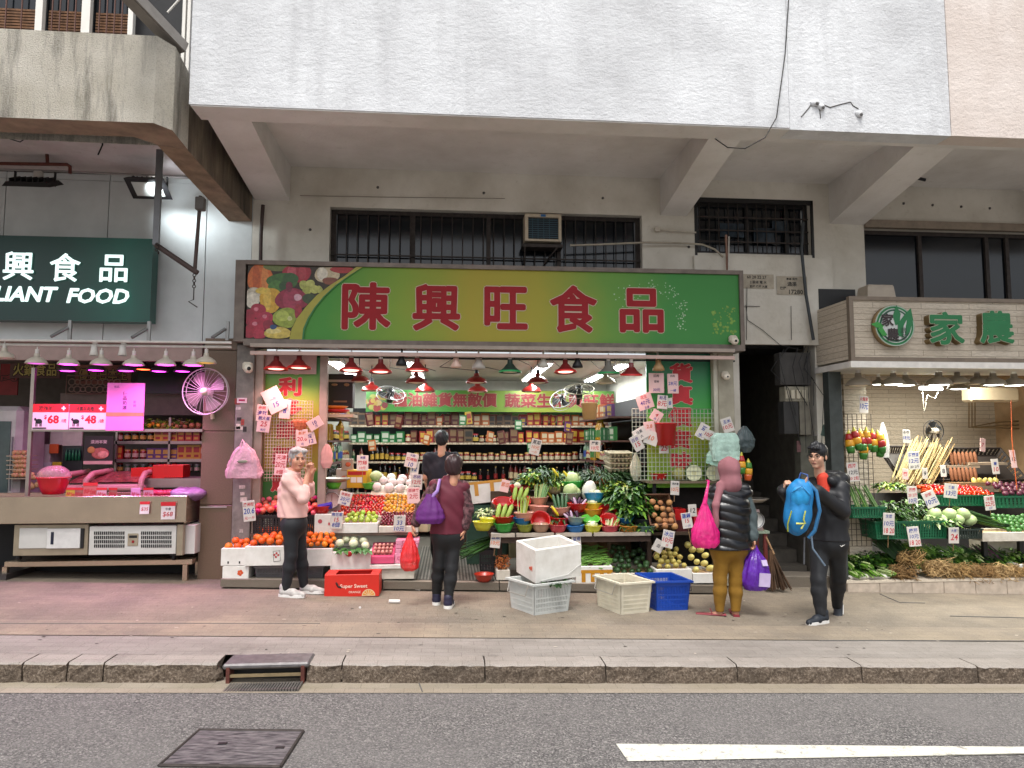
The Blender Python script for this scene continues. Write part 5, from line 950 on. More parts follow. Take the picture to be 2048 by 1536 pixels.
for u,v,w,Y,colr,what,tl in BL:
 px,py=c7(u,v); ti=(tl,rnd.uniform(-.08,.08),0); row='front' if Y<8.3 else 'second' if Y<8.42 else 'middle' if Y<8.75 else 'back'
 lab='%s bowl %s in the %s row of the vegetable stand'%(CN[colr],'tipped on its side' if tl>=.5 else 'standing empty' if what=='nothing' else 'of '+WN[what],row)
 k=usedl.get(lab,0); usedl[lab]=k+1
 if k:lab=lab.replace(' in the',', %s along, in the'%('first','second','third')[min(k,2)])
 t,p,r,h=bowl(px,py,w*.19,Y,BW[colr],lab,ti); top=p+Vector((0,-.0,h)); g=WN[what]+' in the bowls'; wh='in the %s bowl'%CN[colr]
 if what=='bitter':
  for s in(-1,0,1):long_veg('bitter_melon','pale green bitter melon %s'%wh,top+Vector((s*.055-.02,.0,-.03)),(.28+s*.1,.35,.75),.19,.028,M('8fae4a',.5,v=.3,b=.8,bs=40,rn=.1),g)
 elif what=='cuke':
  for s in range(4):long_veg('cucumber','dark green cucumber %s'%wh,top+Vector((s*.035-.05,.0,-.03)),(.1*(s-1.5),.45,.8),.2,.02,M('2f5a34',.4,v=.3),g)
 elif what=='eggplant':
  for s in range(7):long_veg('eggplant','striped purple eggplant %s'%wh,top+Vector((rnd.uniform(-.06,.06),rnd.uniform(-.05,.05),-.04)),(rnd.uniform(-.8,.8),.2,.7),.12,.016,[GR['purple'],GR['lav'],GR['purple']][s%3],g)
 elif what in('celtuce','beans','celery','sprout'):
  stalks({'celtuce':'stem_bunch','beans':'bean_bunch','celery':'celery_bunch','sprout':'sprout_bunch'}[what],'%s standing %s'%(WN[what],wh),top+Vector((-.01,0,-.05)),top+Vector((.03,.06,.16 if what!='sprout' else .06)),22,.03,.0065,{'celtuce':[GR['lt'],GR['pale'],GR['yl']],'beans':[GR['bean'],M('7fae74',.5),GR['pale']],'celery':[GR['lt'],GR['yl']],'sprout':[GR['pale'],GR['lt'],GR['whitegreen']]}[what],fan_=.7)
 elif what in('radish','white','mush'):
  for s in range(3 if what!='mush' else 5):fr('guava',top+Vector((rnd.uniform(-.05,.05),rnd.uniform(-.03,.04),.01)),'white bulb vegetable %s'%wh if what!='mush' else 'pale mushroom %s'%wh,g,name='white_radish' if what!='mush' else 'mushroom',s=.8 if what!='mush' else .55)
 elif what=='cabbage':fr('cabbage',top+Vector((0,.02,.03)),'pale cabbage %s'%wh,g,s=1.1); fr('cabbage',top+Vector((.08,.05,.01)),'second pale cabbage %s'%wh,g,s=.7)
 elif what in('greens','dark','yellowleaf'):greens('leafy_bunch','%s heaped %s'%(WN[what],wh),top+Vector((0,0,-.04)),r*.7,r*.7,.07,60,.09,.03,{'greens':[GR['md'],GR['lt']],'dark':[GR['dk'],GR['md']],'yellowleaf':[GR['yl'],M('c9b030',.5)]}[what])
# yellow plastic scoops / flowers, melons, carrots, big greens
for u,v in((850,130),(750,290),(800,400),(975,160),(840,560),(820,740)):
 p=at(*c7(u,v),8.9 if v<500 else 8.3); long_veg('yellow_squash','bent yellow squash between the bowls, %s'%{130:'highest',290:'beside the golden bowl',400:'under the celery',160:'by the white melons',560:'in front of the pink bowl',740:'in front of the rose bowl'}[v],p+Vector((-.03,0,.04)),(.5,-.1,-.7),.14,.016,M('c9b81c',.4,v=.1),'yellow squashes')
for i in range(15):
 f=i/14; p=at(1122+60*rnd.random()*(1-f*.2)+0,990-36*f+rnd.uniform(-3,3),8.95+.25*f); fr('radish',p,'creamy white melon in the pile behind the bowls','creamy white melons',(1.2,rnd.uniform(-.5,.5),rnd.uniform(-.8,.8)),rnd.uniform(.75,1.),'white_melon')
for i in range(7):p=at(*c7(1370+rnd.uniform(-45,50),250+rnd.uniform(-30,20)),8.9); fr('carrot_piece',p,'orange carrot among the greens','carrots behind the bowls',(1.4,rnd.uniform(-.3,.3),.9),1.,'carrot')
b=MB(at(*c7(1240,350),8.75)); b.mat(M('d4d8cc',.3,v=.1)); b.ell(b.org,(.09,.07,.13),12,9,R3(0,.3,0),.04); tag(b.o('white_cabbage'),'film wrapped white cabbage behind the blue bowl','cabbage')
for u,v,rx,rz_,n,L,w,ms,lab,Y in((700,200,.22,.22,420,.14,.02,['dk','dk','md'],'dark garlic chives heaped behind the bowls',9.05),(880,260,.14,.1,140,.13,.02,['yl','lt'],'yellow green leaves behind the cabbage bowl',9.0),(1420,190,.26,.12,380,.18,.016,['dk','md','dk'],'dark green long beans heaped under the egg trays',9.0),(1560,330,.13,.14,200,.1,.05,['lt','yl','md'],'light green lettuce on top of the stand',8.72),(1690,400,.2,.22,330,.15,.06,['dk','md','md','lt'],'big bunch of dark leafy greens with pale stems',8.6),(1820,330,.2,.16,330,.1,.03,['dk','md'],'dark parsley bunch above the emerald bowl',8.8),(1840,560,.19,.2,330,.1,.035,['dk','md','dk'],'dark spinach hanging over the charcoal bowl',8.55),(1730,560,.15,.15,160,.16,.07,['dk','md','lt'],'hanging broad leaves in the middle of the stand',8.45),(1260,300,.1,.06,80,.09,.03,['lt','yl'],'loose lettuce beside the carrots',8.95),(90,600,.1,.08,90,.08,.04,['pale','md','whitegreen'],'pale cauliflower leaves at the end of the stand',8.6)):
 px,py=c7(u,v); p=at(px,py,Y); p.z-=rz_*.4; greens('leafy_heap',lab,p,rx*1.15,.16,rz_*1.15,int(n*1.3),L*1.15,w*1.1,[GR[m]for m in ms])
for i in range(9):px,py=c7(1690+rnd.uniform(-80,60),480+rnd.uniform(-60,40)); stalks('leafy_sprig','pale stem sticking out of the big leafy bunch',at(px,py,8.4),at(px+rnd.uniform(-15,15),py-25,8.5),2,.006,.006,[GR['pale']],group='pale stems of the leafy bunch')
# ================================================================ below and beside the vegetable stand
def pxfoam(px0,px1,py0,py1,Y,d,label,mat=None,name='foam_box',rz=0,**k):
 x0,x1,z0,z1=pxbox(px0,px1,py0,py1,Y); return open_box(name,label,name.replace('_',' '),((x0+x1)/2,Y,max(z0,zp((x0+x1)/2))if py1>1140 else z0),x1-x0,d,z1-z0 if py1<=1140 else z1-max(z0,zp((x0+x1)/2)),mat or FOAM,**k),(x0,x1,z0,z1)
o,(x0,x1,z0,z1)=pxfoam(1152,1225,1132,1166,8.05,.5,'white foam box with orange tape full of green beans',fill=CARD)
for k,f in enumerate((-.3,-.05,.2,.4)):part(o,'tape_strip',lambda b:b.bx((x1-x0)*f-.02,(x1-x0)*f+.025,-.002,-.0005,.01,z1-z0-.06),TAPE)
part(o,'tape_band',lambda b:b.bx(-(x1-x0)/2,(x1-x0)/2,-.003,-.0008,.11,.145),TAPE)
for i in range(150):
 x=rnd.uniform(x0+.03,x1-.03); y=8.08+.4*rnd.random(); q=rnd.uniform(-.7,.7); long_veg('green_bean','green bean in the taped foam box',(x-.04,y,z1-.01+(y-8.08)*.42+rnd.uniform(-.02,.02)),(math.cos(q),math.sin(q)*.6,.1+rnd.uniform(-.2,.2)),.11,.0075,GR['bean']if i%3 else GR['lt'],'green beans in the taped foam box',n=5)
x0,x1,z0,z1=pxbox(1226,1311,1148,1166,8.08); pxfoam(1226,1311,1146,1166,8.08,.5,'low foam box of dark green avocado squash',FOAMD,fill=CARD)
heap('avocado','dark green rounded squash in the heap below the table','dark green squashes',x0+.02,x1-.22,8.1,8.5,z1+.0,z1+.26,.04,rot=lambda:(1.4,rnd.uniform(-.3,.3),rnd.uniform(-.4,.4))); heap('avocado','blackish green squash in the darker half of the heap','dark green squashes',x1-.22,x1-.01,8.1,8.5,z1,z1+.22,.04,rot=lambda:(1.4,rnd.uniform(-.3,.3),rnd.uniform(-.4,.4)),name='dark_squash')
o,(x0,x1,z0,z1)=pxfoam(1312,1384,1138,1166,8.06,.45,'white foam box of stubby yellow squash',fill=CARD)
heap('squash','stubby yellow green squash in the foam box','stubby squashes',x0+.03,x1-.03,8.1,8.45,z1+.0,z1+.19,.038,rot=lambda:(1.3,rnd.uniform(-.3,.3),rnd.uniform(-.5,.5)))
o,(x0,x1,z0,z1)=pxfoam(1386,1434,1146,1166,8.05,.45,'white foam box of pale yellow melons by the hijab woman',fill=CARD)
heap('cucumber_melon','pale yellow melon in the heap by the hijab woman','pale yellow melons',x0+.02,x1-.0,8.1,8.45,z1-.0,z1+.3,.045,rot=lambda:(1.25,rnd.uniform(-.3,.3),rnd.uniform(-.3,.3)),name='yellow_melon')
o,(x0,x1,z0,z1)=pxfoam(993,1020,1140,1160,8.1,.3,'small foam box of orange dried shreds',FOAMD,fill=CARD)
b=MB((x0,8.1,z1))
for i in range(150):b.mat(M(rnd.choice(['b0622c','c47a3c','8f4a24']),.7)); c=Vector((rnd.uniform(x0,x1),rnd.uniform(8.1,8.35),z1+rnd.uniform(0,.14))); b.tube([c,c+Vector((rnd.uniform(-.03,.03),-.02,rnd.uniform(-.03,.03)))],.004,4,False)
tag(b.o('dried_shreds',kind='stuff'),'heap of orange dried shreds in the small foam box','dried food')
x0,x1,z0,z1=pxbox(960,990,1101,1142,8.35); crate('plastic_crate','dark crate holding spring onions by the shop entrance',((x0+x1)/2,8.35,zp(x0)),x1-x0,.3,.3,M('2c2a2e',.5),nx=8,rows=4,rim=.008)
stalks('spring_onion_bundle','bundle of dark spring onions lying across the dark crate',at(992,1078,8.45),at(922,1106,8.2),34,.035,.008,[GR['dk'],GR['md'],GR['dk']],fan_=.9)
bowl(968,1164,38,8.06,pl('a8301c'),'orange red bowl standing alone on the concrete platform',group=None,flat=.5)
# foam box with orange tape in the doorway
x0,x1,z0,z1=pxbox(930,1016,962,1005,9.1); t=open_box('taped_foam_box','tilted white foam box edged with orange tape behind the shoppers','foam box',((x0+x1)/2,9.1,z0),x1-x0,.45,z1-z0,FOAM,.03); t.rotation_euler=(-.15,-.1,0); w,h=x1-x0,z1-z0
part(t,'tape_band',lambda b:(b.bx(-w/2-.004,w/2+.004,-.004,.033,h-.03,h+.003),b.bx(-w/2-.004,w/2+.004,.42,.455,h-.03,h+.003)),TAPE)
for f in(-.25,.12):part(t,'tape_strip',lambda b:b.bx(w*f,w*f+.05,-.003,-.0008,h*.35,h-.03),TAPE)
b=MB((x0,9.1,.1)); b.mat(M('2a4a3a',.6,v=.3)); b.bx(x0+.03,x1-.02,9.12,9.5,zp(x0),z0-.03); tag(b.o('green_stool'),'dark green stand carrying the taped foam box','stand')
# potato basket, side table with cut winter melons
xa,xb=at(1302,1030,8.3),at(1352,1030,8.3); p=at(1327,1066,8.18); crate('potato_basket','tipped brown basket of round potatoes at the end of the stand',(p.x,8.3,p.z),xb.x-xa.x,.42,.16,M('5a3a24',.7),nx=12,rows=3,rim=.008,tilt=.9,solid=.15)
heap('potato','round brown potato in the tipped basket','potatoes in the tipped basket',X(1303,8.2),X(1352,8.2),8.17,8.38,at(1327,1060,8.17).z,at(1327,1000,8.38).z,.042)
x0,x1,z0,z1=pxbox(1300,1440,962,967,8.4); b=MB((x0,8.4,z0)); b.mat(M('6a5c48',.7,v=.2)); b.bx(x0,x1,8.4,8.85,z0,z1); tag(b.o('side_table'),'brown side table with cut winter melons under the wire rack','table')
for px in(1308,1432):b=MB((X(px,8.5),8.5,0)); b.mat(DARK); x=X(px,8.5); b.bx(x-.02,x+.02,8.5,8.54,zp(x),z0); tag(b.o('table_post'),'dark post of the side table %s'%('by the potatoes' if px<1400 else 'by the grey pillar'),'post')
b=MB((x0,8.84,.1)); b.mat(M('2a2422',.8,v=.3)); b.bx(x0,x1,8.84,8.88,.0,z0); tag(b.o('under_table_shade'),'dark board closing the back under the side table','board')  # dark sheet added at the back, its colour standing for under-table shade
RIND=M('3f6a30',.4,v=.2); FLESH=M('d4d6b0',.6,v=.08)
for px,py,r0,lab in((1388,946,17,'cut winter melon slice with pale flesh on the side table'),(1428,946,17,'cut winter melon slice half behind the hijab')):
 p=at(px,py,8.42); r=S(r0,8.42); t=thing('winter_melon',lab,'melon',p); part(t,'rind',lambda b:b.lathe([(r*.97,0),(r,.01),(r,.12),(r*.8,.16),(0,.17)],20,R=Matrix.Rotation(-math.pi/2,3,'X')),RIND); part(t,'flesh',lambda b:b.disc((0,-.001,0),r*.965,n=20),FLESH); part(t,'seed_core',lambda b:b.disc((0,-.002,0),r*.3,n=12),M('c2bf90',.6,v=.15))
bowl(1318,962,36,8.5,BW['red'],'red bowl on the side table beside the cut melons',group=None); bowl(1338,957,34,8.62,BW['red'],'second red bowl behind on the side table',group=None)
b=MB(at(1358,948,8.5)); b.mat(M('a8a45a',.4,v=.3,sc=30)); b.ell(b.org,(.09,.06,.08),12,8,jit=.08); tag(b.o('vegetable_bag'),'net bag of pale green vegetables beside the cut melon','bag')
for q,m,lab in(((1350,1372,1018,1040),'a81818','red plastic box beside the potato basket'),((1388,1412,1020,1064),'b01c28','tall red box behind the pink carrier bag'),((1352,1385,1040,1064),'4a1a18','dark red crate below the red box')):
 x0,x1,z0,z1=pxbox(*q,8.35); open_box('red_box',lab,'box',((x0+x1)/2,8.35,z0),x1-x0,.25,z1-z0,pl(m),.012)
x0,x1,z0,z1=pxbox(1300,1436,1064,1070,8.3); b=MB((x0,8.3,z0)); b.mat(M('4a3a2c',.7,v=.2)); b.bx(x0,x1,8.3,8.82,z0,z1); tag(b.o('display_board'),'low brown board under the potato basket and red boxes','shelf')
# egg trays
ET=M('a39880',.85,v=.12,sc=30,b=.3)
for k in range(4):
 p=at(1243,944-k*10,9.0); t=thing('egg_tray','grey pulp egg tray in the stack, %s'%('lowest','second','third','topmost')[k],'egg tray',p,rnd.uniform(-.05,.05),'stacked egg trays'); t.rotation_euler.x=.1
 part(t,'tray_body',lambda b:[b.lathe([(.01,-.0),(.024,.022),(.026,.05)],6,(-.14+.052*i,.3*j/5,.0))for i in range(6)for j in range(5)]+[b.bx(-.17,.165,-.03,.28,.044,.052)],ET)
# ---------------- hanging things on the rack
def bucket(px,py0,py1,wtop,wbot,Y,mat,label):
 a,c=at(px,py0,Y),at(px,py1,Y); h=a.z-c.z; r1,r0=S(wtop,Y)/2,S(wbot,Y)/2; t=thing('bucket',label,'bucket',c); part(t,'bucket_body',lambda b:b.lathe([(0,0),(r0,0),(r1*.97,h*.95),(r1*1.04,h*.96),(r1*1.04,h),(r1*.95,h),(r0*.93,.01),(0,.012)],22),mat); part(t,'wire_handle',lambda b:b.tube([(-r1,0,h*.95),(-r1*.3,0,h*1.5),(0,0,h*1.6),(r1*.3,0,h*1.5),(r1,0,h*.95)],.004,5),GREYM); part(t,'hanging_cord',lambda b:b.tube([(0,0,h*1.6),(0,0,h*2.6)],.004,4),BLACK)
bucket(1332,846,891,44,36,8.3,pl('b81820'),'red plastic bucket hanging among the price cards'); bucket(1179,806,839,33,27,8.7,pl('c9a06c'),'beige plastic bucket hanging over the melons')
def sdf_bag(name,label,cat,pxc,py0,py1,wpx,Y,mat,prof,dep=.5,folds=9,jit=.012,handles=None,tilt=0,group=None,sq=1.):
 pw=lambda v:math.copysign(abs(v)**sq,v)
 a,c=at(pxc,py0,Y),at(pxc,py1,Y); h=a.z-c.z; w=S(wpx,Y)/2; t=thing(name,label,cat,c,0,group); t.rotation_euler=(0,tilt,0); n=56; V=[]; F=[]; m=24; ph=[rnd.uniform(0,6)for _ in range(6)]
 for j in range(m+1):
  f=j/m; k=np.interp(f,[p[0]for p in prof],[p[1]for p in prof])
  for i in range(n):
   q=2*math.pi*i/n; fold=1+(.11*abs(math.sin(q*folds*.5+2.5*f+ph[0]))-.05+.07*math.sin(q*(folds*2+1)-5*f+ph[1]))*(.35+f)+.035*math.sin(11*f+2*q+ph[2])*math.sin(17*f-3*q+ph[3])+.03*abs(math.sin(23*f+4*q+ph[4])); V.append((pw(math.cos(q))*w*k*fold,pw(math.sin(q))*w*dep*k*fold,h*f+rnd.uniform(-jit,jit)*.3))
 for j in range(m):
  for i in range(n):F.append((j*n+i,j*n+(i+1)%n,(j+1)*n+(i+1)%n,(j+1)*n+i))
 b=MB(); b.mat(mat); b.add(V,F,True); b.add(V[:n],[tuple(range(n))[::-1]],True); b.o('bag_body',t)
 if handles:
  b=MB(); b.mat(mat)
  for s in handles:b.tube([(s[0]*w,0,h*.9),(s[1]*w,0,h*(.95+s[2])),(s[3]*w,0,h*.9)],[.02,.008,.02],6)
  b.o('bag_handle',t)
 return t,w,h
FILM=lambda c:M(c,.3,v=.3,sc=9,b=.9,bs=24,spec=.7,al=.78,bd=.012)
t,w,h=sdf_bag('carrier_bag_bundle','bundle of pale pink plastic bags hanging on the grey pillar','plastic bags',487,886,956,66,8.2,FILM('d8a4b4'),[(0,.95),(.1,1),(.5,.8),(.8,.5),(.93,.2),(1,.12)],.3,5,sq=.6,handles=[(-.2,-.12,.15,.05)])
part(t,'printed_mark',lambda b:b.ell((-.0,-w*.34,h*.48),(.06,.006,.02),12,5),M('8a8a7a',.5)); sdf_bag('carrier_bag','loose pink plastic bag flaring beside the bag bundle','plastic bag',510,898,951,34,8.24,FILM('d09aac'),[(0,1),(.5,.7),(1,.2)],.3,4,tilt=-.3)
t,w,h=sdf_bag('carrier_bag_bundle','bundle of mint green plastic bags hanging above the hijab woman','plastic bags',1450,866,922,56,8.2,FILM('b4d4c6'),[(0,.95),(.1,1),(.6,1),(.85,.92),(1,.7)],.3,6,sq=.5); sdf_bag('carrier_bag','loose mint plastic bag drooping beside the green bundle','plastic bag',1425,890,930,34,8.22,FILM('a8d0bc'),[(0,.8),(.4,1),(1,.3)],.3,4,tilt=.3)
sdf_bag('carrier_bag','dark grey translucent plastic bag hanging by the staircase','plastic bag',1490,852,905,40,8.25,FILM('3a4a4c'),[(0,.5),(.2,.95),(.5,1),(.8,.6),(1,.15)],.5,5)
sdf_bag('paper_bag','pink paper bag with purple marks hanging from the frame','paper bag',653,888,936,22,8.4,M('c9928c',.6,v=.1),[(0,.6),(.2,1),(.6,1),(.85,.6),(1,.2)],.35,4)
sdf_bag('glove','orange rubber glove hanging on the wire rack','glove',600,838,862,22,8.36,M('c0603c',.5),[(0,.6),(.4,1),(.8,1.2),(1,.8)],.35,5)
sdf_bag('string_bag','pale string bag hanging beside the egg trays','net bag',1272,905,962,22,8.7,M('b8b4a0',.6,v=.3,sc=40),[(0,.3),(.2,.9),(.5,1),(.8,.5),(1,.15)],.6,6)
def pepper_string(px,py0,Y,cols,label,s=1.):
 p=at(px,py0,Y); t=thing('papaya_string',label,'papayas',p,0,'foam wrapped papayas hanging in nets')
 for i,c in enumerate(cols):part(t,'band',lambda b:b.lathe([(.02+.0*i,0)]+[(.034+.018*math.sin(math.pi*(f+i)/len(cols)*.95),-.075*f)for f in(0,.33,.66,1)]+[(.01,-.075)],12,(0,0,-.075*i)),M(c,.35,v=.1,b=.2,bs=100))
 part(t,'net_top',lambda b:b.tube([(0,0,-.01),(0,.01,.05)],[.03,.006],6),M('b8b03a',.5)); t.scale=(s,s,s); t.rotation_euler=(rnd.uniform(-.1,.1),rnd.uniform(-.25,.25),rnd.uniform(0,6)); return t
PR_,PY_,PG_='9a1f1c','c9901c','2f6a22'
for px,py,cols,lab in((1482,912,[PR_,PY_,PG_],'striped red yellow green papaya hanging behind the hijab'),(1497,925,[PG_,PY_,'b8501c'],'striped papaya with orange end hanging by the staircase'),(1476,945,['c04a1c',PG_,PY_],'orange topped papaya lowest by the pillar')):pepper_string(px,py,8.2,cols,lab,.95)
# ---------------- price cards
CW=M('c6c0b8',.55,v=.04); CP=M('d6b2ae',.55,v=.05); INK={'r':M('b02430',.6),'b':M('20388a',.6),'k':M('1e1e2a',.6),'p':M('4a2a7a',.6),'o':M('c0602c',.6)}
def card(px,py,w,h,rot,Y,lines,label,stick=0,mat=None,group=None):
 p=at(px,py,Y); W_,H_=S(w,Y)*.94,S(h,Y)*.94; t=thing('price_card',label,'price card',p,0,group); t.rotation_euler=(rnd.uniform(-.12,.05),math.radians(rot),rnd.uniform(-.15,.15))
 part(t,'card_body',lambda b:b.rbox((0,.004,0),(W_,.008,H_),.002),mat or CW)
 for tx,c,fy,fh in lines:
  hh=H_*fh; gw,gh=glyph(tx,.015,0,.12)[2:]; ww=min(W_*.9,hh*gw/gh); part(t,'lettering',lambda b:b.text(tx,(rnd.uniform(-.003,.003),-.0012,H_*(.5-fy)),hh,bold=.015,sh=.12,w=ww),INK[c])
 if stick:part(t,'stick',lambda b:b.tube([(0,.012,-H_*.3),(0,.014,-H_*.5-S(stick,Y))],.004,5),WOODP)
 return t
L3=lambda a,c,d,e=None,col='rbr':[(a,col[0],.17,.22),(c,col[1],.5,.3)]+([(d,col[2],.84,.2)]if d else[])
for q in((548,800,36,52,-28,8.36,[('一斤','p',.45,.12),('15','b',.7,.2)],'big pink price card reading 15 tilted on the wire rack',0,CP),(570,818,22,40,4,8.37,[('特價','p',.3,.15),('8','b',.6,.25)],'pink price card hanging half behind the big tilted card',0,CP),(524,826,22,34,4,8.34,L3('合桃','清甜',None,col='rp'),'upper pink card of the pair by the frame',0,CP),(527,847,27,36,6,8.33,[('靚大蕉','p',.2,.22),('25','r',.52,.3),('半斤','p',.86,.16)],'pink card reading 25 lowest by the frame',0,CP),
(630,847,30,22,-32,8.33,[('10','p',.4,.35),('元','p',.75,.25)],'pink price card tilted on the frame by the shelves',0,CP),(604,876,24,36,-3,8.34,[('新到','o',.22,.2),('20.6','r',.55,.25),('元','p',.85,.15)],'pink price card above the grey haired head',0,CP),(621,877,20,26,-14,8.345,[('橙','p',.3,.3),('12','p',.7,.3)],'pink card with purple writing beside the grey haired head',0,CP),(561,929,24,44,2,8.37,L3('天津','20元','8個',col='rrr'),'pale pink card on the rack behind the grey haired woman',0,CP),
(498,1022,25,42,-6,8.12,[('澳洲柑','r',.18,.2),('20.6','b',.5,.28),('元一斤','r',.84,.17)],'white price card reading 20.6 by the grey pillar',0),(725,926,24,32,0,8.6,[('美國','p',.15,.17),('竹絲','r',.47,.3),('10元','r',.82,.2)],'pinkish price card standing above the tomatoes',26),(823,921,26,30,12,8.75,[('大梨','p',.14,.18),('紅啤梨','r',.42,.24),('10','b',.78,.3)],'tilted price card above the wrapped pears',24),(829,938,18,30,6,8.78,L3('青','12',None,col='ob'),'price card tucked behind the tilted pear card',0),
(833,964,24,32,3,8.7,[('吊桃','p',.16,.25),('12元','r',.5,.28),('203','k',.84,.2)],'price card reading 203 beside the navy shirt',0),(827,991,26,33,-2,8.45,[('菲律賓','r',.18,.22),('2元','r',.55,.32)],'pink tinted price card over the kumquats',0,CP),(690,997,26,28,14,8.42,[('車厘茄','r',.2,.22),('20元','b',.55,.32),('半磅','b',.86,.18)],'white price card reading 20 over the tomatoes',0),(673,1041,24,34,3,8.2,[('無花果','b',.14,.22),('15','r',.45,.25),('8個','b',.75,.3)],'white price card in front of the limes',0),(799,1047,24,33,2,8.2,[('提子','k',.14,.15),('33','b',.45,.28),('10元','b',.82,.3)],'white price card reading 33 on the grape tray',0),
(1071,894,22,34,14,8.9,[('莧菜','k',.2,.26),('10元','o',.52,.24),('一斤','o',.82,.18)],'tilted price card above the dark chives',20),(1190,892,23,24,3,8.9,[('蘿蔔','k',.25,.3),('10元','r',.68,.34)],'price card on a stick over the white melons',70),(1010,972,18,26,12,8.6,[('節瓜','o',.4,.4)],'pale price card at the foam box end of the stand',0,CP),(991,1081,21,31,6,8.14,[('香菜','b',.25,.34),('10元','o',.66,.3)],'white price card for coriander under the table',16),(1153,1086,20,30,-3,8.14,[('豆角','b',.22,.28),('20元','r',.65,.3)],'white price card behind the big foam box',0),
(1336,1078,26,37,14,8.1,[('冰瓜','b',.22,.28),('10元','r',.56,.32),('斤','r',.87,.16)],'white card reading 10 above the stubby squash',10),(1317,1092,22,26,28,8.13,[('瓜','k',.5,.3)],'white card tucked behind the squash card',12),(1350,976,20,30,4,8.35,[('馬鈴薯','k',.2,.16),('10元','o',.6,.3)],'small white card over the potato basket',14),(1374,1041,22,33,-8,8.15,[('蓮藕','b',.2,.3),('15','r',.52,.25),('一斤','b',.85,.18)],'white card reading 15 beside the pink carrier bag',40),(1385,1021,19,26,-2,8.2,[('12','k',.5,.4)],'plain white card behind the pink carrier bag',0)):
 card(*q)
gk='price cards pinned on the rack by the grey pillar'
for q in((1313,766,33,44,0,8.32,[('紅肉','k',.14,.14),('蜜柚','k',.42,.12),('30元','p',.84,.16)],'large pink card at the top of the rack',0,CP),(1346,767,24,44,0,8.325,[('白肉','k',.12,.12),('28元','b',.5,.2),('一磅','b',.85,.14)],'large pink card with blue numbers at the rack top',0,CP),(1290,803,36,34,-18,8.3,[('花生','r',.2,.22),('40元','p',.55,.3),('五香','p',.88,.16)],'wide pink card tilted under the red lamp',0,CP),(1325,804,22,30,5,8.3,[('粗花','p',.2,.25),('8元','r',.62,.4)],'white card above the red bucket',0),(1340,806,12,22,0,8.315,[('8','b',.5,.4)],'narrow card half hidden above the red bucket',0),(1313,832,24,24,32,8.3,[('4','r',.4,.35),('元','b',.78,.2)],'pinkish card turned sideways by the red bucket',0,CP),(1299,855,24,26,-8,8.3,[('2.8','o',.4,.3),('斤','b',.8,.2)],'pink card touching the red bucket',0,CP),(1281,868,30,26,-30,8.28,[('白果','k',.3,.28),('大','k',.7,.25)],'white card tilted beside the wire rack',0),(1303,876,30,30,20,8.29,[('10','o',.5,.35)],'plain white card under the red bucket',0),(1274,886,22,34,-30,8.27,[('百合','p',.25,.24),('15','r',.6,.3)],'lowest tilted card beside the string bag',0),
(1405,862,22,34,30,8.26,[('水','b',.8,.3),('豆','b',.3,.3)],'white card with blue writing by the mint bags',0),(1418,870,26,22,24,8.25,[('10元','r',.5,.45)],'white card with red numbers by the mint bags',0),(1455,850,24,32,-18,8.2,[('玉米','b',.25,.26),('10元','r',.62,.32)],'white card above the mint bag bundle',0),(1328,896,22,24,0,8.3,[('25','r',.5,.5)],'small white card reading 25 under the bucket',0)):
 card(*q,group=gk)
# ---------------- staircase doorway, stool with scale, broom
stair=thing('staircase','dark concrete staircase rising behind the doorway','staircase',(4.1,8.8,zg(4.1)))
for i in range(11):b=MB(stair.location); b.mat(M('4a453e',.8,v=.3,sc=8)); b.bx(3.56,4.6,8.95+.26*i,12.2,zg(4.1)+.17*i,zg(4.1)+.17*(i+1)); b.o('step',stair)
b=MB(stair.location); b.mat(M('57524a',.8,v=.25)); b.bx(3.5,3.56,8.88,12.2,-.3,4.2); b.o('side_wall',stair); b=MB(stair.location); b.mat(M('57524a',.8,v=.25)); b.bx(4.62,4.7,8.88,12.2,-.3,4.2); b.o('side_wall',stair); b=MB(stair.location); b.mat(M('3a3732',.8)); b.bx(3.5,4.7,11.9,12.2,1.6,4.2); b.bx(3.5,4.7,8.88,12.2,4.2,4.3); b.o('end_wall',stair)
b=MB((3.4,8.62,0)); b.mat(CREAM); b.bx(3.4,3.62,8.87,9.1,-.3,2.9); b.o('inner_wall',kind='structure')
slab('door_step',CONC,1478,1668,8.5,8.9,.12,'low concrete step across the staircase doorway','step')
mx=lambda q,Y,m,lab,name='meter_box',d=.16:(lambda x0,x1,z0,z1:[tag(MB_box(name,m,(x0,x1,Y,Y+d,z0,z1)),lab,name.replace('_',' '))])(*pxbox(*q,Y))
def MB_box(name,m,q,bev=.006):b=MB(((q[0]+q[1])/2,q[2],q[4])); b.mat(m); b.rbox(((q[0]+q[1])/2,(q[2]+q[3])/2,(q[4]+q[5])/2),(q[1]-q[0],q[3]-q[2],q[5]-q[4]),bev); return b.o(name)
for q,m,lab in(((1560,1622,705,770),'3c3a38','dark dusty cable cabinet above the meters'),((1570,1620,773,803),'8a8576','cream fuse box with switches beside the stairs'),((1568,1598,803,868),'2c2b2a','black meter cabinet beside the staircase'),((1600,1622,803,870),'6d685c','grey wooden meter board beside the black cabinet'),((1602,1640,872,1000),'55544a','tall grey metal cupboard behind the man')):mx(q,8.55 if q[0]!=1602 else 8.62,M(m,.7,v=.25),lab)
for i in range(4):x=X(1574+i*11,8.54,790); b=MB((x,8.54,Z(800,8.54,1590))); b.mat(M('b8b09c',.5)); b.bx(x-.022,x+.022,8.525,8.548,Z(797,8.54,1590),Z(780,8.54,1590)); tag(b.o('switch'),'cream switch on the fuse box, %s of four'%('first','second','third','fourth')[i],'switch')
rr=random.Random(4)
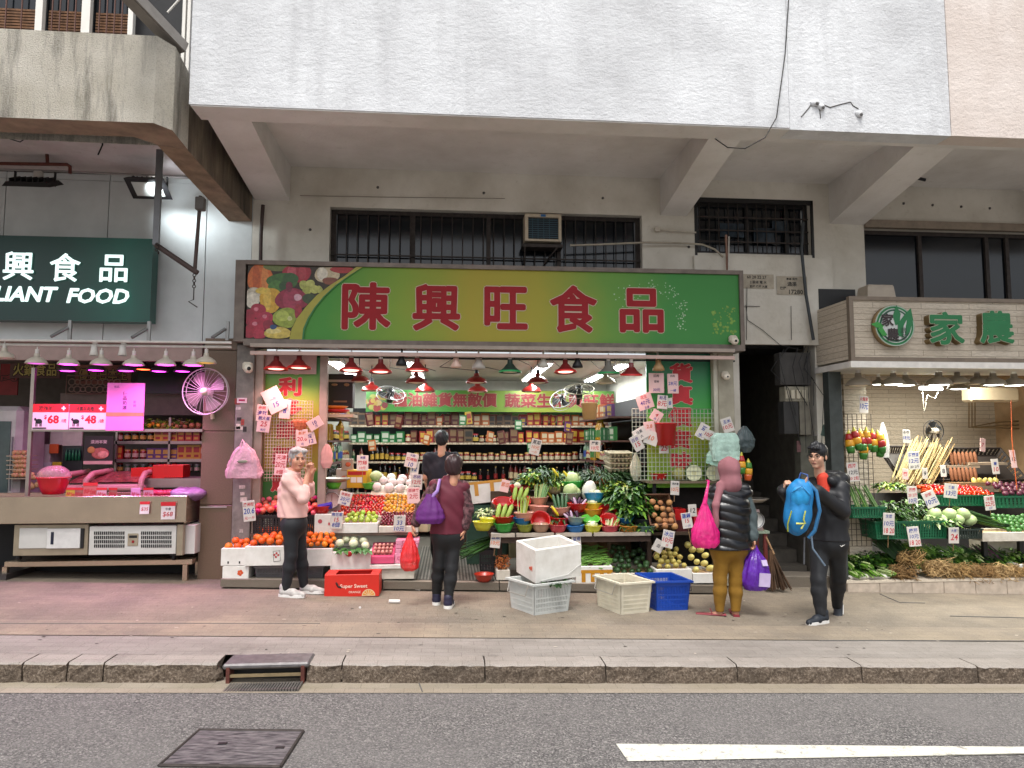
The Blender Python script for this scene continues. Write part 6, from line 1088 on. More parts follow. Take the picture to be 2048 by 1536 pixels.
for k in range(7):
 x,y=1585+rr.uniform(-20,40),695+rr.uniform(-5,10); cable('tangled_cable',[(x,y,8.5),(x+rr.uniform(-40,10),y+rr.uniform(20,60),8.48),(x+rr.uniform(-10,30),y+rr.uniform(60,110),8.5),(x+rr.uniform(-5,25),y+rr.uniform(110,220),8.52)],.005,BLACK,'black cable tangled round the dusty cable cabinet, strand %s'%'one two three four five six seven'.split()[k],'cable',4)
b=MB(at(1612,845,8.54)); b.mat(M('5a6f66',.6,v=.2)); p=at(1652,862,8.5); b.box(p,(.1,.02,.14),R3(0,.3,0)); tag(b.o('green_sheet'),'green plastic sheet tucked on the meter cupboard','sheet')
b=MB(at(1575,890,8.54)); b.mat(M('5a3a3a',.7,v=.3,sc=40)); a=at(1597,893,8.54); b.bx(a.x-.025,a.x+.025,8.53,8.538,a.z-.07,a.z+.07); tag(b.o('pasted_notice'),'small faded notice on the meter cabinet','notice')
dial_scale(1512,1040,8.3,'round dial scale on a stool behind the hijab woman',0)
p=at(1512,1062,8.3); t=thing('stool','reddish stool with flat green top carrying the round scale','stool',(p.x,8.4,zg(p.x))); hz=p.z-zg(p.x)
part(t,'seat',lambda b:b.bx(-.18,.16,-.12,.2,hz-.03,hz),M('7d8a78',.6))
for sx in(-.13,.12):
 for sy in(-.08,.16):part(t,'leg',lambda b:b.bx(sx-.02,sx+.02,sy-.02,sy+.02,0,hz-.03),M('6a2c28',.6))
p=at(1548,1100,8.2); t=thing('broom','worn straw broom leaning by the staircase step','broom',(p.x,8.2,p.z)); part(t,'stick',lambda b:b.tube([(0,0,-.05),(-.08,.2,.3)],.012,6),WOODP)
part(t,'bristles',lambda b:[b.tube([(-.03+rnd.uniform(-.02,.02),.02,-.0),(.02+rnd.uniform(-.14,.16),rnd.uniform(-.08,.08),zg(p.x)-p.z+.02+rnd.uniform(0,.03))],.006,4,False)for i in range(70)],M('4a3422',.9,v=.4))['kind']='stuff'
# ---------------- crates and boxes standing on the pavement
def oriented(A,B,D_):# three ground pixels: near corner, end of the long face, end of the short face
 a,c,d=gr(*A),gr(*B),gr(*D_); u=(c-a); w=u.length; return a,u.normalized(),w,(d-a).length
def groundcrate(name,A,B,dep,h,mat,label,fn=None,**k):
 a,c=gr(*A),gr(*B); u=c-a; w=u.length; rz=math.atan2(u.y,u.x); mid=(a+c)/2; o=crate(name,label,(mid.x,mid.y,zg(mid.x)),w,dep,h,mat,rz,**k); o.rotation_euler[1]=-math.atan(SL)*math.cos(rz)*-1*-1; return o
CRW=M('bcbfbb',.5,v=.08,sc=6); CRO=M('c9c2ae',.55,v=.12,sc=6); CRB=M('0f3f9c',.4,v=.08)
groundcrate('plastic_crate',(1067,1233),(1144,1222),.44,.30,CRW,'white slotted plastic crate under the big foam box',nx=20,rows=4,handle=(-1,1),taper=.88)
groundcrate('plastic_crate',(1241,1231),(1304,1225),.46,.31,CRO,'cream slotted plastic crate beside the blue crate',nx=24,rows=5,handle=(-1,1),taper=.9,solid=.35)
groundcrate('plastic_crate',(1311,1223),(1381,1221),.46,.30,CRB,'bright blue slotted plastic crate beside the cream crate',nx=18,rows=4,handle=(1,),taper=.9,solid=.3)
a,c=at(1072,1172,7.02),at(1163,1156,7.2); u=c-a; rz=math.atan2(u.y,u.x); w=u.length*1.0
t=open_box('foam_box','big empty white foam box tilted on the white plastic crate','foam box',(0,0,0),w*1.0,.43,.33,FOAM,.035); t.rotation_euler=(.10,-.06,rz); R=Euler(t.rotation_euler).to_matrix(); t.location=Vector(a)-R@Vector((-w/2,0,0))+Vector((0,.02,.02))
part(t,'red_stamp',lambda b:[b.bx(-w/2-.0025,-w/2-.0008,.07+.018*i,.07+.018*i+.012,.1+.01*(i%2),.15-.006*i)for i in range(4)],M('c8481c',.6)); part(t,'cord',lambda b:b.tube([(-w/2+.05,-.006,.02),(.1,-.006,.04),(w/2,-.006,.13)],.003,4),M('c9c9c4',.6))
p=at(1105,1162,7.1); greens('spinach_leaf_pack','dark green leaves peeking from under the tilted foam box',p+Vector((0,-.0,-.03)),.16,.1,.03,40,.07,.05,[GR['dk'],GR['md']])
# orange carton with lettering
x0,x1=gr(648,1193).x,gr(758,1193).x; y0=gr(700,1193).y; h=at(700,1149,y0).z-zg((x0+x1)/2); w=x1-x0; RB=M('c0200f',.5,v=.06)
t=open_box('orange_carton','empty red orange carton with white lettering on the pavement','carton',((x0+x1)/2,y0,zg((x0+x1)/2)),w,.30,h,RB,.012)
part(t,'corner_flap',lambda b:(b.bx(-w/2,-w/2+.11,.013,.287,h-.004,h+.002),b.bx(w/2-.09,w/2,.013,.287,h-.004,h+.002),b.bx(-w/2+.11,w/2-.09,.24,.287,h-.004,h+.002)),RB)
part(t,'lettering',lambda b:(b.text('Super Sweet',(.02,-.001,h*.45),h*.22,bold=.012,w=w*.5),b.text('ORANGE',(.03,-.001,h*.2),h*.1,bold=.005,w=w*.22)),M('e0c9b8',.5))
part(t,'orange_slice',lambda b:b.add([(w*.31+.07*math.cos(q),-.001,.004+.07*math.sin(q))for q in[math.pi*i/12 for i in range(13)]],[tuple(range(13))]),M('c9b088',.5)); part(t,'slice_segments',lambda b:[b.add([(w*.31+.01*math.cos(q+.22),-.0015,.006+.01*math.sin(q+.22)),(w*.31+.06*math.cos(q+.05),-.0015,.006+.06*math.sin(q+.05)),(w*.31+.06*math.cos(q+.4),-.0015,.006+.06*math.sin(q+.4))],[(0,1,2)])for q in[.1+i*.5 for i in range(6)]],M('c8802c',.5)); part(t,'dark_mark',lambda b:(b.ell((-w*.27,-.001,h*.55),(.012,.002,.03),7,4,R3(0,-.5,0)),b.ell((-w*.23,-.001,h*.44),(.03,.002,.012),7,4,R3(0,.4,0))),M('3a0c0c',.5))
# litter
for px,py,s,lab in((836,1181,.035,'crumpled white tissue lying by the platform'),(789,1206,.03,'white paper roll lying on the pavement'),(720,1217,.012,'tiny white scrap of paper on the pavement')):
 p=gr(px,py); b=MB(p); b.mat(M('d8d4d0',.8,b=.6,bs=40))
 if px==789:b.tube([p+Vector((-.055,0,.018)),p+Vector((.055,-.01,.018))],.018,8)
 else:b.ell(p+Vector((0,0,s*.7)),(s,s*.8,s*.8),9,6,jit=.25,smooth=False)
 tag(b.o('paper_litter'),lab,'litter')
rl=random.Random(21)
b=MB((0,7,0)); b.mat(GR['dk'])
for i in range(45):
 p=gr(rl.choice([rl.uniform(1145,1215),rl.uniform(1160,1300),rl.uniform(1700,1900)]),rl.uniform(1180,1225)); leaf(b,p+Vector((0,0,.006)),(rl.uniform(-1,1),rl.uniform(-1,1),.05),(0,0,1),rl.uniform(.02,.05),rl.uniform(.008,.02),.05,1)
tag(b.o('leaf_scraps',kind='stuff'),'scraps of green leaf scattered on the pavement by the crates','scraps')
# ================================================================ meat shop on the left
def shell(name,label,x0,x1,y0,y1,zc,mats,zf=None):
 t=thing(name,label,'shop interior',((x0+x1)/2,y1,0))
 for n,m,q in(('back_wall',mats[0],(x0,x1,y1,y1+.1,-.3,zc)),('side_wall',mats[1],(x0-.1,x0,y0,y1+.1,-.3,zc)),('side_wall',mats[1],(x1,x1+.1,y0,y1+.1,-.3,zc)),('ceiling',mats[2],(x0-.1,x1+.1,y0,y1+.1,zc,zc+.1))):b=MB(t.location); b.mat(m); b.bx(*q); b.o(n,t)
 return t
shell('shop_interior','dim brown interior of the meat shop lit pink',-12,X(404,8.7)+.1,8.9,11.6,2.75,(M('5b5148',.6,v=.2),M('6a6058',.6,v=.2),M('77706a',.7)))
b=MB(); b.mat(M('5d5350',.5,v=.3,sc=3)); b.quad((-12,8.75,zg(-12)-.0),(-2.6,8.75,zg(-2.6)),(-2.6,11.6,zg(-2.6)),(-12,11.6,zg(-12))); b.o('shop_floor',kind='structure')
for py0,py1,Y in((677,682,8.05),(686,691,8.12)):
 a,c=at(-200,py0,Y),at(463,py0+9,Y); r=S(py1-py0,Y)/2; b=MB(c); b.mat(WPAINT); b.tube([(a.x,Y,(a.z+c.z)/2),(c.x,Y,(a.z+c.z)/2)],r,8); tag(b.o('lamp_rail'),'%s white pipe rail along the front of the meat shop'%('upper' if py0==677 else 'lower'),'rail')
x0,x1,z0,z1=pxbox(-200,404,700,720,8.7); b=MB((x1,8.7,z0)); b.mat(M('a89088',.5,v=.1)); b.bx(x0,x1,8.7,8.76,z0,z1+.15); tag(b.o('shop_lintel'),'pinkish metal lintel above the meat shop opening','lintel')
CRM=M('bfb6a6',.35,v=.06); MAG=M('ff3cf0',.4,v=0,em=5); MAGD=M('d060c8',.4,v=0,em=.8)
for px,py,lit_,w,lab in((8,716,0,0,'cream dome lamp at the edge of the meat shop'),(73,727,MAGD,13,'cream dome lamp over the red basin'),(137,729,MAG,24,'cream dome lamp over the price board for lamb'),(202,729,MAGD,0,'cream dome lamp before the pink poster'),(267,730,MAG,24,'cream dome lamp glowing magenta over the poster edge'),(331,730,MAG,24,'cream dome lamp glowing magenta over the jars'),(386,731,MAG,24,'cream dome lamp glowing magenta near the fan'),(412,726,M('c9a040',.4,v=0,em=.5),0,'cream dome lamp with brass rim above the fan')):
 lamp(px,py,8.12,'small',CRM,None,lab,'cream dome lamps along the meat shop',.92,0,lit_ or None,w,(1,.34,.88),.2)
for px,py,Y,c,lab in((135,742,9.0,MAG,'magenta lit lamp behind the first lamp row'),(192,741,9.0,MAG,'magenta lit lamp over the pink poster'),(252,742,9.0,MAG,'magenta lit lamp further inside by the poster'),(287,739,9.4,M('ff6030',.4,v=0,em=4),'orange red lit lamp inside the meat shop'),(318,743,9.2,MAG,'magenta lit lamp before the dark screen'),(365,743,9.2,MAG,'magenta lit lamp at the end of the dark screen')):lamp(px,py,Y,'small',M('5a4a58',.4),None,lab,'inner lamps of the meat shop',.9,0,c,6 if c is MAG else 3,(1,.4,.9)if c is MAG else(1,.5,.3),.3)
for px,lab in((188,'white clamp spotlight on the rail beside the pink poster'),(245,'white clamp spotlight between the dome lamps')):
 p=at(px,702,8.1); t=thing('clamp_spotlight',lab,'spotlight',p); part(t,'body',lambda b:b.lathe([(0,.06),(.03,.06),(.035,0),(.045,-.05),(.04,-.052)],10),WPAINT); part(t,'bracket',lambda b:b.box((0,.02,.09),(.04,.04,.07)),WPAINT)
def bnr(px0,px1,py0,py1,Y,col,txt,tc,label,h,dark='1a1410'):
 a,c=corners(px0,py0,px1,py1,Y); t=thing('hanging_banner',label,'banner',(a.x,Y,c.z)); part(t,'board',lambda b:b.bx(0,c.x-a.x,0,.02,0,a.z-c.z),M(col,.6,v=.25,sc=5)); part(t,'lettering',lambda b:(b.mat(M(dark,.6)),b.text(txt,((c.x-a.x)/2,-.001,(a.z-c.z)/2),S(h,Y),ring=.014,w=(c.x-a.x)*.86),b.mat(M(tc,.5)),b.text(txt,((c.x-a.x)/2,-.004,(a.z-c.z)/2),S(h,Y),ring=.003,w=(c.x-a.x)*.86)),M(dark,.6)); return t
bnr(20,120,722,756,10.6,'6a4a44','火鍋食品','c0b060','brown banner with yellow Chinese characters at the back of the meat shop',24); bnr(150,262,730,768,10.4,'8a5a4a','優質日本生','a08a50','orange brown banner with Chinese characters behind the lamps',22)
t=bnr(0,36,722,790,10.7,'8a2a2a','肉','8a2a2a','red picture banner at the far side of the meat shop',10)
x0,x1,z0,z1=pxbox(275,408,735,787,10.2); b=MB((x0,10.2,z0)); b.mat(M('18161c',.25)); b.bx(x0,x1,10.2,10.26,z0,z1); tag(b.o('dark_screen'),'wide dark screen high at the back of the meat shop','screen')
a=at(132,787,10.3); t=thing('lattice_panel','carved curly lattice panel over the meat shop counter','lattice',a)
for i in range(9):
 for j in range(2):part(t,'scroll',lambda b:b.ring((.07+i*.075,0,.06+j*.1),.035+.01*((i+j)%2),.008,n=10,k=4),M('9a8474',.6))
part(t,'frame',lambda b:b.tube([(0,0,0),(.72,0,0),(.72,0,.25),(0,0,.25),(0,0,0)],.01,4),M('8a7464',.6))
x0,x1,z0,z1=pxbox(120,405,787,830,10.45); b=MB((x0,10.45,z0)); b.mat(M('7d7066',.5,v=.15)); b.bx(x0,x1,10.45,10.5,z0,z1); tag(b.o('wall_cupboard'),'plain brown grey cupboard front behind the pink poster','cupboard')
# frame holding the price boards
fr_=thing('counter_frame','thin steel frame over the meat counter holding the price boards','frame',at(60,990,8.45))
for q in((56,63,735,992),):x0,x1,z0,z1=pxbox(*q,8.45); b=MB(fr_.location); b.mat(STEEL); b.bx(x0,x1,8.45,8.49,z0,z1); b.o('upright',fr_)
x0,x1,z0,z1=pxbox(57,405,858,863,8.45); b=MB(fr_.location); b.mat(STEEL); b.bx(x0,x1,8.44,8.5,z0,z1); b.o('crossbar',fr_)
def board(q,Y,label,fn,m,cat='price board',name='price_board'):x0,x1,z0,z1=pxbox(*q,Y); t=thing(name,label,cat,((x0+x1)/2,Y,z0)); w,h=x1-x0,z1-z0; part(t,'board',lambda b:b.bx(-w/2,w/2,0,.012,0,h),m); fn(t,w,h); return t
RB2=M('c81828',.5,v=.04)
def price(num):
 def fn(t,w,h):
  part(t,'red_header',lambda b:b.bx(-w/2,w/2,-.003,-.0005,h*.68,h),RB2); part(t,'lettering',lambda b:b.text({'68':'澳洲羊腩','48':'法國羊肉卷'}[num],(-w*.08,-.0035,h*.83),h*.17,bold=.02,w=w*.5),BLACK); part(t,'cross_mark',lambda b:(b.bx(w*.3,w*.42,-.006,-.0035,h*.81,h*.86),b.bx(w*.34,w*.38,-.0062,-.0036,h*.75,h*.92)),WHITE)
  part(t,'price',lambda b:(b.text('$',(-w*.14,-.001,h*.48),h*.18,bold=.03),b.text(num,(w*.08,-.001,h*.4),h*.34,bold=.04,w=w*.32),b.text('/磅',(w*.37,-.001,h*.34),h*.16,bold=.01)),RB2)
  part(t,'sheep_picture',lambda b:(b.ell((-w*.32,-.001,h*.32),(w*.1,.002,h*.1),9,5),b.ell((-w*.42,-.001,h*.4),(w*.035,.002,h*.06),7,4),[b.bx(-w*.32+k*w*.05-.004,-w*.32+k*w*.05+.004,-.003,-.0005,h*.12,h*.28)for k in(-1.5,-.8,.8,1.5)]),BLACK); part(t,'footer',lambda b:b.bx(-w*.48,-w*.1,-.003,-.0005,h*.03,h*.08),BLACK)
 return fn
board((65,137,808,859),8.42,'price board reading 68 with a black sheep, beside the steel upright',price('68'),M('e0c8d0',.5,v=.03)); board((139,212,809,859),8.42,'price board reading 48 with a black sheep, touching the pink poster',price('48'),M('e0c8d0',.5,v=.03))
board((213,288,766,861),8.41,'bright pink poster with vertical Chinese lettering over the counter',lambda t,w,h:(part(t,'lettering',lambda b:([b.text(c,(-w*.02,-.001,h*(.78-.1*i)),h*.085,bold=.02)for i,c in enumerate('優品奶源')],[b.text(c,(w*.25,-.001,h*(.6-.08*i)),h*.06)for i,c in enumerate('新鮮')],b.text('佳品',(-w*.25,-.001,h*.92),h*.05)),M('4a2060',.6)),part(t,'ribbon',lambda b:b.bx(-w/2,w/2,-.002,-.0005,h*.3,h*.38),M('c87a5a',.5))),M('e07ac0',.5,v=.05),'poster','pink_poster')
fan(410,783,8.3,45,'big grey wall fan lit magenta beside the granite pillar',M('b0a8a4',.4,m=.3),M('7a7068',.5),M('c9b8a0',.5),4,(0,0,-.15),.17,28)
# jars shelf, veg shelf, cupboards
js=thing('jar_shelving','steel shelving of jars and vegetables at the back of the meat shop','shelf',at(230,950,9.9))
for py in(858,882,918):x0,x1,z0,z1=pxbox(228,412,py,py+6,9.9); b=MB(js.location); b.mat(STEEL); b.bx(x0,x1,9.9,10.3,z0,z1); b.o('shelf_board',js)
for px in(232,338,408):x0,x1,z0,z1=pxbox(px-2,px+2,835,950,9.9); b=MB(js.location); b.mat(STEEL); b.bx(x0,x1,9.9,9.94,z0,z1); b.o('upright',js)
for py,kinds,lab in((882,(5,6,10,8),'upper shelf'),(918,(9,8,5,13,10),'middle shelf'),(945,(6,7),'lowest shelf')):
 z=at(300,py,9.9).z; x=X(234,9.9,py)
 while x<X(408,9.9,py):kk=kinds[int((x+10)*3)%len(kinds)]; goods(kk,(x,9.98,z),'on the %s of the meat shop'%lab,'goods in the meat shop',0,.9); x+=.1
pg=at(340,856,9.95); greens('lettuce_heap','pale green lettuce heap lit yellow on the meat shop shelf',pg+Vector((-.1,.1,.0)),.5,.12,.16,240,.1,.05,[GR['lt'],GR['yl'],GR['pale']])
heap('kumquat','yellow pepper in the row on the meat shop shelf','yellow peppers in the meat shop',X(290,9.9),X(318,9.9),9.9,10.,pg.z+.02,pg.z+.06,.03,name='yellow_pepper',s=1.2); heap('potato','reddish root in the row on the meat shop shelf','roots in the meat shop',X(318,9.9),X(400,9.9),9.9,10.05,pg.z+.02,pg.z+.06,.04,name='root_vegetable',s=.9)
fz=at(0,948,9.4); t=thing('display_fridge','white rounded upright glass fridge at the edge of the meat shop','fridge',(X(-14,9.4),9.4,zg(-5.8))); hh=at(0,812,9.4).z-t.location.z
part(t,'cabinet',lambda b:b.rbox((0,.3,hh/2),(.62,.6,hh),.06),M('b8b4b0',.35)); part(t,'glass_door',lambda b:b.bx(-.22,.2,-.012,-.002,hh*.35,hh*.9),M('4a5a58',.1)); part(t,'door_handle',lambda b:b.tube([(.24,-.03,hh*.45),(.24,-.03,hh*.8)],.012,6),GREYM)
for k,(q,m,lab)in enumerate((((28,74,862,912),'8d857c','grey cupboard door behind the eggs'),((75,100,888,938),'a8a29c','white machine front with papers beside the eggs'),((100,126,862,890),'bdb6ae','white paper notice on the meat shop wall'),((125,164,863,892),'c4bcb0','white wall calendar in the meat shop'),((98,116,888,907),'c85a24','orange square notice on the white machine'),((104,122,924,942),'c0a828','yellow notice with black sign on the white machine'),((76,102,925,950),'a8a8a8','pale paper sheet stuck low on the machine'))):mx(q,10.0-.02*(k>3),M(m,.6,v=.15),lab,'wall_notice' if k>1 else 'cupboard',.03 if k>1 else .3)
t=board((125,165,892,945),9.95,'black framed fridge window with green bottles inside',lambda t,w,h:(part(t,'window',lambda b:b.bx(-w*.35,w*.38,-.004,-.0005,h*.45,h*.93),M('1c3a34',.15)),[part(t,'green_bottle',lambda b:b.lathe([(.0,0),(.016,0),(.016,.09),(.007,.12),(.007,.14),(0,.14)],7,(-w*.28+i*.042,-.02,h*.46)),M('1f6a44',.2))for i in range(5)]),M('1c1c1e',.4),'fridge','bottle_fridge')
board((168,226,872,930),9.6,'dark meat poster with a picture of steaks',lambda t,w,h:(part(t,'printed_meat',lambda b:(b.mat(M('a0584c',.5,v=.4,sc=30)),b.ell((.02,-.001,h*.4),(w*.32,.003,h*.2),12,6),b.mat(M('c98a7a',.5,v=.4,sc=40)),b.ell((.06,-.004,h*.36),(w*.2,.003,h*.12),12,6),b.mat(M('a8783c',.5)),b.ell((-w*.25,-.003,h*.52),(w*.14,.003,h*.12),10,5)),BLACK),part(t,'lettering',lambda b:b.text('澳洲羊架',(.0,-.001,h*.8),h*.13,bold=.01),M('c9b8b0',.5)),part(t,'footer',lambda b:b.bx(-w/2,w/2,-.002,-.0005,.01,h*.14),M('c09a90',.5))),M('241a1a',.5),'poster','meat_poster')
for k in range(6):
 for i in range(5):fr('egg',at(28+i*5.2+rnd.uniform(-1,1),950-k*9,9.3)+Vector((0,rnd.uniform(0,.03),0)),'brown egg in the stacked trays by the glass fridge','eggs in the meat shop')
 p=at(38,956-k*9,9.35); b=MB(p); b.mat(ET); b.bx(p.x-.12,p.x+.12,9.3,9.55,p.z-.012,p.z); tag(b.o('egg_tray'),'grey egg tray in the meat shop stack, %s'%('lowest','second','third','fourth','fifth','topmost')[k],'egg tray')
for i in range(16):fr('egg',at(70+rnd.uniform(-8,12),955+rnd.uniform(-8,20),9.1),'brown egg in the low heap behind the red basin','loose eggs by the red basin')
# freezers with curved lids
FRZ=M('c08a84',.4,v=.06)
for(q,lab,Y)in(((122,178,950,992),'pinkish chest freezer with sliding lid, nearer the eggs',9.2),((165,286,948,992),'pinkish chest freezer with curved glass lid holding red meat',9.1)):
 x0,x1,z0,z1=pxbox(*q,Y); t=thing('chest_freezer',lab,'freezer',((x0+x1)/2,Y,zg(x0))); w=x1-x0; h0=z1-zg(x0)
 part(t,'cabinet',lambda b:b.rbox((0,.3,h0/2-.06),(w,.6,h0-.12),.04),FRZ); part(t,'lid_frame',lambda b:[b.tube([(s*w*.46,0,h0-.2),(s*w*.46,.02,h0-.08),(s*w*.44,.15,h0+.0),(s*w*.42,.6,h0+.02)],.035,8)for s in(-1,1)]+[b.tube([(-w*.46,0,h0-.18),(w*.46,0,h0-.18)],.035,8)],FRZ); part(t,'glass_lid',lambda b:b.add([(-w*.44,.03,h0-.1),(w*.44,.03,h0-.1),(w*.42,.58,h0+.01),(-w*.42,.58,h0+.01)],[(0,1,2,3)]),M('8a4a44',.15,v=.4,sc=12))
RBX=pl('c01010')
for q,lab,Y in(((305,328,930,958),'red carton with dark print on the counter behind the freezer',9.3),((328,366,930,955),'red plastic tub on the back counter',9.3),((262,304,936,956),'shallow red tray of meat on the back counter',9.4)):
 x0,x1,z0,z1=pxbox(*q,Y); open_box('red_tub',lab,'tub',((x0+x1)/2,Y,z0),x1-x0,.25,z1-z0,RBX,.012)
x0,x1,z0,z1=pxbox(286,405,957,975,9.2); b=MB((x0,9.2,z0)); b.mat(STEEL); b.bx(x0,x1,9.2,9.8,z0,z1); tag(b.o('back_counter'),'steel back counter carrying the red tubs','counter')
# meat counter
Yc=8.2; mc_=thing('meat_counter','long stainless steel refrigerated meat counter with white vented base','counter',at(190,1110,Yc)); ST2=M('bfae98',.26,m=.85,v=.12,sc=2.5,name='brushed_steel',b=.04,bs=3)
def mp(name,q,Y0,Y1,m,bev=.004,par=None):
 x0,x1,z0,z1=pxbox(*q,Y0); b=MB(mc_.location); b.mat(m); b.rbox(((x0+x1)/2,(Y0+Y1)/2,(z0+z1)/2),(x1-x0,Y1-Y0,z1-z0),bev); return b.o(name,par or mc_)
mp('front_panel',(-130,373,993,1047),Yc,Yc+.05,ST2); mp('side_panel',(368,373,993,1047),Yc+.05,Yc+.6,ST2); mp('well_floor',(-128,368,1000,1006),Yc+.05,Yc+.6,M('8a4a5a',.4,v=.2)); mp('back_rim',(-128,373,985,998),Yc+.6,Yc+.64,ST2)
WPN=M('c4c4be',.4,v=.05)
x0,x1,z0,z1=pxbox(27,368,1047,1112,Yc+.06); mp('cabinet_body',(27,176,1049,1111),Yc+.08,Yc+.55,M('9a8f7a',.4,m=.4,v=.1)); mp('vent_panel',(178,352,1052,1109),Yc+.05,Yc+.55,WPN); mp('corner_post',(353,366,1049,1111),Yc+.05,Yc+.12,M('9a8f7a',.4,m=.4)); mp('end_panel',(355,390,1050,1108),Yc+.13,Yc+.55,WPN)
mp('sliding_door',(38,94,1056,1097),Yc+.07,Yc+.078,WPN); mp('sliding_door',(93,160,1057,1097),Yc+.055,Yc+.068,M('d0d0cc',.4)); mp('door_slot',(101,107,1064,1089),Yc+.05,Yc+.056,M('141a30',.4)); mp('door_gap',(160,167,1057,1097),Yc+.065,Yc+.079,BLACK)
for k,(ca,cb)in enumerate(((188,250),(282,344))):
 for j in range(4):
  for i in range(16):px=ca+(cb-ca)*i/16; py=1063+j*8.6; mp('vent_slot',(px,px+2.5,py,py+6.6),Yc+.046,Yc+.052,BLACK,.0005)
mp('control_panel',(255,276,1067,1092),Yc+.042,Yc+.05,M('a09580',.4,m=.3)); mp('control_display',(258,274,1071,1076),Yc+.038,Yc+.043,BLACK); mp('switch',(263,268,1081,1086),Yc+.036,Yc+.043,RED)
for px in(38,348):p=at(px,1115,Yc+.15); b=MB(mc_.location); b.mat(BLACK); b.lathe([(0,-.015),(.03,-.015),(.03,.015),(0,.015)],10,p,R3(0,math.pi/2,0)); b.bx(p.x-.04,p.x+.04,p.y-.02,p.y+.03,p.z+.02,p.z+.045); b.o('caster',mc_)
Yb=8.35; bt_=thing('steel_bench','low steel bench standing under the meat counter','bench',gr(190,1159))
x0,x1,z0,z1=pxbox(8,384,1121,1132,Yb); b=MB(bt_.location); b.mat(ST2); b.rbox(((x0+x1)/2,Yb+.25,(z0+z1)/2),(x1-x0,.5,z1-z0),.006); b.o('bench_top',bt_)
for px in(20,377):
 for dy in(.02,.42):x=X(px,Yb); b=MB(bt_.location); b.mat(ST2); b.bx(x-.025,x+.025,Yb+dy,Yb+dy+.05,zg(x),z0); b.o('leg',bt_)
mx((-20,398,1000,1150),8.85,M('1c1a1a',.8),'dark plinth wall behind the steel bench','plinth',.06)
t=bowl(106,988,56,8.35,pl('c01424'),'red basin wrapped in clear plastic on the meat counter',group=None,hr=.55)[0]; part(t,'plastic_wrap',lambda b:b.ell((0,0,.2),(.17,.15,.11),16,9,jit=.08),M('c9a0a0',.2,al=.45,v=.1))
def tagcard(px,py,w,h,lines,lab,m=None,Y=8.17,red=True):t=card(px,py,w,h,0,Y,lines,lab,0,m or M('d8ccd0',.5)); H_=S(h,Y); W_=S(w,Y); part(t,'red_header',lambda b:b.bx(-W_/2,W_/2,-.0022,-.0008,H_*.28,H_/2),RB2)if red else None; return t
tagcard(289,1016,18,24,[('$35','r',.6,.32)],'small price tag reading 35 on the steel counter front'); tagcard(336,1022,27,34,[('牛骨','k',.38,.16),('$68','r',.7,.32)],'larger price tag reading 68 on the steel counter front')
for k,(px,w,m)in enumerate(((142,20,'b89a28'),(158,16,'a05a54'),(180,26,'b85a5a'),(203,18,'d0a0b0'),(226,16,'a85a5a'),(271,18,'d890c8'),(297,18,'d890b8'))):tagcard(px,986-(6 if k==2 else 0),w,20+(8 if k==2 else 0),[('特價','r',.6,.4)],'price tag in the row on the meat counter, %s'%('yellow one by the basin','dull red one','widest one','pale one with big number','dark red one','magenta lit one','last one before the meat trays')[k],M(m,.5),8.3,k!=5)
MEAT=M('a01c3c',.35,v=.4,sc=25)
for i in range(14):p=at(rnd.uniform(305,345),992,8.4+rnd.uniform(0,.3)); b=MB(p); b.mat(MEAT); b.ell(p+Vector((0,0,.03)),(rnd.uniform(.05,.08),.06,.04),9,6,jit=.15); tag(b.o('meat_pack'),'pack of red meat lit pink on the counter','meat','meat packs on the counter')
b=MB(at(380,985,8.45)); b.mat(M('8a6a90',.25,v=.4,sc=14)); b.ell(at(375,988,8.5),(.22,.2,.08),16,8,jit=.12); tag(b.o('plastic_sheet'),'shiny plastic bag lit purple at the end of the meat counter','plastic bag')
slab('door_step',M('3a3432',.6),-260,12,8.3,8.9,.06,'low dark step beside the meat counter','step')
# ================================================================ second vegetable shop on the right
Yp=7.8; zs0,zs1=at(1702,722,Yp).z,at(1700,592,Yp).z; xs0=at(1700,650,Yp).x; rs=thing('stone_shop_sign','stone clad shop sign box with green Chinese characters and round leaf logo','shop sign',(xs0,Yp,zs0))
def PR(n,m,*q):b=MB(rs.location); b.mat(m); b.bx(*q); return b.o(n,rs)
PR('sign_box',STONE,xs0+.035,9.2,Yp+.02,YW,zs0+.03,zs1-.03); TRIM=M('75685a',.5,m=.2,v=.15)
PR('trim',TRIM,xs0,9.2,Yp,Yp+.06,zs1-.045,zs1); PR('trim',TRIM,xs0,9.2,Yp,Yp+.06,zs0,zs0+.05); PR('trim',TRIM,xs0,xs0+.05,Yp,Yp+.06,zs0+.05,zs1-.045); PR('side_face',STONE,xs0+.01,xs0+.034,Yp+.06,YW,zs0+.03,zs1-.03); PR('ledge',WPAINT,xs0-.02,9.2,Yp-.02,YW,zs0-.075,zs0-.002)
GN=M('0f6a38',.4,v=.06); GOLD=M('8a7450',.5,m=.3)
for ch,px,py in(('家',1886,658),('農',1985,656),('蔬',2088,656)):
 p=at(px,py,Yp); H=S(71,Yp); b=MB(rs.location); b.mat(GOLD)
 for k in range(4):b.text(ch,(p.x-.012+.004*k,Yp,p.z-.006+.002*k),H*.94,ring=.016,off=-.018+.018*k,w=H*1.05)
 b.mat(M('cfc8b0',.5)); b.text(ch,(p.x,Yp,p.z),H*.94,ring=.017,off=.062,w=H*1.05); b.mat(GN); b.text(ch,(p.x,Yp,p.z),H*.94,ring=.0125,off=.066,w=H*1.05); b.o('letter',rs)
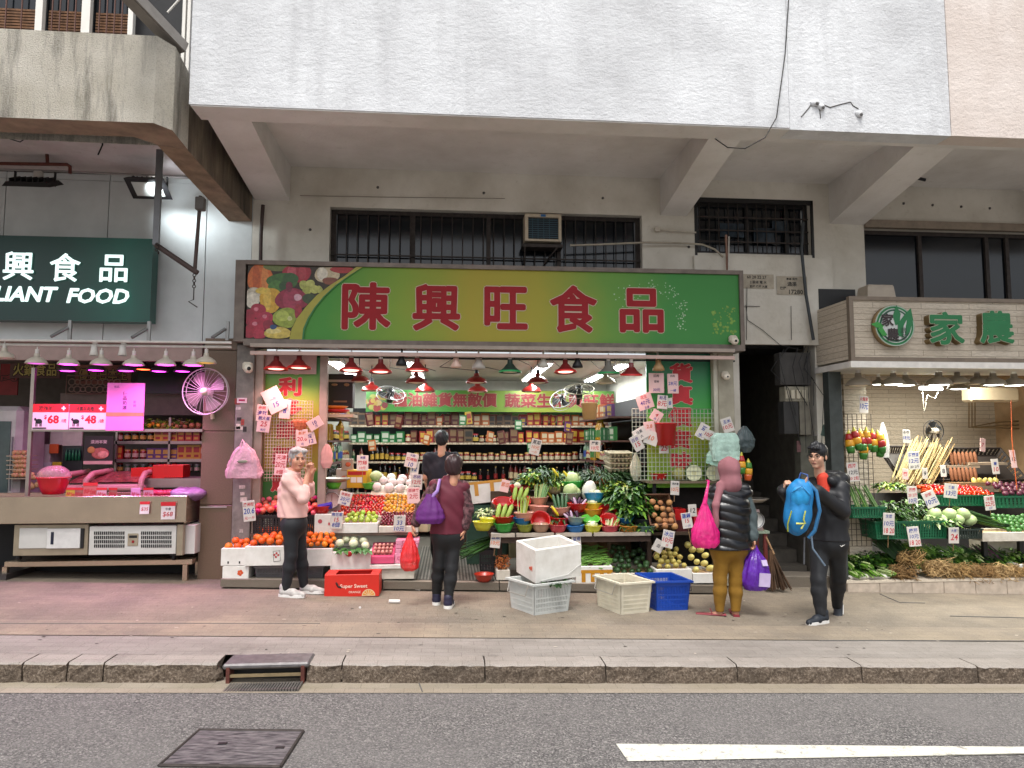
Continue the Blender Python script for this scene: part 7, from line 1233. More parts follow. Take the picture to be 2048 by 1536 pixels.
p=at(1783,653,Yp); r=S(42,Yp); b=MB(rs.location); dsc=lambda rr,y,m,n=32:(b.mat(m),b.disc((p.x,y,p.z),rr,n=n)); b.mat(GOLD); b.lathe([(0,-.0),(r*1.06,0),(r*1.06,.07),(0,.071)],32,(p.x,Yp+.01,p.z),R3(math.pi/2,0,0))
for k,(rr,m)in enumerate(((1.04,M('9aa89a',.4)),(.98,GN),(.88,M('a8b0a8',.4)),(.83,M('0c4a30',.4)),(.74,M('b5b8b4',.4)))):dsc(r*rr,Yp-.063-.002*k,m)
def lp(pts,y,m):b.mat(m); b.add([(p.x+u*r,y,p.z+v*r)for u,v in pts],[tuple(range(len(pts)))])
lp([(.0,0.0),(-.12,.5),(.1,1.05),(.3,.6),(.22,.1)],Yp-.075,GN); lp([(.1,-.5),(.12,.1),(.55,.62),(.85,.9),(.95,.3),(.75,-.3),(.4,-.6)],Yp-.077,GN); lp([(.38,-.55),(.42,.0),(.6,.3),(.52,-.1),(.46,-.55)],Yp-.079,M('b5b8b4',.4)); lp([(-1.3,.05),(-.95,.18),(-.6,.0),(-.7,-.15),(-1.0,-.12)],Yp-.075,M('2f8a34',.4)); lp([(-.95,-.2),(-.7,-.1),(-.45,-.5),(-.7,-.55)],Yp-.077,M('2f8a34',.4))
b.mat(M('2a1c1c',.4)); b.text('家',(p.x-.42*r,Yp-.08,p.z+.28*r),r*.62,ring=.004); b.text('農',(p.x-.16*r,Yp-.08,p.z-.46*r),r*.62,ring=.004); b.mat(M('2a3a30',.4)); b.text('蔬',(p.x+.42*r,Yp-.081,p.z-.25*r),r*.3); b.text('菜',(p.x+.42*r,Yp-.081,p.z-.58*r),r*.3); b.o('logo',rs)
a,c=at(1733,558,8.1),at(1793,592,8.1); t=thing('plastic_box','pale grey plastic box lying on top of the stone sign','box',((a.x+c.x)/2,8.1,zs1)); part(t,'box_body',lambda b:b.box((0,.12,.1),(c.x-a.x,.25,.2),None,(.88,.85)),M('a89c8c',.5,v=.1)); part(t,'lid',lambda b:b.rbox((0,.12,.205),((c.x-a.x)*.86,.22,.02),.008),M('b0a494',.5))
shell('shop_interior','warm stone clad interior of the second vegetable shop',4.9,9.3,8.88,11.4,2.75,(STONE,M('b89a78',.7,v=.2,sc=3,b=.4,bs=12),M('b0a080',.7)))
b=MB(); b.mat(M('77706a',.5,v=.2)); b.quad((4.85,8.7,zg(4.85)+.08),(9.3,8.7,zg(9.3)+.08),(9.3,11.4,zg(9.3)+.08),(4.85,11.4,zg(4.85)+.08)); b.o('shop_floor',kind='structure')
q=pxbox(1692,1737,738,1172,8.6); t=thing('stone_pier','stone clad pier behind the hanging papayas','pier',(q[0],8.6,q[2])); part(t,'cladding',lambda b:b.bx(0,q[1]-q[0],-.02,.25,-.1,q[3]-q[2]),STONE)
b=MB((7.2,8.7,2.7)); b.mat(M('3a342c',.6)); b.bx(4.9,9.2,8.62,8.7,at(1800,745,8.62).z,2.76); tag(b.o('lintel_beam'),'dark lintel above the second vegetable shop opening','lintel')
WL=M('fbfff4',.4,v=0,em=6)
gl2='grey dome lamps of the second vegetable shop'
for px,py,Y,lit_,w,lab,s in((1717,771,8.15,None,0,'unlit dome lamp in front of the stone pier',1.25),(1757,769,8.5,WL,0,'small lit lamp behind the pier lamp',.8),(1787,769,8.15,WL,20,'lit grey dome lamp over the leafy greens',1.15),(1812,771,8.3,WL,17,'lit dome lamp partly behind its neighbour',1.1),(1878,770,8.15,WL,20,'lit dome lamp over the price cards',1.3),(1917,778,8.6,WL,17,'lit dome lamp lower in the second row',1.1),(1915,766,8.2,None,0,'unlit dome lamp beside the lit one',1.1),(1955,768,8.25,None,0,'unlit dome lamp under the third character',1.1),(1987,770,8.15,WL,20,'lit dome lamp over the lettuce bags',1.2),(2029,771,8.15,WL,20,'lit dome lamp over the limes',1.2)):lamp(px,py,Y,'small',M('8a8070',.45),None,lab,gl2,s,0,lit_,w,(1,.97,.86),.2)
for px,py,Y,w_,lab in((1855,746,9.6,.8,'fluorescent tube light deep in the second shop'),(1862,777,9.2,.6,'low hanging tube light with white cord'),(1935,740,9.8,.5,'short tube light at the back ceiling')):
 p=at(px,py,Y); t=thing('tube_light',lab,'ceiling light',p); t.rotation_euler.z=.25; part(t,'tube',lambda b:b.tube([(-w_/3,0,0),(w_/3,0,0)],.022,6),TUBE); part(t,'fitting',lambda b:b.bx(-w_/3,w_/3,-.03,.03,.025,.05),WHITE); light(t,'AREA',(0,0,-.05),20,(1,.97,.85),w_,.1)
cable('lamp_cable',[(1845,780,9.2),(1848,825,9.2),(1855,790,9.2),(1870,797,9.2),(1878,780,9.2)],.004,M('b0aca0',.6),'white cord dangling from the low tube light','cord'); cable('orange_string',[(2022,800,8.8),(2024,880,8.8),(2034,980,8.8)],.005,M('d0602c',.5),'thin orange string hanging at the edge of the second shop','string')
p=at(1980,790,10.2); b=MB(p); b.mat(M('c4b498',.5,v=.06)); b.rbox(p,(.8,.22,.22),.03); tag(b.o('wall_air_conditioner'),'cream split air conditioner high on the stone wall','air conditioner')
for k in range(3):cable('wall_duct',[(1938+6*k,800,10.9),(1938+6*k,855,10.9),(1990+20*k,845+6*k,10.9),(2080,840+8*k,10.9)],.012,M('7a6648',.6),'%s brown duct running under the wall air conditioner'%('first','second','third')[k],'duct')
fan(1870,862,10.0,23,'black wall fan with grey blades in the second vegetable shop',FB,FB,M('b0a898',.5),5,(0,0,.2),.3,14)
wiregrid(1690,1747,828,1092,8.42,6,24,M('3a3028',.6),'dark wire grid on the stone pier')
for k,(px,py,cols)in enumerate(((1697,868,[PR_,PY_,PG_]),(1708,862,[PR_,PY_,PG_]),(1720,864,[PY_,PR_,PG_]),(1732,862,[PY_,PR_,PG_]),(1745,866,[PR_,PY_,PG_]),(1757,868,[PY_,PR_,PG_]),(1765,876,[PY_,PR_,PG_]),(1728,880,[PR_,PY_,PG_]))):pepper_string(px,py,8.3-.03*(k%2),cols,'striped papaya in foam net on the stone pier, %s along'%('first','second','third','fourth','fifth','sixth','seventh','low front one')[k],1.05)
sdf_bag('white_bag','white plastic bag hanging behind the striped papayas','plastic bag',1768,845,915,26,8.5,FILM('c9c9c4'),[(0,.8),(.3,1),(.7,.6),(1,.2)],.4,5)
# tiers
GC=M('0f5a3a',.4,v=.1)
def pcrate(q,Y,d,m,lab,rows=3,nx=20,tilt=0.):x0,x1,z0,z1=pxbox(*q,Y); return crate('plastic_crate',lab,((x0+x1)/2,Y,z0),x1-x0,d,z1-z0,m,nx=nx,rows=rows,rim=.008,tilt=tilt,solid=.12,taper=.96)
pcrate((1704,1772,1014,1036),8.2,.35,GC,'small green crate of asparagus under the pier cards',3,12); pcrate((1750,1896,1042,1078),8.25,.4,GC,'long green crate of leafy vegetables',4,26); pcrate((1898,1966,1058,1078),8.3,.35,M('1c2a24',.5),'dark green crate beside the long green crate',3,12)
xa,xb=at(1708,1012,8.3),at(1700,970,8.4)
for k in range(3):stalks('asparagus_bundle','tied bundle of asparagus in the small green crate, %s'%('outer','middle','inner')[k],at(1716+k*18,1014,8.3),at(1700+k*14,972,8.42),14,.018,.006,[GR['md'],GR['lt'],M('6a7a4a',.5)],fan_=.3)
for q,Y,n,L,w,ms,lab,rz_ in(((1755,1800,985,1040),8.5,260,.13,.04,['dk','md','md','lt'],'dark leafy greens heaped over the long crate near the pier',.3),((1790,1860,965,1040),8.7,420,.12,.05,['md','lt','md','dk'],'bright leafy greens heaped behind the long crate',.35),((1830,1900,1010,1046),8.45,300,.1,.045,['md','lt','pale'],'light leafy greens in the long green crate',.14),((1760,1800,960,975),8.8,120,.1,.05,['lt','yl','md'],'pale green lettuce behind the pier',.1)):
 a,c=at(q[0],q[2],Y),at(q[1],q[3],Y); greens('leafy_heap',lab,Vector(((a.x+c.x)/2,Y,c.z-.02)),(c.x-a.x)*.6,.2,rz_,n,L,w,[GR[m]for m in ms])
for i in range(7):p=at(1858+i*14+rnd.uniform(-4,4),1040-12*(i%2),8.42); fr('cabbage',p,'lettuce wrapped in clear film beside the long crate','film wrapped lettuces',s=.95,name='wrapped_lettuce')
for k in range(4):stalks('bean_bundle','bundle of long green beans beside the limes, %s'%('lowest','second','third','topmost')[k],at(2015-12*k,1056-6*k,8.4),at(1945-12*k,1040-8*k,8.5),26,.03,.006,[GR['md'],GR['dk'],GR['lt']],fan_=.3)
o,(x0,x1,z0,z1)=pxfoam(1965,2120,1064,1082,8.3,.4,'low foam tray of green limes in the second shop',FOAMD,fill=CARD); heap('green_fruit','green round squash in the foam tray by the beans','green squashes by the beans',X(2008,8.3),x1,8.32,8.65,z1,z1+.16,.034)
# rear rows: carrots, onions, red roots, sticks, yams
pcrate((1870,1990,990,1012),9.0,.4,GC,'green crate of red tomatoes behind the price cards',3,18); heap('tomato','red tomato in the green crate behind the cards','red tomatoes in the second shop',X(1872,9.),X(1990,9.),9.02,9.35,at(1930,990,9.).z,at(1930,972,9.35).z,.03,s=1.3)
pcrate((1990,2110,992,1016),8.8,.4,GC,'green crate of dark red onions at the edge',3,14); heap('red_onion','dark red onion in the heap at the edge of the second shop','dark red onions',X(2008,8.8),X(2110,8.8),8.82,9.2,at(2050,990,8.8).z,at(2050,965,9.2).z,.04,s=1.2)
heap('carrot_piece','orange carrot in the row beside the tomatoes','orange carrots in the second shop',X(1862,9.),X(1890,9.),9.1,9.4,at(1875,990,9.1).z,at(1875,972,9.4).z,.03,name='carrot',rot=lambda:(1.3,0,rnd.uniform(-.4,.4)))
for(q,lab)in(((1775,1838,888,965),'tilted black slatted rack of bamboo shoots'),((1838,1905,888,968),'tilted black slatted rack of burdock roots'),((1905,2018,885,968),'tilted black slatted rack of brown yams')):
 x0,x1,z0,z1=pxbox(*q,9.9); crate('display_rack',lab,((x0+x1)/2,9.65,z0),x1-x0,.65,.12,M('241c18',.6),nx=12,rows=3,rim=.008,tilt=.75,solid=.1)
for k,(pa,pb,n,m,lab)in enumerate(((1792,1820,40,['straw','straw'],'pale bundle of thin bamboo shoots'),(1820,1850,34,['straw','root'],'bundle of burdock roots in the middle rack'),(1850,1880,34,['root','straw'],'darker bundle of burdock roots'))):stalks('root_bundle',lab,at(pa,965,9.5),at(pb+5,890,9.9),n,.07,.008,[GR[x]for x in m],fan_=.5)
YAM=M('7a4a2c',.8,v=.25,sc=20,b=.4)
for i in range(14):p=at(1905+(i%7)*8,962-32*(i//7),9.5+.15*(i//7)); long_veg('yam','brown yam standing in the tilted rack',p,(.1,.3,1),.2,.025,YAM,'brown yams in the rack')
for px0,px1,py in((1895,1960,931),(1940,2015,925)):x0,x1,z0,z1=pxbox(px0,px1,py,py+5,9.6); b=MB((x0,9.6,z0)); b.mat(PALEW); b.bx(x0,x1,9.6,9.8,z0,z1); tag(b.o('display_board'),'pale ledge holding yams, %s one'%('lower' if px0==1895 else 'upper'),'shelf')
for i in range(5):fr('squash',at(1948+i*11,962,9.45),'yellow green gourd on the ledge under the rack','gourds on the ledge')
x0,x1,z0,z1=pxbox(1905,1995,965,972,9.4); b=MB((x0,9.4,z0)); b.mat(WOODP); b.bx(x0,x1,9.4,9.65,z0,z1); tag(b.o('display_board'),'brown ledge with gourds below the yam rack','shelf')
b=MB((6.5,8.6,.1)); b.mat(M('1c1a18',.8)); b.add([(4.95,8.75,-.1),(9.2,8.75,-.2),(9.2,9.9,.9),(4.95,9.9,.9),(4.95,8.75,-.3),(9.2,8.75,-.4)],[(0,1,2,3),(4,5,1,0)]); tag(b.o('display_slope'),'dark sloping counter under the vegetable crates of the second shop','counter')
# bottom row on the plinth
x0,x1=X(1694,8.25,1170),9.2; pt=thing('stone_plinth','stone tiled plinth under the celery and rooted greens','plinth',(x0,8.25,zg(x0))); zpl=at(1720,1161,8.25).z
nx_=11
for i in range(nx_):a=x0+(x1-x0)*i/nx_; c=x0+(x1-x0)*(i+1)/nx_; b=MB(pt.location); b.mat(M('b0a292',.7,v=.2,sc=10,b=.3)); b.rbox(((a+c)/2,8.26,(zg(a)-.03+zpl-.03)/2),(c-a-.006,.04,zpl-.03-zg(a)+.03),.004); b.o('stone_tile',pt)
b=MB(pt.location); b.mat(M('c4b8a6',.6,v=.12,sc=8)); b.bx(x0-.01,x1,8.235,8.9,zpl-.028,zpl); b.o('plinth_top',pt)
p0,p1=at(1702,1160,8.3),at(1783,1160,8.3); b=MB(p0); b.mat(FOAM); b.rbox(((p0.x+p1.x)/2,8.45,zpl+.025),(p1.x-p0.x,.3,.05),.02); tag(b.o('foam_tray'),'white foam tray under the green celery bunches','tray')
for i in range(13):
 px,py=1703+(i%5)*17+rnd.uniform(-3,3),1148-16*(i//5); p=at(px,py,8.36+.12*(i//5)); q_=p+Vector((rnd.uniform(-.06,.06),-.12,rnd.uniform(-.02,.04))); t=stalks('celery_bunch','green celery bunch with cut stem end outward on the foam tray',p+Vector((0,.1,.02)),q_,12,.024,.013,[GR['lt'],GR['pale'],GR['lt']],group='celery bunches on the foam tray')
 part(t,'leaf_top',lambda b:[leaf(b,(rnd.uniform(-.03,.03),.02,rnd.uniform(0,.03)),(rnd.uniform(-1,1),rnd.uniform(-.4,.6),.7),(0,0,1),.09,.04,.4)for _ in range(44)],GR['lt' if i%3==0 else 'md'])
for q,n,lab in(((1695,1745,1095,1130),260,'dark celery leaves behind the cut stems by the pier'),((1740,1800,1092,1125),260,'dark celery leaves behind the cut stems by the roots'),((1790,1835,1080,1110),160,'dark parsley leaves behind the root bunches')):a,c=at(q[0],q[2],8.6),at(q[1],q[3],8.6); greens('celery_leaves',lab,Vector(((a.x+c.x)/2,8.6,c.z-.05)),(c.x-a.x)*.55,.14,.2,n,.09,.04,[GR['dk'],GR['md'],GR['md']])
ROOT=[M('a08050',.85,v=.3),M('8a6a40',.85,v=.3),M('b8996a',.85,v=.3)]
for k,(px,py,w)in enumerate(((1815,1118,44),(1800,1146,46),(1870,1140,54),(1908,1142,44),(1955,1148,52),(2000,1148,50),(2035,1142,40))):
 p=at(px,py+12,8.36); R0=S(w,8.36)/2; t=thing('rooted_greens','bunch of greens laid with tangled tan roots outward, %s along'%('upper one by the celery','first','second','third','fourth','fifth','sixth')[k],'greens',p,0,'rooted greens on the plinth')
 part(t,'root_tangle',lambda b:[b.tube([(a,rnd.uniform(-.08,.06),z),(a+rnd.uniform(-.06,.06),-.06-rnd.random()*.1,z+rnd.uniform(-.05,.05)),(a+rnd.uniform(-.09,.09),-.02-rnd.random()*.14,z-rnd.uniform(.0,.07))],.0035,3,False)for a,z in[(rnd.uniform(-R0,R0),rnd.uniform(.03,R0*1.3))for _ in range(130)]],ROOT[k%3])['kind']='stuff'
 part(t,'root_core',lambda b:b.ell((0,.02,R0*.55),(R0*.95,.1,R0*.6),10,6,jit=.12),ROOT[(k+1)%3])
 if k!=1:
  gm=[[GR['dk'],GR['md']],None,[GR['lt'],GR['yl'],GR['lt']],[GR['lt'],GR['lt']],[GR['lt'],GR['md']],[GR['dk'],GR['md']],[M('5a2c4a',.5),GR['md']]][k]
  for m in gm:part(t,'green_stems',lambda b:[b.tube([(a,.08,R0*.5),(a*1.2-.1-rnd.uniform(-.03,.05),.2,R0+.08+rnd.uniform(-.03,.05)),(a*1.3-.25+rnd.uniform(-.05,.05),.3,R0+.2+rnd.uniform(-.05,.05))],[.008,.007,.003],5,False)for a in[rnd.uniform(-R0,R0)for _ in range(26)]],m)['kind']='stuff'
pxfoam(2040,2110,1128,1146,8.3,.4,'white carton with red apple print at the edge of the plinth',FOAM)
pxfoam(1972,2038,1080,1105,8.7,.3,'white carton under the bean bundles',FOAMD)
for px,lab in((1968,'dark post under the bean tray'),(2040,'dark post at the far end of the bean tray')):x0,x1,z0,z1=pxbox(px,px+8,1082,1120,8.5); b=MB((x0,8.5,z0)); b.mat(BLACK); b.bx(x0,x1,8.5,8.55,z0,z1); tag(b.o('rack_post'),lab,'post')
g2='price cards among the vegetables of the second shop'
for q in((1728,809,23,38,4,8.25,[('火龍果','r',.18,.24),('10元','b',.6,.38)],'white price card high on the stone pier',0),(1706,944,26,42,-4,8.3,[('西芹','r',.18,.22),('12元','k',.52,.24),('20 2包','r',.82,.2)],'white price card on the pier under the papayas',0),(1813,873,20,30,3,9.2,[('冬筍','k',.2,.24),('18元','b',.6,.3)],'white card standing among the bamboo shoots',20),(1828,921,26,40,-4,8.7,[('荷蘭豆','b',.18,.22),('12元','b',.52,.26),('20 2斤','k',.84,.18)],'white card with blue writing above the leafy heap',30),(1825,990,25,38,-2,8.4,[('芥蘭','r',.2,.22),('20 2斤','r',.5,.22),('10元','b',.82,.26)],'white card with red writing over the leafy heap',14),(1861,998,28,36,-22,8.4,[('菠菜','r',.22,.2),('10元','b',.65,.36)],'white card tilted over the light greens',14),(1902,982,32,32,6,8.6,[('番茄','b',.25,.22),('13元','b',.65,.36)],'wide white card over the wrapped lettuce',20),(1980,1006,25,32,-5,8.45,[('洋蔥','r',.2,.24),('22元','r',.55,.34),('2斤','b',.85,.18)],'white card reading 22 beside the red onions',10),(1778,1048,28,48,4,8.18,[('生菜','b',.15,.16),('10元','b',.48,.24),('18 20','r',.8,.24)],'tall white card in front of the long green crate',26),(1828,1073,26,43,-4,8.16,[('唐芹','b',.2,.22),('10元','b',.5,.22),('18 20','r',.8,.24)],'white card low in front of the root bunches',10),
(1908,1071,27,35,2,8.18,[('大葱','b',.2,.2),('24','r',.6,.4)],'white card reading 24 by the dark green crate',16),(1991,933,16,34,-3,9.0,[('薯','b',.3,.22),('10','r',.68,.3)],'narrow white card before the yam rack',14),(2027,918,13,40,-3,8.8,[('12','k',.5,.2)],'narrow pinkish card hanging by the orange string',0,CP),(1887,942,14,26,2,9.2,[('8','k',.5,.4)],'small card before the burdock bundle',8),(1850,947,12,24,0,9.2,[('9','k',.5,.4)],'smallest card among the burdock roots',6),(1966,890,14,30,8,9.3,[('7','r',.5,.3)],'pink card pinned at the top of the yam rack',0,CP),(1811,948,14,24,6,9.0,[('筍','r',.5,.4)],'dull card at the foot of the bamboo shoots',6,CP)):card(*q,group=g2)
# ================================================================ people: bodies grown as one smooth surface from joint positions
def snet(F,o,h):
 S_=F<0; n=np.array(F.shape)-1; sl=lambda A,d:A[d[0]:d[0]+n[0],d[1]:d[1]+n[1],d[2]:d[2]+n[2]]
 c=sum(sl(S_,d).astype(np.int8)for d in np.ndindex(2,2,2)); ids=np.argwhere((c>0)&(c<8)); mp_=-np.ones(n,int); mp_[tuple(ids.T)]=np.arange(len(ids)); pos=np.zeros((len(ids),3)); cnt=np.zeros(len(ids))
 for ax in range(3):
  e=np.eye(3,dtype=int)[ax]
  for d in np.ndindex(2,2,2):
   if d[ax]:continue
   d=np.array(d); p=ids+d; a=F[tuple(p.T)]; b=F[tuple((p+e).T)]; x=(a<0)!=(b<0); t=np.where(x,a/np.where(x,a-b,1),0); pos+=(d+np.outer(t,e))*x[:,None]; cnt+=x
 V=(ids+pos/cnt[:,None])*h+o; Q=[]
 for ax in range(3):
  e=np.eye(3,dtype=int)[ax]; u,w=np.eye(3,dtype=int)[(ax+1)%3],np.eye(3,dtype=int)[(ax+2)%3]; m=np.array(F.shape)-e
  A=S_[:m[0],:m[1],:m[2]]; B=S_[e[0]:,e[1]:,e[2]:]; E=np.argwhere(A!=B); E=E[(E[:,(ax+1)%3]>0)&(E[:,(ax+2)%3]>0)&np.all(E<n,1)]; fl=A[tuple(E.T)]
  q=np.stack([mp_[tuple((E+k).T)]for k in(-u-w,-w,0*u,-u)],1); q[~fl]=q[~fl][:,::-1]; Q.append(q)
 return V,np.concatenate(Q)
def grow(prims,h,g=0.,cuts=(),disp=None,k=.022):
 P_=[]; lo,hi=[],[]
 for p in prims:
  if p[1]=='c':a,b,ra,rb=np.array(p[2]),np.array(p[3]),p[4]+g,p[5]+g; L,H=np.minimum(a-ra,b-rb),np.maximum(a+ra,b+rb)
  else:a,b,ra,rb=np.array(p[2]),np.array(p[3])+g,p[4],0; L,H=a-max(b),a+max(b)
  P_.append((p,a,b,ra,rb,L,H)); lo.append(L); hi.append(H)
 o=np.min(lo,0)-.04; n=np.ceil((np.max(hi,0)+.04-o)/h).astype(int)+1; F=np.full(n,.5,np.float32)
 for p,a,b,ra,rb,L,H in P_:
  i0=np.maximum(((L-.035-o)/h).astype(int),0); i1=np.minimum(((H+.035-o)/h).astype(int)+1,n); G=np.stack(np.meshgrid(*[o[i]+h*np.arange(i0[i],i1[i])for i in range(3)],indexing='ij'),-1)
  if p[1]=='c':ab=b-a; t=np.clip(((G-a)@ab)/max(ab@ab,1e-9),0,1); d=np.linalg.norm(G-a-t[...,None]*ab,axis=-1)-(ra+(rb-ra)*t)
  else:q=(G-a)@np.array(ra)/b; k0=np.linalg.norm(q,axis=-1); d=k0*(k0-1)/np.maximum(np.linalg.norm(q/b,axis=-1),1e-6)
  s=tuple(slice(i0[i],i1[i])for i in range(3)); f=F[s]
  if p[0]=='-':F[s]=np.maximum(f,-d)
  else:kk=p[5]if p[1]=='e' and len(p)>5 else k; m=np.clip(.5+.5*(f-d)/kk,0,1); F[s]=f*(1-m)+d*m-kk*m*(1-m)
 if disp or cuts:
  G=np.stack(np.meshgrid(*[o[i]+h*np.arange(n[i])for i in range(3)],indexing='ij'),-1)
  if disp:F=F+disp(G[...,0],G[...,1],G[...,2])
  for c,nn in cuts:F=np.maximum(F,(G-np.array(c))@np.array(Vector(nn).normalized()))
 return snet(F,o,h)
def flesh(name,parent,prims,mat,h=.008,**k):V,Q=grow(prims,h,**k); b=MB(parent.location); b.mat(mat); b.add(V,Q,True); return b.o(name,parent)
SKIN=lambda c:M(c,.5,v=.08,sc=30,sub=.12)
I3=np.eye(3)
def ori(r,f):r=Vector(r).normalized(); f=Vector(f); f=(f-r*f.dot(r)).normalized(); return np.array((r,f,r.cross(f))).T
def headp(c,f,s=1.,up=(0,0,1),jaw=1.):
 f=Vector(f).normalized(); r=f.cross(Vector(up)).normalized(); u=r.cross(f); O=np.array((r,f,u)).T; q=lambda x,y,z:Vector(c)+(r*x+f*y+u*z)*s; E=lambda x,y,z,a,b,d,k=.02:('S','e',q(x,y,z),(a*s,b*s,d*s),O,k)
 P_=[E(0,-.012,.03,.074,.09,.082),E(0,.025,-.045,.057*jaw,.064,.068,.03),E(0,.062,-.094,.03,.026,.022),E(.034,.058,-.03,.03,.026,.03),E(-.034,.058,-.03,.03,.026,.03),('S','c',q(0,.085,.004),q(0,.106,-.032),.008*s,.014*s),E(.076,-.008,-.015,.011,.02,.03,.008),E(-.076,-.008,-.015,.011,.02,.03,.008),E(0,.074,.022,.05,.014,.012,.012),E(0,.082,-.062,.022,.012,.009,.008),('S','c',q(0,-.02,-.07),q(0,-.035,-.18),.05*s,.054*s)]
 return P_,q,O
def face(t,q,O,s,hairc,glasses=False):
 for sg in(-1,1):
  part2=lambda n,c,rr,m:(lambda b:(b.mat(m),b.ell(q(*c),tuple(x*s for x in rr),8,5,Matrix(O.tolist())),setattr(b,'org',t.location.copy()),b.o(n,t)))(MB())
  part2('eye',(sg*.031,.078,.0),(.013,.007,.006),M('18120f',.3)); part2('eyebrow',(sg*.032,.086,.024),(.019,.006,.0045),hairc)
 part2('mouth',(0,.089,-.062),(.021,.007,.0055),M('8a4a42',.5))
 if glasses:
  b=MB(t.location); b.mat(BLACK)
  for sg in(-1,1):P_=[q(sg*.033+.025*math.cos(a),.1,.0+.017*math.sin(a))for a in[i*.7 for i in range(10)]]; b.tube(P_,.0028,4); b.tube([q(sg*.058,.1,.006),q(sg*.08,.0,.008)],.003,4)
  b.tube([q(-.009,.102,.004),q(.009,.102,.004)],.003,4); b.o('glasses',t)
def handp(w,d,n,curl=.6,thumb=1,s=1.):# wrist point, finger direction, palm normal
 w=Vector(w); d=Vector(d).normalized(); n=Vector(n); n=(n-d*n.dot(d)).normalized(); r=d.cross(n); P_=[('S','e',w+d*.045*s,(.038*s,.045*s,.016*s),np.array((r,d,n)).T)]
 for i,L in enumerate((.062,.072,.068,.052)):
  a=w+(d*.075+r*(-.03+.02*i))*s; m=a+(d*math.cos(curl)+n*math.sin(curl))*L*.55*s; e=m+(d*math.cos(curl*2.3)+n*math.sin(curl*2.3))*L*.5*s; P_+=[('S','c',a,m,.0088*s,.008*s),('S','c',m,e,.008*s,.0065*s)]
 a=w+(d*.02-r*.03*thumb)*s; m=a+(d*.6-r*.8*thumb+n*.3)*.034*s; return P_+[('S','c',a,m,.012*s,.01*s),('S','c',m,m+(d*.9+n*.4-r*.1*thumb)*.03*s,.0095*s,.0075*s)]
def figure(j,wd,dp,up_r=.045,fo_r=.034,th_r=.075,ca_r=.05,fwd=(0,1,0),belly=1.):
 SL_,SR,HL,HR=j['sl'],j['sr'],j['hl'],j['hr']; n,pv=(SL_+SR)/2,(HL+HR)/2; O=ori(SR-SL_,fwd); l=lambda f:n.lerp(pv,f)
 P_=[('T','c',SL_,SR,.055,.055),('T','e',l(.3),(wd/2,dp/2,.2),O,.04),('T','e',l(.65),(wd/2*.95,dp/2*belly,.18),O,.05),('T','e',l(.95),(wd/2,dp/2*1.05,.14),O,.05),('T','c',n+Vector((0,0,.02)),n+Vector((0,0,.08)),.06,.05)]
 for s in 'lr':
  if 'e'+s in j:P_+=[('A','c',j['s'+s],j['e'+s],up_r*1.1,up_r*.85),('F','c',j['e'+s],j['w'+s],fo_r*1.1,fo_r*.75)]
  if 'k'+s in j:P_+=[('L','c',j['h'+s],j['k'+s],th_r,th_r*.72),('L','c',j['k'+s],j['k'+s].lerp(j['a'+s],.35),th_r*.7,ca_r),('L','c',j['k'+s].lerp(j['a'+s],.35),j['a'+s],ca_r,ca_r*.66)]
 return P_
sel=lambda P_,tags:[p for p in P_ if p[0]in tags]
def wr(a,fx=30,fz=40):return lambda x,y,z:a*(np.sin(fz*z*.5+fx*.7*x+3*np.sin(7*z+5*x))*np.sin(fx*(x-y)+2.5*np.sin(9*z+4*y))+.45*np.sin(1.3*fz*z+2.2*fx*x+4*np.sin(13*y+6*z)))
def shoe(t,heel,toe,m,sole,s=1.,up=.05):
 h,e=Vector(heel),Vector(toe); flesh('shoe',t,[('S','c',h+Vector((0,0,.045)),h.lerp(e,.5)+Vector((0,0,.045)),.04*s,.042*s),('S','c',h.lerp(e,.5)+Vector((0,0,.035)),e+Vector((0,0,.026)),.042*s,.03*s),('S','c',h+Vector((0,0,.05)),h+Vector((0,0,.05+up)),.04*s,.042*s)],m,.007,k=.02)
 d=(e-h).normalized(); r=Vector((-d.y,d.x,0)); b=MB(t.location); b.mat(sole); L=(e-h).length
 pts=[h+d*(L*f)+r*(w*s)+Vector((0,0,0))for f,w in((-.22,.02),(-.1,.04),(.4,.04),(.85,.042),(1.1,.02))]; pts+=[p-r*2*(p-h-d*((p-h).dot(d))).dot(r)for p in pts[::-1]]
 nn=len(pts); z1=Vector((0,0,.03)); b.add(pts+[p+z1 for p in pts],[tuple(range(nn)),tuple(range(nn,2*nn))[::-1]]+[(i,nn+i,nn+(i+1)%nn,(i+1)%nn)for i in range(nn)]); b.o('sole',t)
def person(label,Yb,base):g=gr(*base); t=thing('person',label,'person',(g.x,Yb,zg(g.x))); return t
NP=lambda Y0:(lambda px,py,dy=0.:at(px,py,Y0+dy))
DENIM=M('15171c',.75,v=.2,sc=40,b=.2,bs=150)
# --- grey haired woman in a pink sweater, side on, looking round
J=NP(7.72); t=person('grey haired woman in pale pink sweater raising her hand by the fruit',7.72,(590,1188)); w=J(615,944,-.1); w2=J(624,946,.05)
j=dict(sl=J(586,957,.15),sr=J(576,960,-.13),er=J(607,996,-.2),wr=w,el=J(617,985,.16),wl=w2,hl=J(594,1052,.08),hr=J(582,1052,-.08),kl=J(602,1108,.08),kr=J(582,1112,-.08),al=J(608,1172,.1),ar=J(571,1180,-.06)); g=zg(t.location.x)
P0=figure(j,.30,.25,.05,.036,.078,.055,(1,0,0),1.12); HP,q,O=headp(J(595,917,-.02),(.62,-1,-.05),1.04,jaw=1.12)
SK=HP+P0+handp(w,(.1,-.1,1),(.8,-.5,.1),.9,1,.9)+handp(w2,(-.1,-.1,1),(-.4,-1,.2),.25,-1,.9); flesh('body',t,SK,SKIN('c08a70'),.0065,g=-.004); face(t,q,O,1.04,M('8a8480',.7))
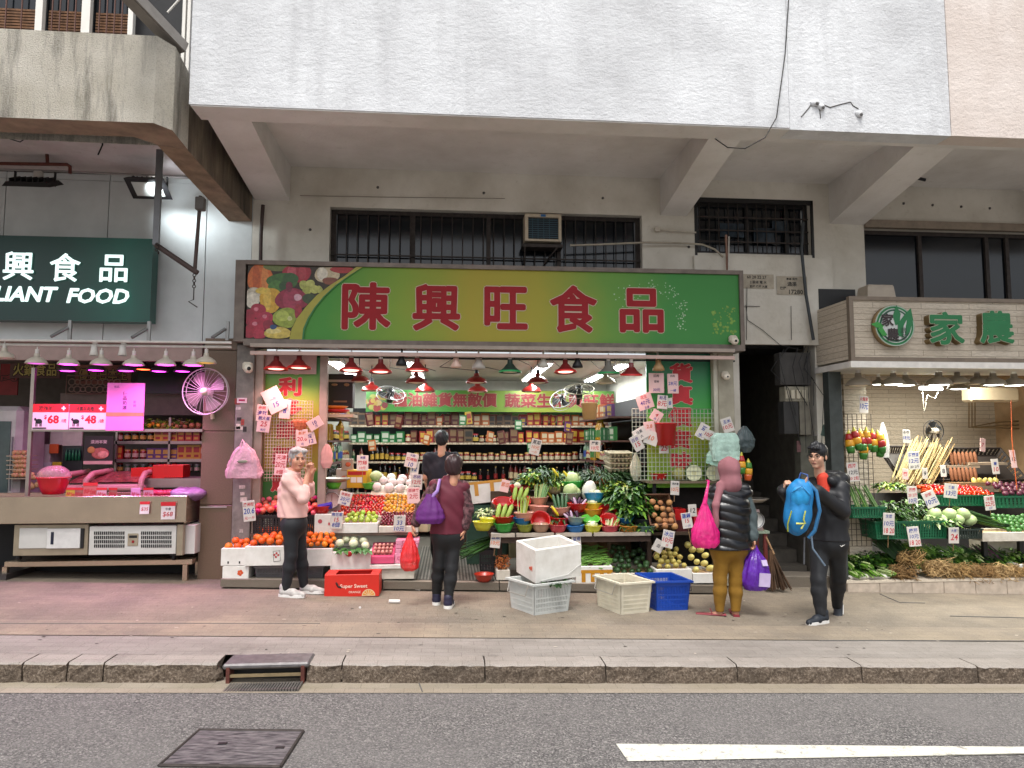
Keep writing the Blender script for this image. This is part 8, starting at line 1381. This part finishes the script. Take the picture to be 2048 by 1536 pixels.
flesh('hair',t,[('S','e',q(0,-.022,.035),(.086,.098,.088),O),('S','e',q(0,-.05,-.02),(.078,.06,.075),O),('S','e',q(-.05,.03,.075),(.04,.05,.03),O),('S','e',q(.04,.03,.08),(.05,.05,.028),O),('-','e',q(0,.14,-.035),(.085,.11,.088),O)],M('a39e9c',.6,v=.3,sc=40,st=(1,1,.2)),.0065,k=.012,disp=wr(.0025,90,30))
flesh('sweater',t,sel(P0,'TA')+[('A','c',j['er'],j['er'].lerp(w,.3),.048,.042),('A','c',j['el'],j['el'].lerp(w2,.4),.048,.042),('T','c',J(588,948,.0),J(584,955,.0),.065,.075)],M('d8aea6',.85,v=.06,sc=12,b=.2,bs=200),.008,g=.014,cuts=[(J(585,1034),(0,0,-1)),(J(594,942,0),(.25,-.15,1))],disp=wr(.006))
flesh('trousers',t,sel(P0,'L')+[p for p in P0 if p[0]=='T'][3:4],DENIM,.008,g=.008,cuts=[(J(585,1030),(0,0,1))],disp=wr(.003,28,12))
SHW=M('a8a4a0',.7,v=.3,sc=20); SOL=M('d8d6d2',.5)
shoe(t,(j['ar'].x-.02,7.66,g),(j['ar'].x+.19,7.60,g),SHW,SOL); shoe(t,(j['al'].x-.0,7.82,g),(j['al'].x+.2,7.78,g),SHW,SOL)
# --- woman in maroon blouse, from behind
J=NP(7.28); t=person('woman in maroon blouse seen from behind carrying purple and red bags',7.28,(885,1213)); g=zg(t.location.x)
j=dict(sl=J(872,972),sr=J(925,974),el=J(845,1016,-.03),wl=J(827,1053,-.06),er=J(935,1020,-.02),wr=J(927,1062,-.05),hl=J(884,1074),hr=J(908,1074),kl=J(877,1132,.02),kr=J(903,1136,-.03),al=J(873,1193,.1),ar=J(896,1204,-.05))
P0=figure(j,.335,.24,.047,.034,.074,.052,(0,1,0),1.05); HP,q,O=headp(J(908,932),(.2,1,-.05),.95)
flesh('body',t,HP+P0+handp(j['wl'],(-.1,-.1,-1),(1,.2,-.2),.9,-1,.9)+handp(j['wr'],(-.1,-.2,-1),(-1,.1,-.2),.8,1,.9),SKIN('b98468'),.0065,g=-.004)
flesh('hair',t,[('S','e',q(0,-.02,.032),(.09,.1,.09),O),('S','e',q(0,-.055,-.025),(.08,.058,.075),O),('-','e',q(0,.15,-.03),(.085,.11,.09),O)],M('2c1618',.45,v=.4,sc=20),.0065,disp=wr(.003,80,40))
flesh('blouse',t,sel(P0,'T'),M('5a1226',.7,v=.12,sc=6),.008,g=.016,cuts=[(J(895,1066),(0,0,-1)),(J(908,952),(0,.3,1))],disp=wr(.007,22,18))
LACE=M('2a1418',.8,v=.5,sc=30,col2='6a4448')
for s,e,w_ in(('sl','el','wl'),('sr','er','wr')):flesh('sleeve',t,[('A','c',j[s],j[e],.058,.05),('A','c',j[e],j[e].lerp(j[w_],.75),.05,.042)],LACE,.008,g=.012,disp=wr(.005))
flesh('trousers',t,sel(P0,'L')+[p for p in P0 if p[0]=='T'][3:4],M('131417',.7,v=.2),.008,g=.01,cuts=[(J(895,1060),(0,0,1))],disp=wr(.003,28,12))
NAVY=M('1c1a34',.6,v=.2); shoe(t,(j['al'].x,j['al'].y-.02,zg(j['al'].x)),(j['al'].x,j['al'].y+.17,zg(j['al'].x)),NAVY,SOL); shoe(t,(j['ar'].x,j['ar'].y-.02,zg(j['ar'].x)),(j['ar'].x+.03,j['ar'].y+.17,zg(j['ar'].x)),NAVY,SOL)
t,w,h=sdf_bag('shoulder_bag','purple cloth bag slung on the shoulder of the woman in maroon','handbag',860,988,1047,56,7.12,M('5a1668',.6,v=.2,sc=14,b=.3,bs=40),[(0,.75),(.15,1),(.45,.85),(.8,.45),(1,.25)],.45,4)
part(t,'bag_strap',lambda b:b.tube([(.02,0,h*.9),(.07,.0,h+.03),(.09,.1,h+.13),(.1,.2,h+.12)],[.022,.018,.016,.016],6),M('8a6aa8',.5))
sdf_bag('carrier_bag','bright red plastic bag in the hand of the woman in maroon','plastic bag',819,1064,1141,37,7.2,FILM('d81818'),[(0,.55),(.08,.9),(.3,1),(.6,.7),(.85,.32),(1,.12)],.8,5)
# --- woman in mauve hijab and black padded vest, from behind
J=NP(7.02); t=person('woman in mauve hijab, black padded vest and yellow trousers seen from behind',7.02,(1450,1232)); g=zg(t.location.x)
j=dict(sl=J(1432,984),sr=J(1486,984),el=J(1420,1030,.03),wl=J(1428,1070,.15),er=J(1502,1035),wr=J(1507,1080,-.04),hl=J(1442,1100),hr=J(1472,1100),kl=J(1440,1160),kr=J(1472,1162),al=J(1439,1221),ar=J(1471,1223))
P0=figure(j,.36,.25,.05,.036,.076,.054,(0,1,0)); HP,q,O=headp(J(1456,940),(-.15,1,0),.93)
flesh('body',t,HP+P0+handp(j['wr'],(0,-.1,-1),(-1,0,-.2),.9,1,.9)+[('S','c',j['al']+Vector((0,0,-.03)),j['al']+Vector((-.1,.05,-.065)),.035,.03),('S','c',j['al']+Vector((-.08,.04,-.06)),j['al']+Vector((-.17,.06,-.075)),.03,.02),('S','c',j['ar']+Vector((0,0,-.03)),j['ar']+Vector((.03,.16,-.06)),.035,.028)],SKIN('a87860'),.0065,g=-.004)
flesh('hijab',t,[('S','e',q(0,-.02,.02),(.108,.118,.118),O),('S','c',q(0,-.03,-.05),q(0,-.05,-.15),.095,.105),('S','c',J(1440,972,-.05),J(1432,1010,-.13),.045,.035),('S','c',J(1432,1010,-.13),J(1430,1070,-.12),.035,.03),('-','e',q(0,.16,-.0),(.075,.1,.09),O)],M('8a5a60',.9,v=.12,sc=8),.008,disp=wr(.005,26,14))
flesh('padded_vest',t,sel(P0,'T'),M('0f1014',.35,v=.2,sc=10,spec=.6),.008,g=.034,cuts=[(J(1460,1097),(0,0,-1)),(J(1456,960),(0,0,1))],disp=lambda x,y,z:.009-.016*np.abs(np.sin((z+.03*np.sin(9*x))*math.pi/.085))**.6+.003*np.sin(40*x+30*z))
GT=M('4a5658',.7,v=.15,sc=10)
for s,e,w_ in(('sl','el','wl'),('sr','er','wr')):flesh('sleeve',t,[('A','c',j[s],j[e],.06,.052),('A','c',j[e],j[e].lerp(j[w_],.88),.05,.042)],GT,.008,g=.012,disp=wr(.006))
flesh('trousers',t,sel(P0,'L')+[p for p in P0 if p[0]=='T'][3:4],M('7d5a10',.85,v=.12,sc=8),.008,g=.012,cuts=[(J(1460,1092),(0,0,1)),(J(1455,1222),(0,0,-1))],disp=wr(.005,22,12))
for a,d in((j['al'],(-.2,.06)),(j['ar'],(.04,.2))):
 b=MB(t.location); b.mat(M('7a2430',.5)); p=Vector((a.x-d[0]*.3,a.y-d[1]*.3,zg(a.x)+.008)); e=p+Vector((d[0]*1.4,d[1]*1.4,0)); b.tube([p,(p+e)/2,e],[.032,.04,.03],8); b.v[-1][:,2]=np.clip(b.v[-1][:,2],zg(a.x),zg(a.x)+.018); b.v[-2][:,2]=np.clip(b.v[-2][:,2],zg(a.x),zg(a.x)+.018); b.v[-3][:,2]=np.clip(b.v[-3][:,2],zg(a.x),zg(a.x)+.018); m=p.lerp(e,.45); s=Vector((-d[1],d[0],0)).normalized()*.04; b.tube([m+s,m+Vector((d[0]*.1,d[1]*.1,.055)),m-s],.006,5); b.o('flip_flop',t)
t,w,h=sdf_bag('carrier_bag','hot pink carrier bag hanging from the shoulder of the hijab woman','plastic bag',1411,1004,1095,56,6.88,FILM('d81478'),[(0,.75),(.1,1),(.35,.95),(.7,.5),(1,.12)],.55,5); part(t,'bag_handle',lambda b:b.tube([(.0,0,h*.95),(.03,0,h+.12),(.07,.06,h+.2),(.09,.16,h+.2)],[.025,.015,.012,.012],6),FILM('d81478'))
t,w,h=sdf_bag('carrier_bag','shiny purple plastic bag in the hand of the hijab woman','plastic bag',1512,1090,1179,58,6.98,FILM('5a14a0'),[(0,.7),(.1,.95),(.35,1),(.65,.75),(.85,.3),(1,.1)],.7,5); part(t,'white_label',lambda b:b.box((.05,-w*.68,h*.25),(.12,.01,.13),R3(0,.1,.15)),M('b8a8c8',.4)); part(t,'printed_mark',lambda b:b.box((.06,-w*.55,h*.62),(.06,.01,.06),R3(-.4,0,.2)),M('b8a8c8',.4))
# --- man in black jacket with blue backpack, walking
J=NP(6.85); t=person('man with glasses and black jacket holding a blue backpack, walking',6.85,(1655,1245)); g=zg(t.location.x)
j=dict(sl=J(1682,975,-.08),sr=J(1628,970,.1),el=J(1686,1022,-.16),wl=J(1626,978,-.3),er=J(1592,1012,.0),wr=J(1566,978,-.12),hl=J(1672,1086,-.03),hr=J(1640,1086,.06),kl=J(1677,1156,.1),kr=J(1637,1160,-.05),al=J(1674,1212,.3),ar=J(1642,1226,-.08))
P0=figure(j,.37,.25,.052,.038,.085,.06,(-.6,-1,0),1.05); HP,q,O=headp(J(1635,912,-.05),(-1,-.85,-.06),1.05,jaw=1.05)
flesh('body',t,HP+P0+handp(j['wl'],(-.75,-.15,.6),(.4,-.6,.2),.4,1,1.1)+handp(j['wr'],(.2,-.5,.9),(.9,-.2,-.3),1.2,-1),SKIN('c89a80'),.0065,g=-.004); face(t,q,O,1.05,BLACK,True)
flesh('hair',t,[('S','e',q(0,-.018,.045),(.09,.105,.09),O),('S','e',q(0,-.06,.0),(.08,.05,.07),O),('S','c',q(-.04,.075,.075),q(.05,.07,.082),.017,.017),('S','c',q(.0,.02,.12),q(.02,.06,.105),.03,.025),('-','e',q(0,.14,-.03),(.1,.11,.085),O)],M('101014',.45,v=.3,sc=30),.0065,k=.012,disp=wr(.0022,110,30))
flesh('shirt',t,[('S','c',J(1645,955,-.05),J(1650,985,-.05),.056,.058)],M('d0402c',.8,v=.06),.008,cuts=[(J(1643,950,-.15),(-.3,-.3,1))])
BJ=M('101116',.55,v=.2,sc=12)
flesh('jacket',t,sel(P0,'TA')+[('A','c',j['el'],j['el'].lerp(j['wl'],.9),.05,.042),('A','c',j['er'],j['er'].lerp(j['wr'],.9),.05,.042),('T','c',J(1684,958,.06),J(1656,950,.13),.055,.05),('T','c',J(1684,958,.0),J(1664,962,-.1),.04,.03),('-','c',J(1640,940,-.1),J(1641,983,-.2),.062,.022)],BJ,.008,g=.022,cuts=[(J(1660,1080),(0,0,-1)),(J(1645,948),(-.1,-.1,1))],disp=wr(.0055,26,20))
flesh('trousers',t,sel(P0,'L')+[p for p in P0 if p[0]=='T'][3:4],M('16181c',.7,v=.2,sc=20),.008,g=.012,cuts=[(J(1660,1074),(0,0,1))],disp=wr(.0042,24,14))
p=J(1683,1092,-.16); b=MB(t.location); b.mat(WHITE); b.tube([p+Vector((-.02,-.01,.008)),p+Vector((-.008,-.012,-.004)),p+Vector((.03,-.01,.014))],[.002,.005,.001],5); b.o('trouser_mark',t)
SHN=M('1a2028',.6,v=.15); a=j['ar']; shoe(t,(a.x+.03,a.y,zg(a.x)+.0),(a.x-.17,a.y-.09,zg(a.x)),SHN,SOL); a=j['al']; flesh('shoe',t,[('S','c',a+Vector((.03,.02,.02)),a+Vector((-.03,-.06,-.1)),.042,.045),('S','c',a+Vector((-.03,-.06,-.1)),a+Vector((-.08,-.12,-.12)),.042,.03)],SHN,.007); b=MB(t.location); b.mat(SOL); b.tube([a+Vector((.075,.04,.0)),a+Vector((.03,-.02,-.1)),a+Vector((-.03,-.09,-.145))],[.02,.026,.02],6); b.o('sole',t)
BP=M('1678b4',.55,v=.12,sc=14); c=J(1597,1016,-.3); t=thing('backpack','bright blue backpack held up in front of the man in black','backpack',c); R=R3(.1,.12,-.35); A=np.array(R); V3=lambda x,y,z:c+R@Vector((x,y,z))
flesh('pack_body',t,[('S','e',V3(0,.02,.12),(.12,.085,.16),A),('S','e',V3(0,.02,-.08),(.125,.09,.19),A,.05),('S','e',V3(0,-.04,-.1),(.09,.05,.13),A,.02),('S','c',V3(-.03,.03,.14),V3(-.03,.03,-.1),.085,.09),('S','c',V3(.03,.03,.14),V3(.03,.03,-.1),.085,.09)],BP,.008,disp=wr(.004,30,22)); flesh('front_pocket',t,[('S','e',V3(0,-.045,.12),(.09,.03,.1),A)],M('1f8ac4',.5,v=.15,sc=16),.008,disp=wr(.003,40,30))
for n,pts,r,m in(('zip',[V3(-.08,-.07,.05),V3(-.09,-.065,.14),V3(0,-.075,.22),V3(.085,-.065,.14),V3(.08,-.07,.05)],.004,M('0f5a90',.5)),('pull_cord',[V3(-.07,-.1,-.02),V3(-.09,-.09,-.15),V3(-.08,-.08,-.22)],.007,M('a8b02c',.5)),('pull_cord',[V3(.05,-.1,.0),V3(.04,-.11,-.08),V3(.06,-.1,-.12)],.008,M('b8c058',.5)),('buckle',[V3(-.02,-.11,-.13),V3(.05,-.11,-.12),V3(.03,-.11,-.17)],.01,M('c0c060',.5)),('shoulder_strap',[V3(.05,.06,.26),V3(.14,.02,.18),V3(.19,.02,0),V3(.17,.04,-.2),V3(.12,.04,-.28)],.018,M('2a6a98',.6)),('grab_loop',[V3(-.02,.04,.27),V3(-.01,.04,.33),V3(.05,.04,.32),V3(.06,.04,.27)],.008,M('34508a',.5)),('loose_strap',[V3(.14,.0,-.25),V3(.16,-.02,-.36),V3(.28,-.04,-.5)],.01,M('5a6a7a',.5)),('loose_strap',[V3(.08,.0,-.27),V3(.09,-.01,-.4),V3(.1,-.02,-.52)],.009,M('4a4c50',.5))):b=MB(c); b.mat(m); b.tube(pts,r,6); b.o(n,t)
# --- clerk in navy T-shirt inside the shop
J=NP(9.0); t=thing('person','man in navy T-shirt seen from behind inside the shop entrance','person',(J(885,1000).x,9.0,zp(0)))
j=dict(sl=J(858,916),sr=J(908,916),el=J(852,955),wl=J(858,990,.1),er=J(914,955),wr=J(912,990,.1),hl=J(872,1018),hr=J(896,1018),kl=J(872,1090),kr=J(897,1090),al=J(872,1124),ar=J(897,1124))
for s in 'lr':j['a'+s].z=.2
P0=figure(j,.37,.23,.048,.036,.078,.055); HP,q,O=headp(J(884,880),(.1,1,0),1.02)
flesh('body',t,HP+P0,SKIN('b58a70'),.008,g=-.004); flesh('hair',t,[('S','e',q(0,-.02,.04),(.086,.1,.088),O),('S','e',q(0,-.055,-.01),(.074,.052,.06),O),('-','e',q(0,.15,-.03),(.085,.11,.085),O)],M('15151a',.5,v=.3),.008,disp=wr(.003,80,60))
flesh('shirt',t,sel(P0,'T')+[('A','c',j['s'+s],j['s'+s].lerp(j['e'+s],.6),.06,.056)for s in 'lr'],M('10131f',.8,v=.15),.009,g=.014,cuts=[(J(885,1000),(0,0,-1)),(J(884,903),(0,.2,1))],disp=wr(.005)); flesh('trousers',t,sel(P0,'L')+[p for p in P0 if p[0]=='T'][3:4],M('1a1a1c',.8),.01,g=.01,cuts=[(J(885,995),(0,0,1))])
for s in 'lr':shoe(t,(j['a'+s].x,9.0,zp(0)),(j['a'+s].x,9.17,zp(0)),BLACK,BLACK)
# ================================================================ small clutter and wear
t=thing('wok_carton','dark brown wok carton with orange print standing on a high side shelf','carton',at(680,832,8.8)); x0,x1,z0,z1=pxbox(655,704,748,815,8.8); w,h=x1-x0,z1-z0; zb=z0-t.location.z
part(t,'carton_body',lambda b:b.rbox((0,.1,zb+h/2),(w,.2,h),.004),M('2c1416',.6)); part(t,'printed_mark',lambda b:(b.ell((-w*.25,-.001,zb+h*.68),(.04,.002,.015),8,4),b.ell((w*.25,-.001,zb+h*.68),(.035,.002,.02),8,4),b.box((0,-.001,zb+h*.18),(.16,.002,.02))),M('a06a4a',.6)); part(t,'cream_band',lambda b:b.bx(-w/2-.002,w/2+.02,-.004,-.0008,zb+h*.76,zb+h*.83),M('b08a84',.6))
for k,(c,dz)in enumerate((('b01818',0),('c8701c',.045))):p=at(672-4*k,826,8.75); b=MB(p); b.mat(pl(c)); b.lathe([(0,0),(.12,.0),(.17,.035),(.165,.038),(0,.03)],18,p+Vector((0,0,dz))); tag(b.o('plastic_dish'),'%s dish under the dark wok carton'%('red','orange')[k],'dish')
x0,x1,z0,z1=pxbox(640,706,828,834,8.6); b=MB((x0,8.6,z0)); b.mat(PALEW); b.bx(x0,x1,8.6,9.0,z0,z1); tag(b.o('side_ledge'),'pale ledge carrying the wok carton beside the poster','shelf')
ra=random.Random(31)
for k in range(16):
 px,py,Y=ra.uniform(735,1240),ra.uniform(845,905),ra.uniform(10.6,11.2)
 if 860<px<905:continue
 p=at(px,py,Y); n,d,me=GM[ra.choice((8,9,10,12,13,16))]; o=bpy.data.objects.new('hanging_packet',me); COL.objects.link(o); o.location=p; o.rotation_euler=(0,ra.uniform(-.2,.2),ra.uniform(-.6,.6)); o.scale=(.9,.5,.9); tag(o,d.replace('carton','packet').replace('snack packet','packet')+' hanging before the back shelves','packet','packets hanging before the back shelves')
for k in range(9):
 px=700+66*k+ra.uniform(-15,15); cable('ceiling_wire',[(px,716,8.7),(px+ra.uniform(-30,30),732+ra.uniform(-4,8),9.2),(px+ra.uniform(20,60),742,10.)],.005,BLACK,'loose black wire strung under the shop ceiling, %s along'%'first second third fourth fifth sixth seventh eighth ninth'.split()[k],'wire',4)
# boxes and crates stacked on the floor behind the displays
for k in range(11):
 px=942+k*33; Y=9.75+.1*(k%3); x=X(px,Y); h=ra.uniform(.3,.75); b=MB((x,Y,zp(x))); b.mat(M(ra.choice(['7a5c3c','5c4630','8a7a5c','3a4a3c','6a3028']),.8,v=.2)); b.rbox((x,Y+.15,zp(x)+h/2),(.3,.3,h),.006); tag(b.o('stock_carton'),'brown stock carton on the floor behind the vegetable stand, %s along'%'first second third fourth fifth sixth seventh eighth ninth tenth eleventh'.split()[k],'carton')
# cracks, patches and fixings on the facade
CRK=M('5c5a58',.9); fa=[o for o in bld.children if o.name.startswith('fascia')]
def crack(par,pts,Y,r=.006):
 b=MB(bld.location); b.mat(CRK); q=[at(px+ra.uniform(-3,3),py+ra.uniform(-2,2),Y)for(a,c),(d,e)in zip(pts,pts[1:])for px,py in[(a+(d-a)*f,c+(e-c)*f)for f in(0,.35,.7)]]; b.tube(q,r,4); b.o('crack',par)
crack(fa[1],[(1600,235),(1625,205),(1660,215),(1700,205),(1720,225)],YF+.004); crack(fa[1],[(1636,205),(1640,250)],YF+.004)
for px,py,r in((1630,206,.05),(1718,228,.045),(1642,214,.04)):b=MB(bld.location); b.mat(STUCCO); p=at(px,py,YF); b.ell(p,(r,.03,r*.8),8,5,jit=.25); b.mat(CRK); b.ell(p+Vector((.01,-.025,-.015)),(.018,.012,.018),6,4); b.o('broken_plaster',fa[1])
for x,z in((5.9,4.75),(6.3,4.74),(6.7,4.73),(7.1,4.72),(.4,4.72),(1.9,4.7),(-.9,4.75),(-1.7,4.2),(3.0,4.1)):b=MB(bld.location); b.mat(CRK); b.ell((x,YW-.004,z),.018,6,4); b.o('wall_stain',bld)
cable('nail_line',[(600,391,8.58),(760,394,8.58),(1010,397,8.58)],.004,M('8a8278',.9),'hairline plaster joint along the wall over the barred window','joint',4)
p=at(1838,357,7.6); b=MB(p); b.mat(DARK); b.box(p,(.16,.02,.03),R3(0,.2,0)); tag(b.o('rusty_hook'),'small dark rusty hook fixed under the canopy','hook')
# gum, stains and joints on the pavement and gutter
for k in range(70):
 p=gr(ra.uniform(0,2048),ra.uniform(1200,1310)); b=MB(p); b.mat(M(ra.choice(['3a342f','4a433c','b0a698','2f2a26']),.8)); b.disc(p+Vector((0,0,.0042)),ra.uniform(.008,.022),(0,0,1),7,ra.uniform(.006,.014)); o=b.o('gum_spot',kind='structure')
for pts in([(1900,1232),(2060,1236)],[(1640,1281),(1800,1281),(2060,1282)],[(1760,1188),(1800,1205),(1850,1206)],[(0,1247),(640,1247)],[(845,1384),(835,1358)]):
 z_=ZR+.004 if pts[0][1]>1340 else .004; q=[gr(*p,z_)for p in pts]; b=MB(q[0]); b.mat(CRK); b.tube(q,.0045,4); o=b.o('pavement_crack',kind='structure')
# more greens filling the stands
names='first second third fourth fifth sixth seventh eighth ninth tenth eleventh twelfth thirteenth fourteenth'.split()
for k in range(14):
 px,py=c7(480+105*k+ra.uniform(-30,30),ra.uniform(150,330)); Y=ra.uniform(8.95,9.2); p=at(px,py,Y)
 greens('leafy_heap',['dark chives','curly lettuce','choi leaves','parsley'][k%4]+' filling the back of the vegetable stand, %s along'%names[k],p+Vector((0,0,-.08)),ra.uniform(.12,.18),.12,ra.uniform(.1,.18),150,[.13,.1,.12,.07][k%4],[.014,.05,.05,.02][k%4],[[GR['dk'],GR['md']],[GR['lt'],GR['yl'],GR['md']],[GR['md'],GR['lt'],GR['dk']],[GR['dk'],GR['md']]][k%4])
for k in range(9):
 px=1800+32*k; p=at(px,1112+ra.uniform(-6,6),8.62); greens('leafy_heap',['spring onion tops','choi leaves','spinach leaves'][k%3]+' banked behind the root bunches, %s along'%names[k],p+Vector((0,0,-.06)),.16,.12,.14,150,[.2,.11,.1][k%3],[.012,.045,.05][k%3],[[GR['lt'],GR['md'],GR['lt']],[GR['lt'],GR['md'],GR['pale']],[GR['md'],GR['dk']]][k%3],up=.8)
for k in range(6):
 px=1715+14*k; p=at(px,1112+ra.uniform(-4,8),8.55); greens('celery_leaves','leafy celery tops crowding behind the cut stems, %s along'%names[k],p+Vector((0,0,-.05)),.1,.1,.12,120,.07,.035,[GR['md'],GR['lt'],GR['dk']])
# cardboard, straps and small packets among the fruit
for k,(px,py,Y,c)in enumerate(((842,1010,8.6,'8a6a48'),(846,1032,8.5,'5c7a4a'),(848,1052,8.45,'a89878'),(918,985,9.0,'6a4a3a'),(1000,1012,9.2,'4a3428'))):p=at(px,py,Y); b=MB(p); b.mat(M(c,.7,v=.2)); b.rbox(p,(.14,.16,.12),.006,R3(0,0,ra.uniform(-.3,.3))); tag(b.o('small_carton'),['brown','green','cream','dark brown','blackish'][k]+' small carton wedged beside the shop entrance','carton')
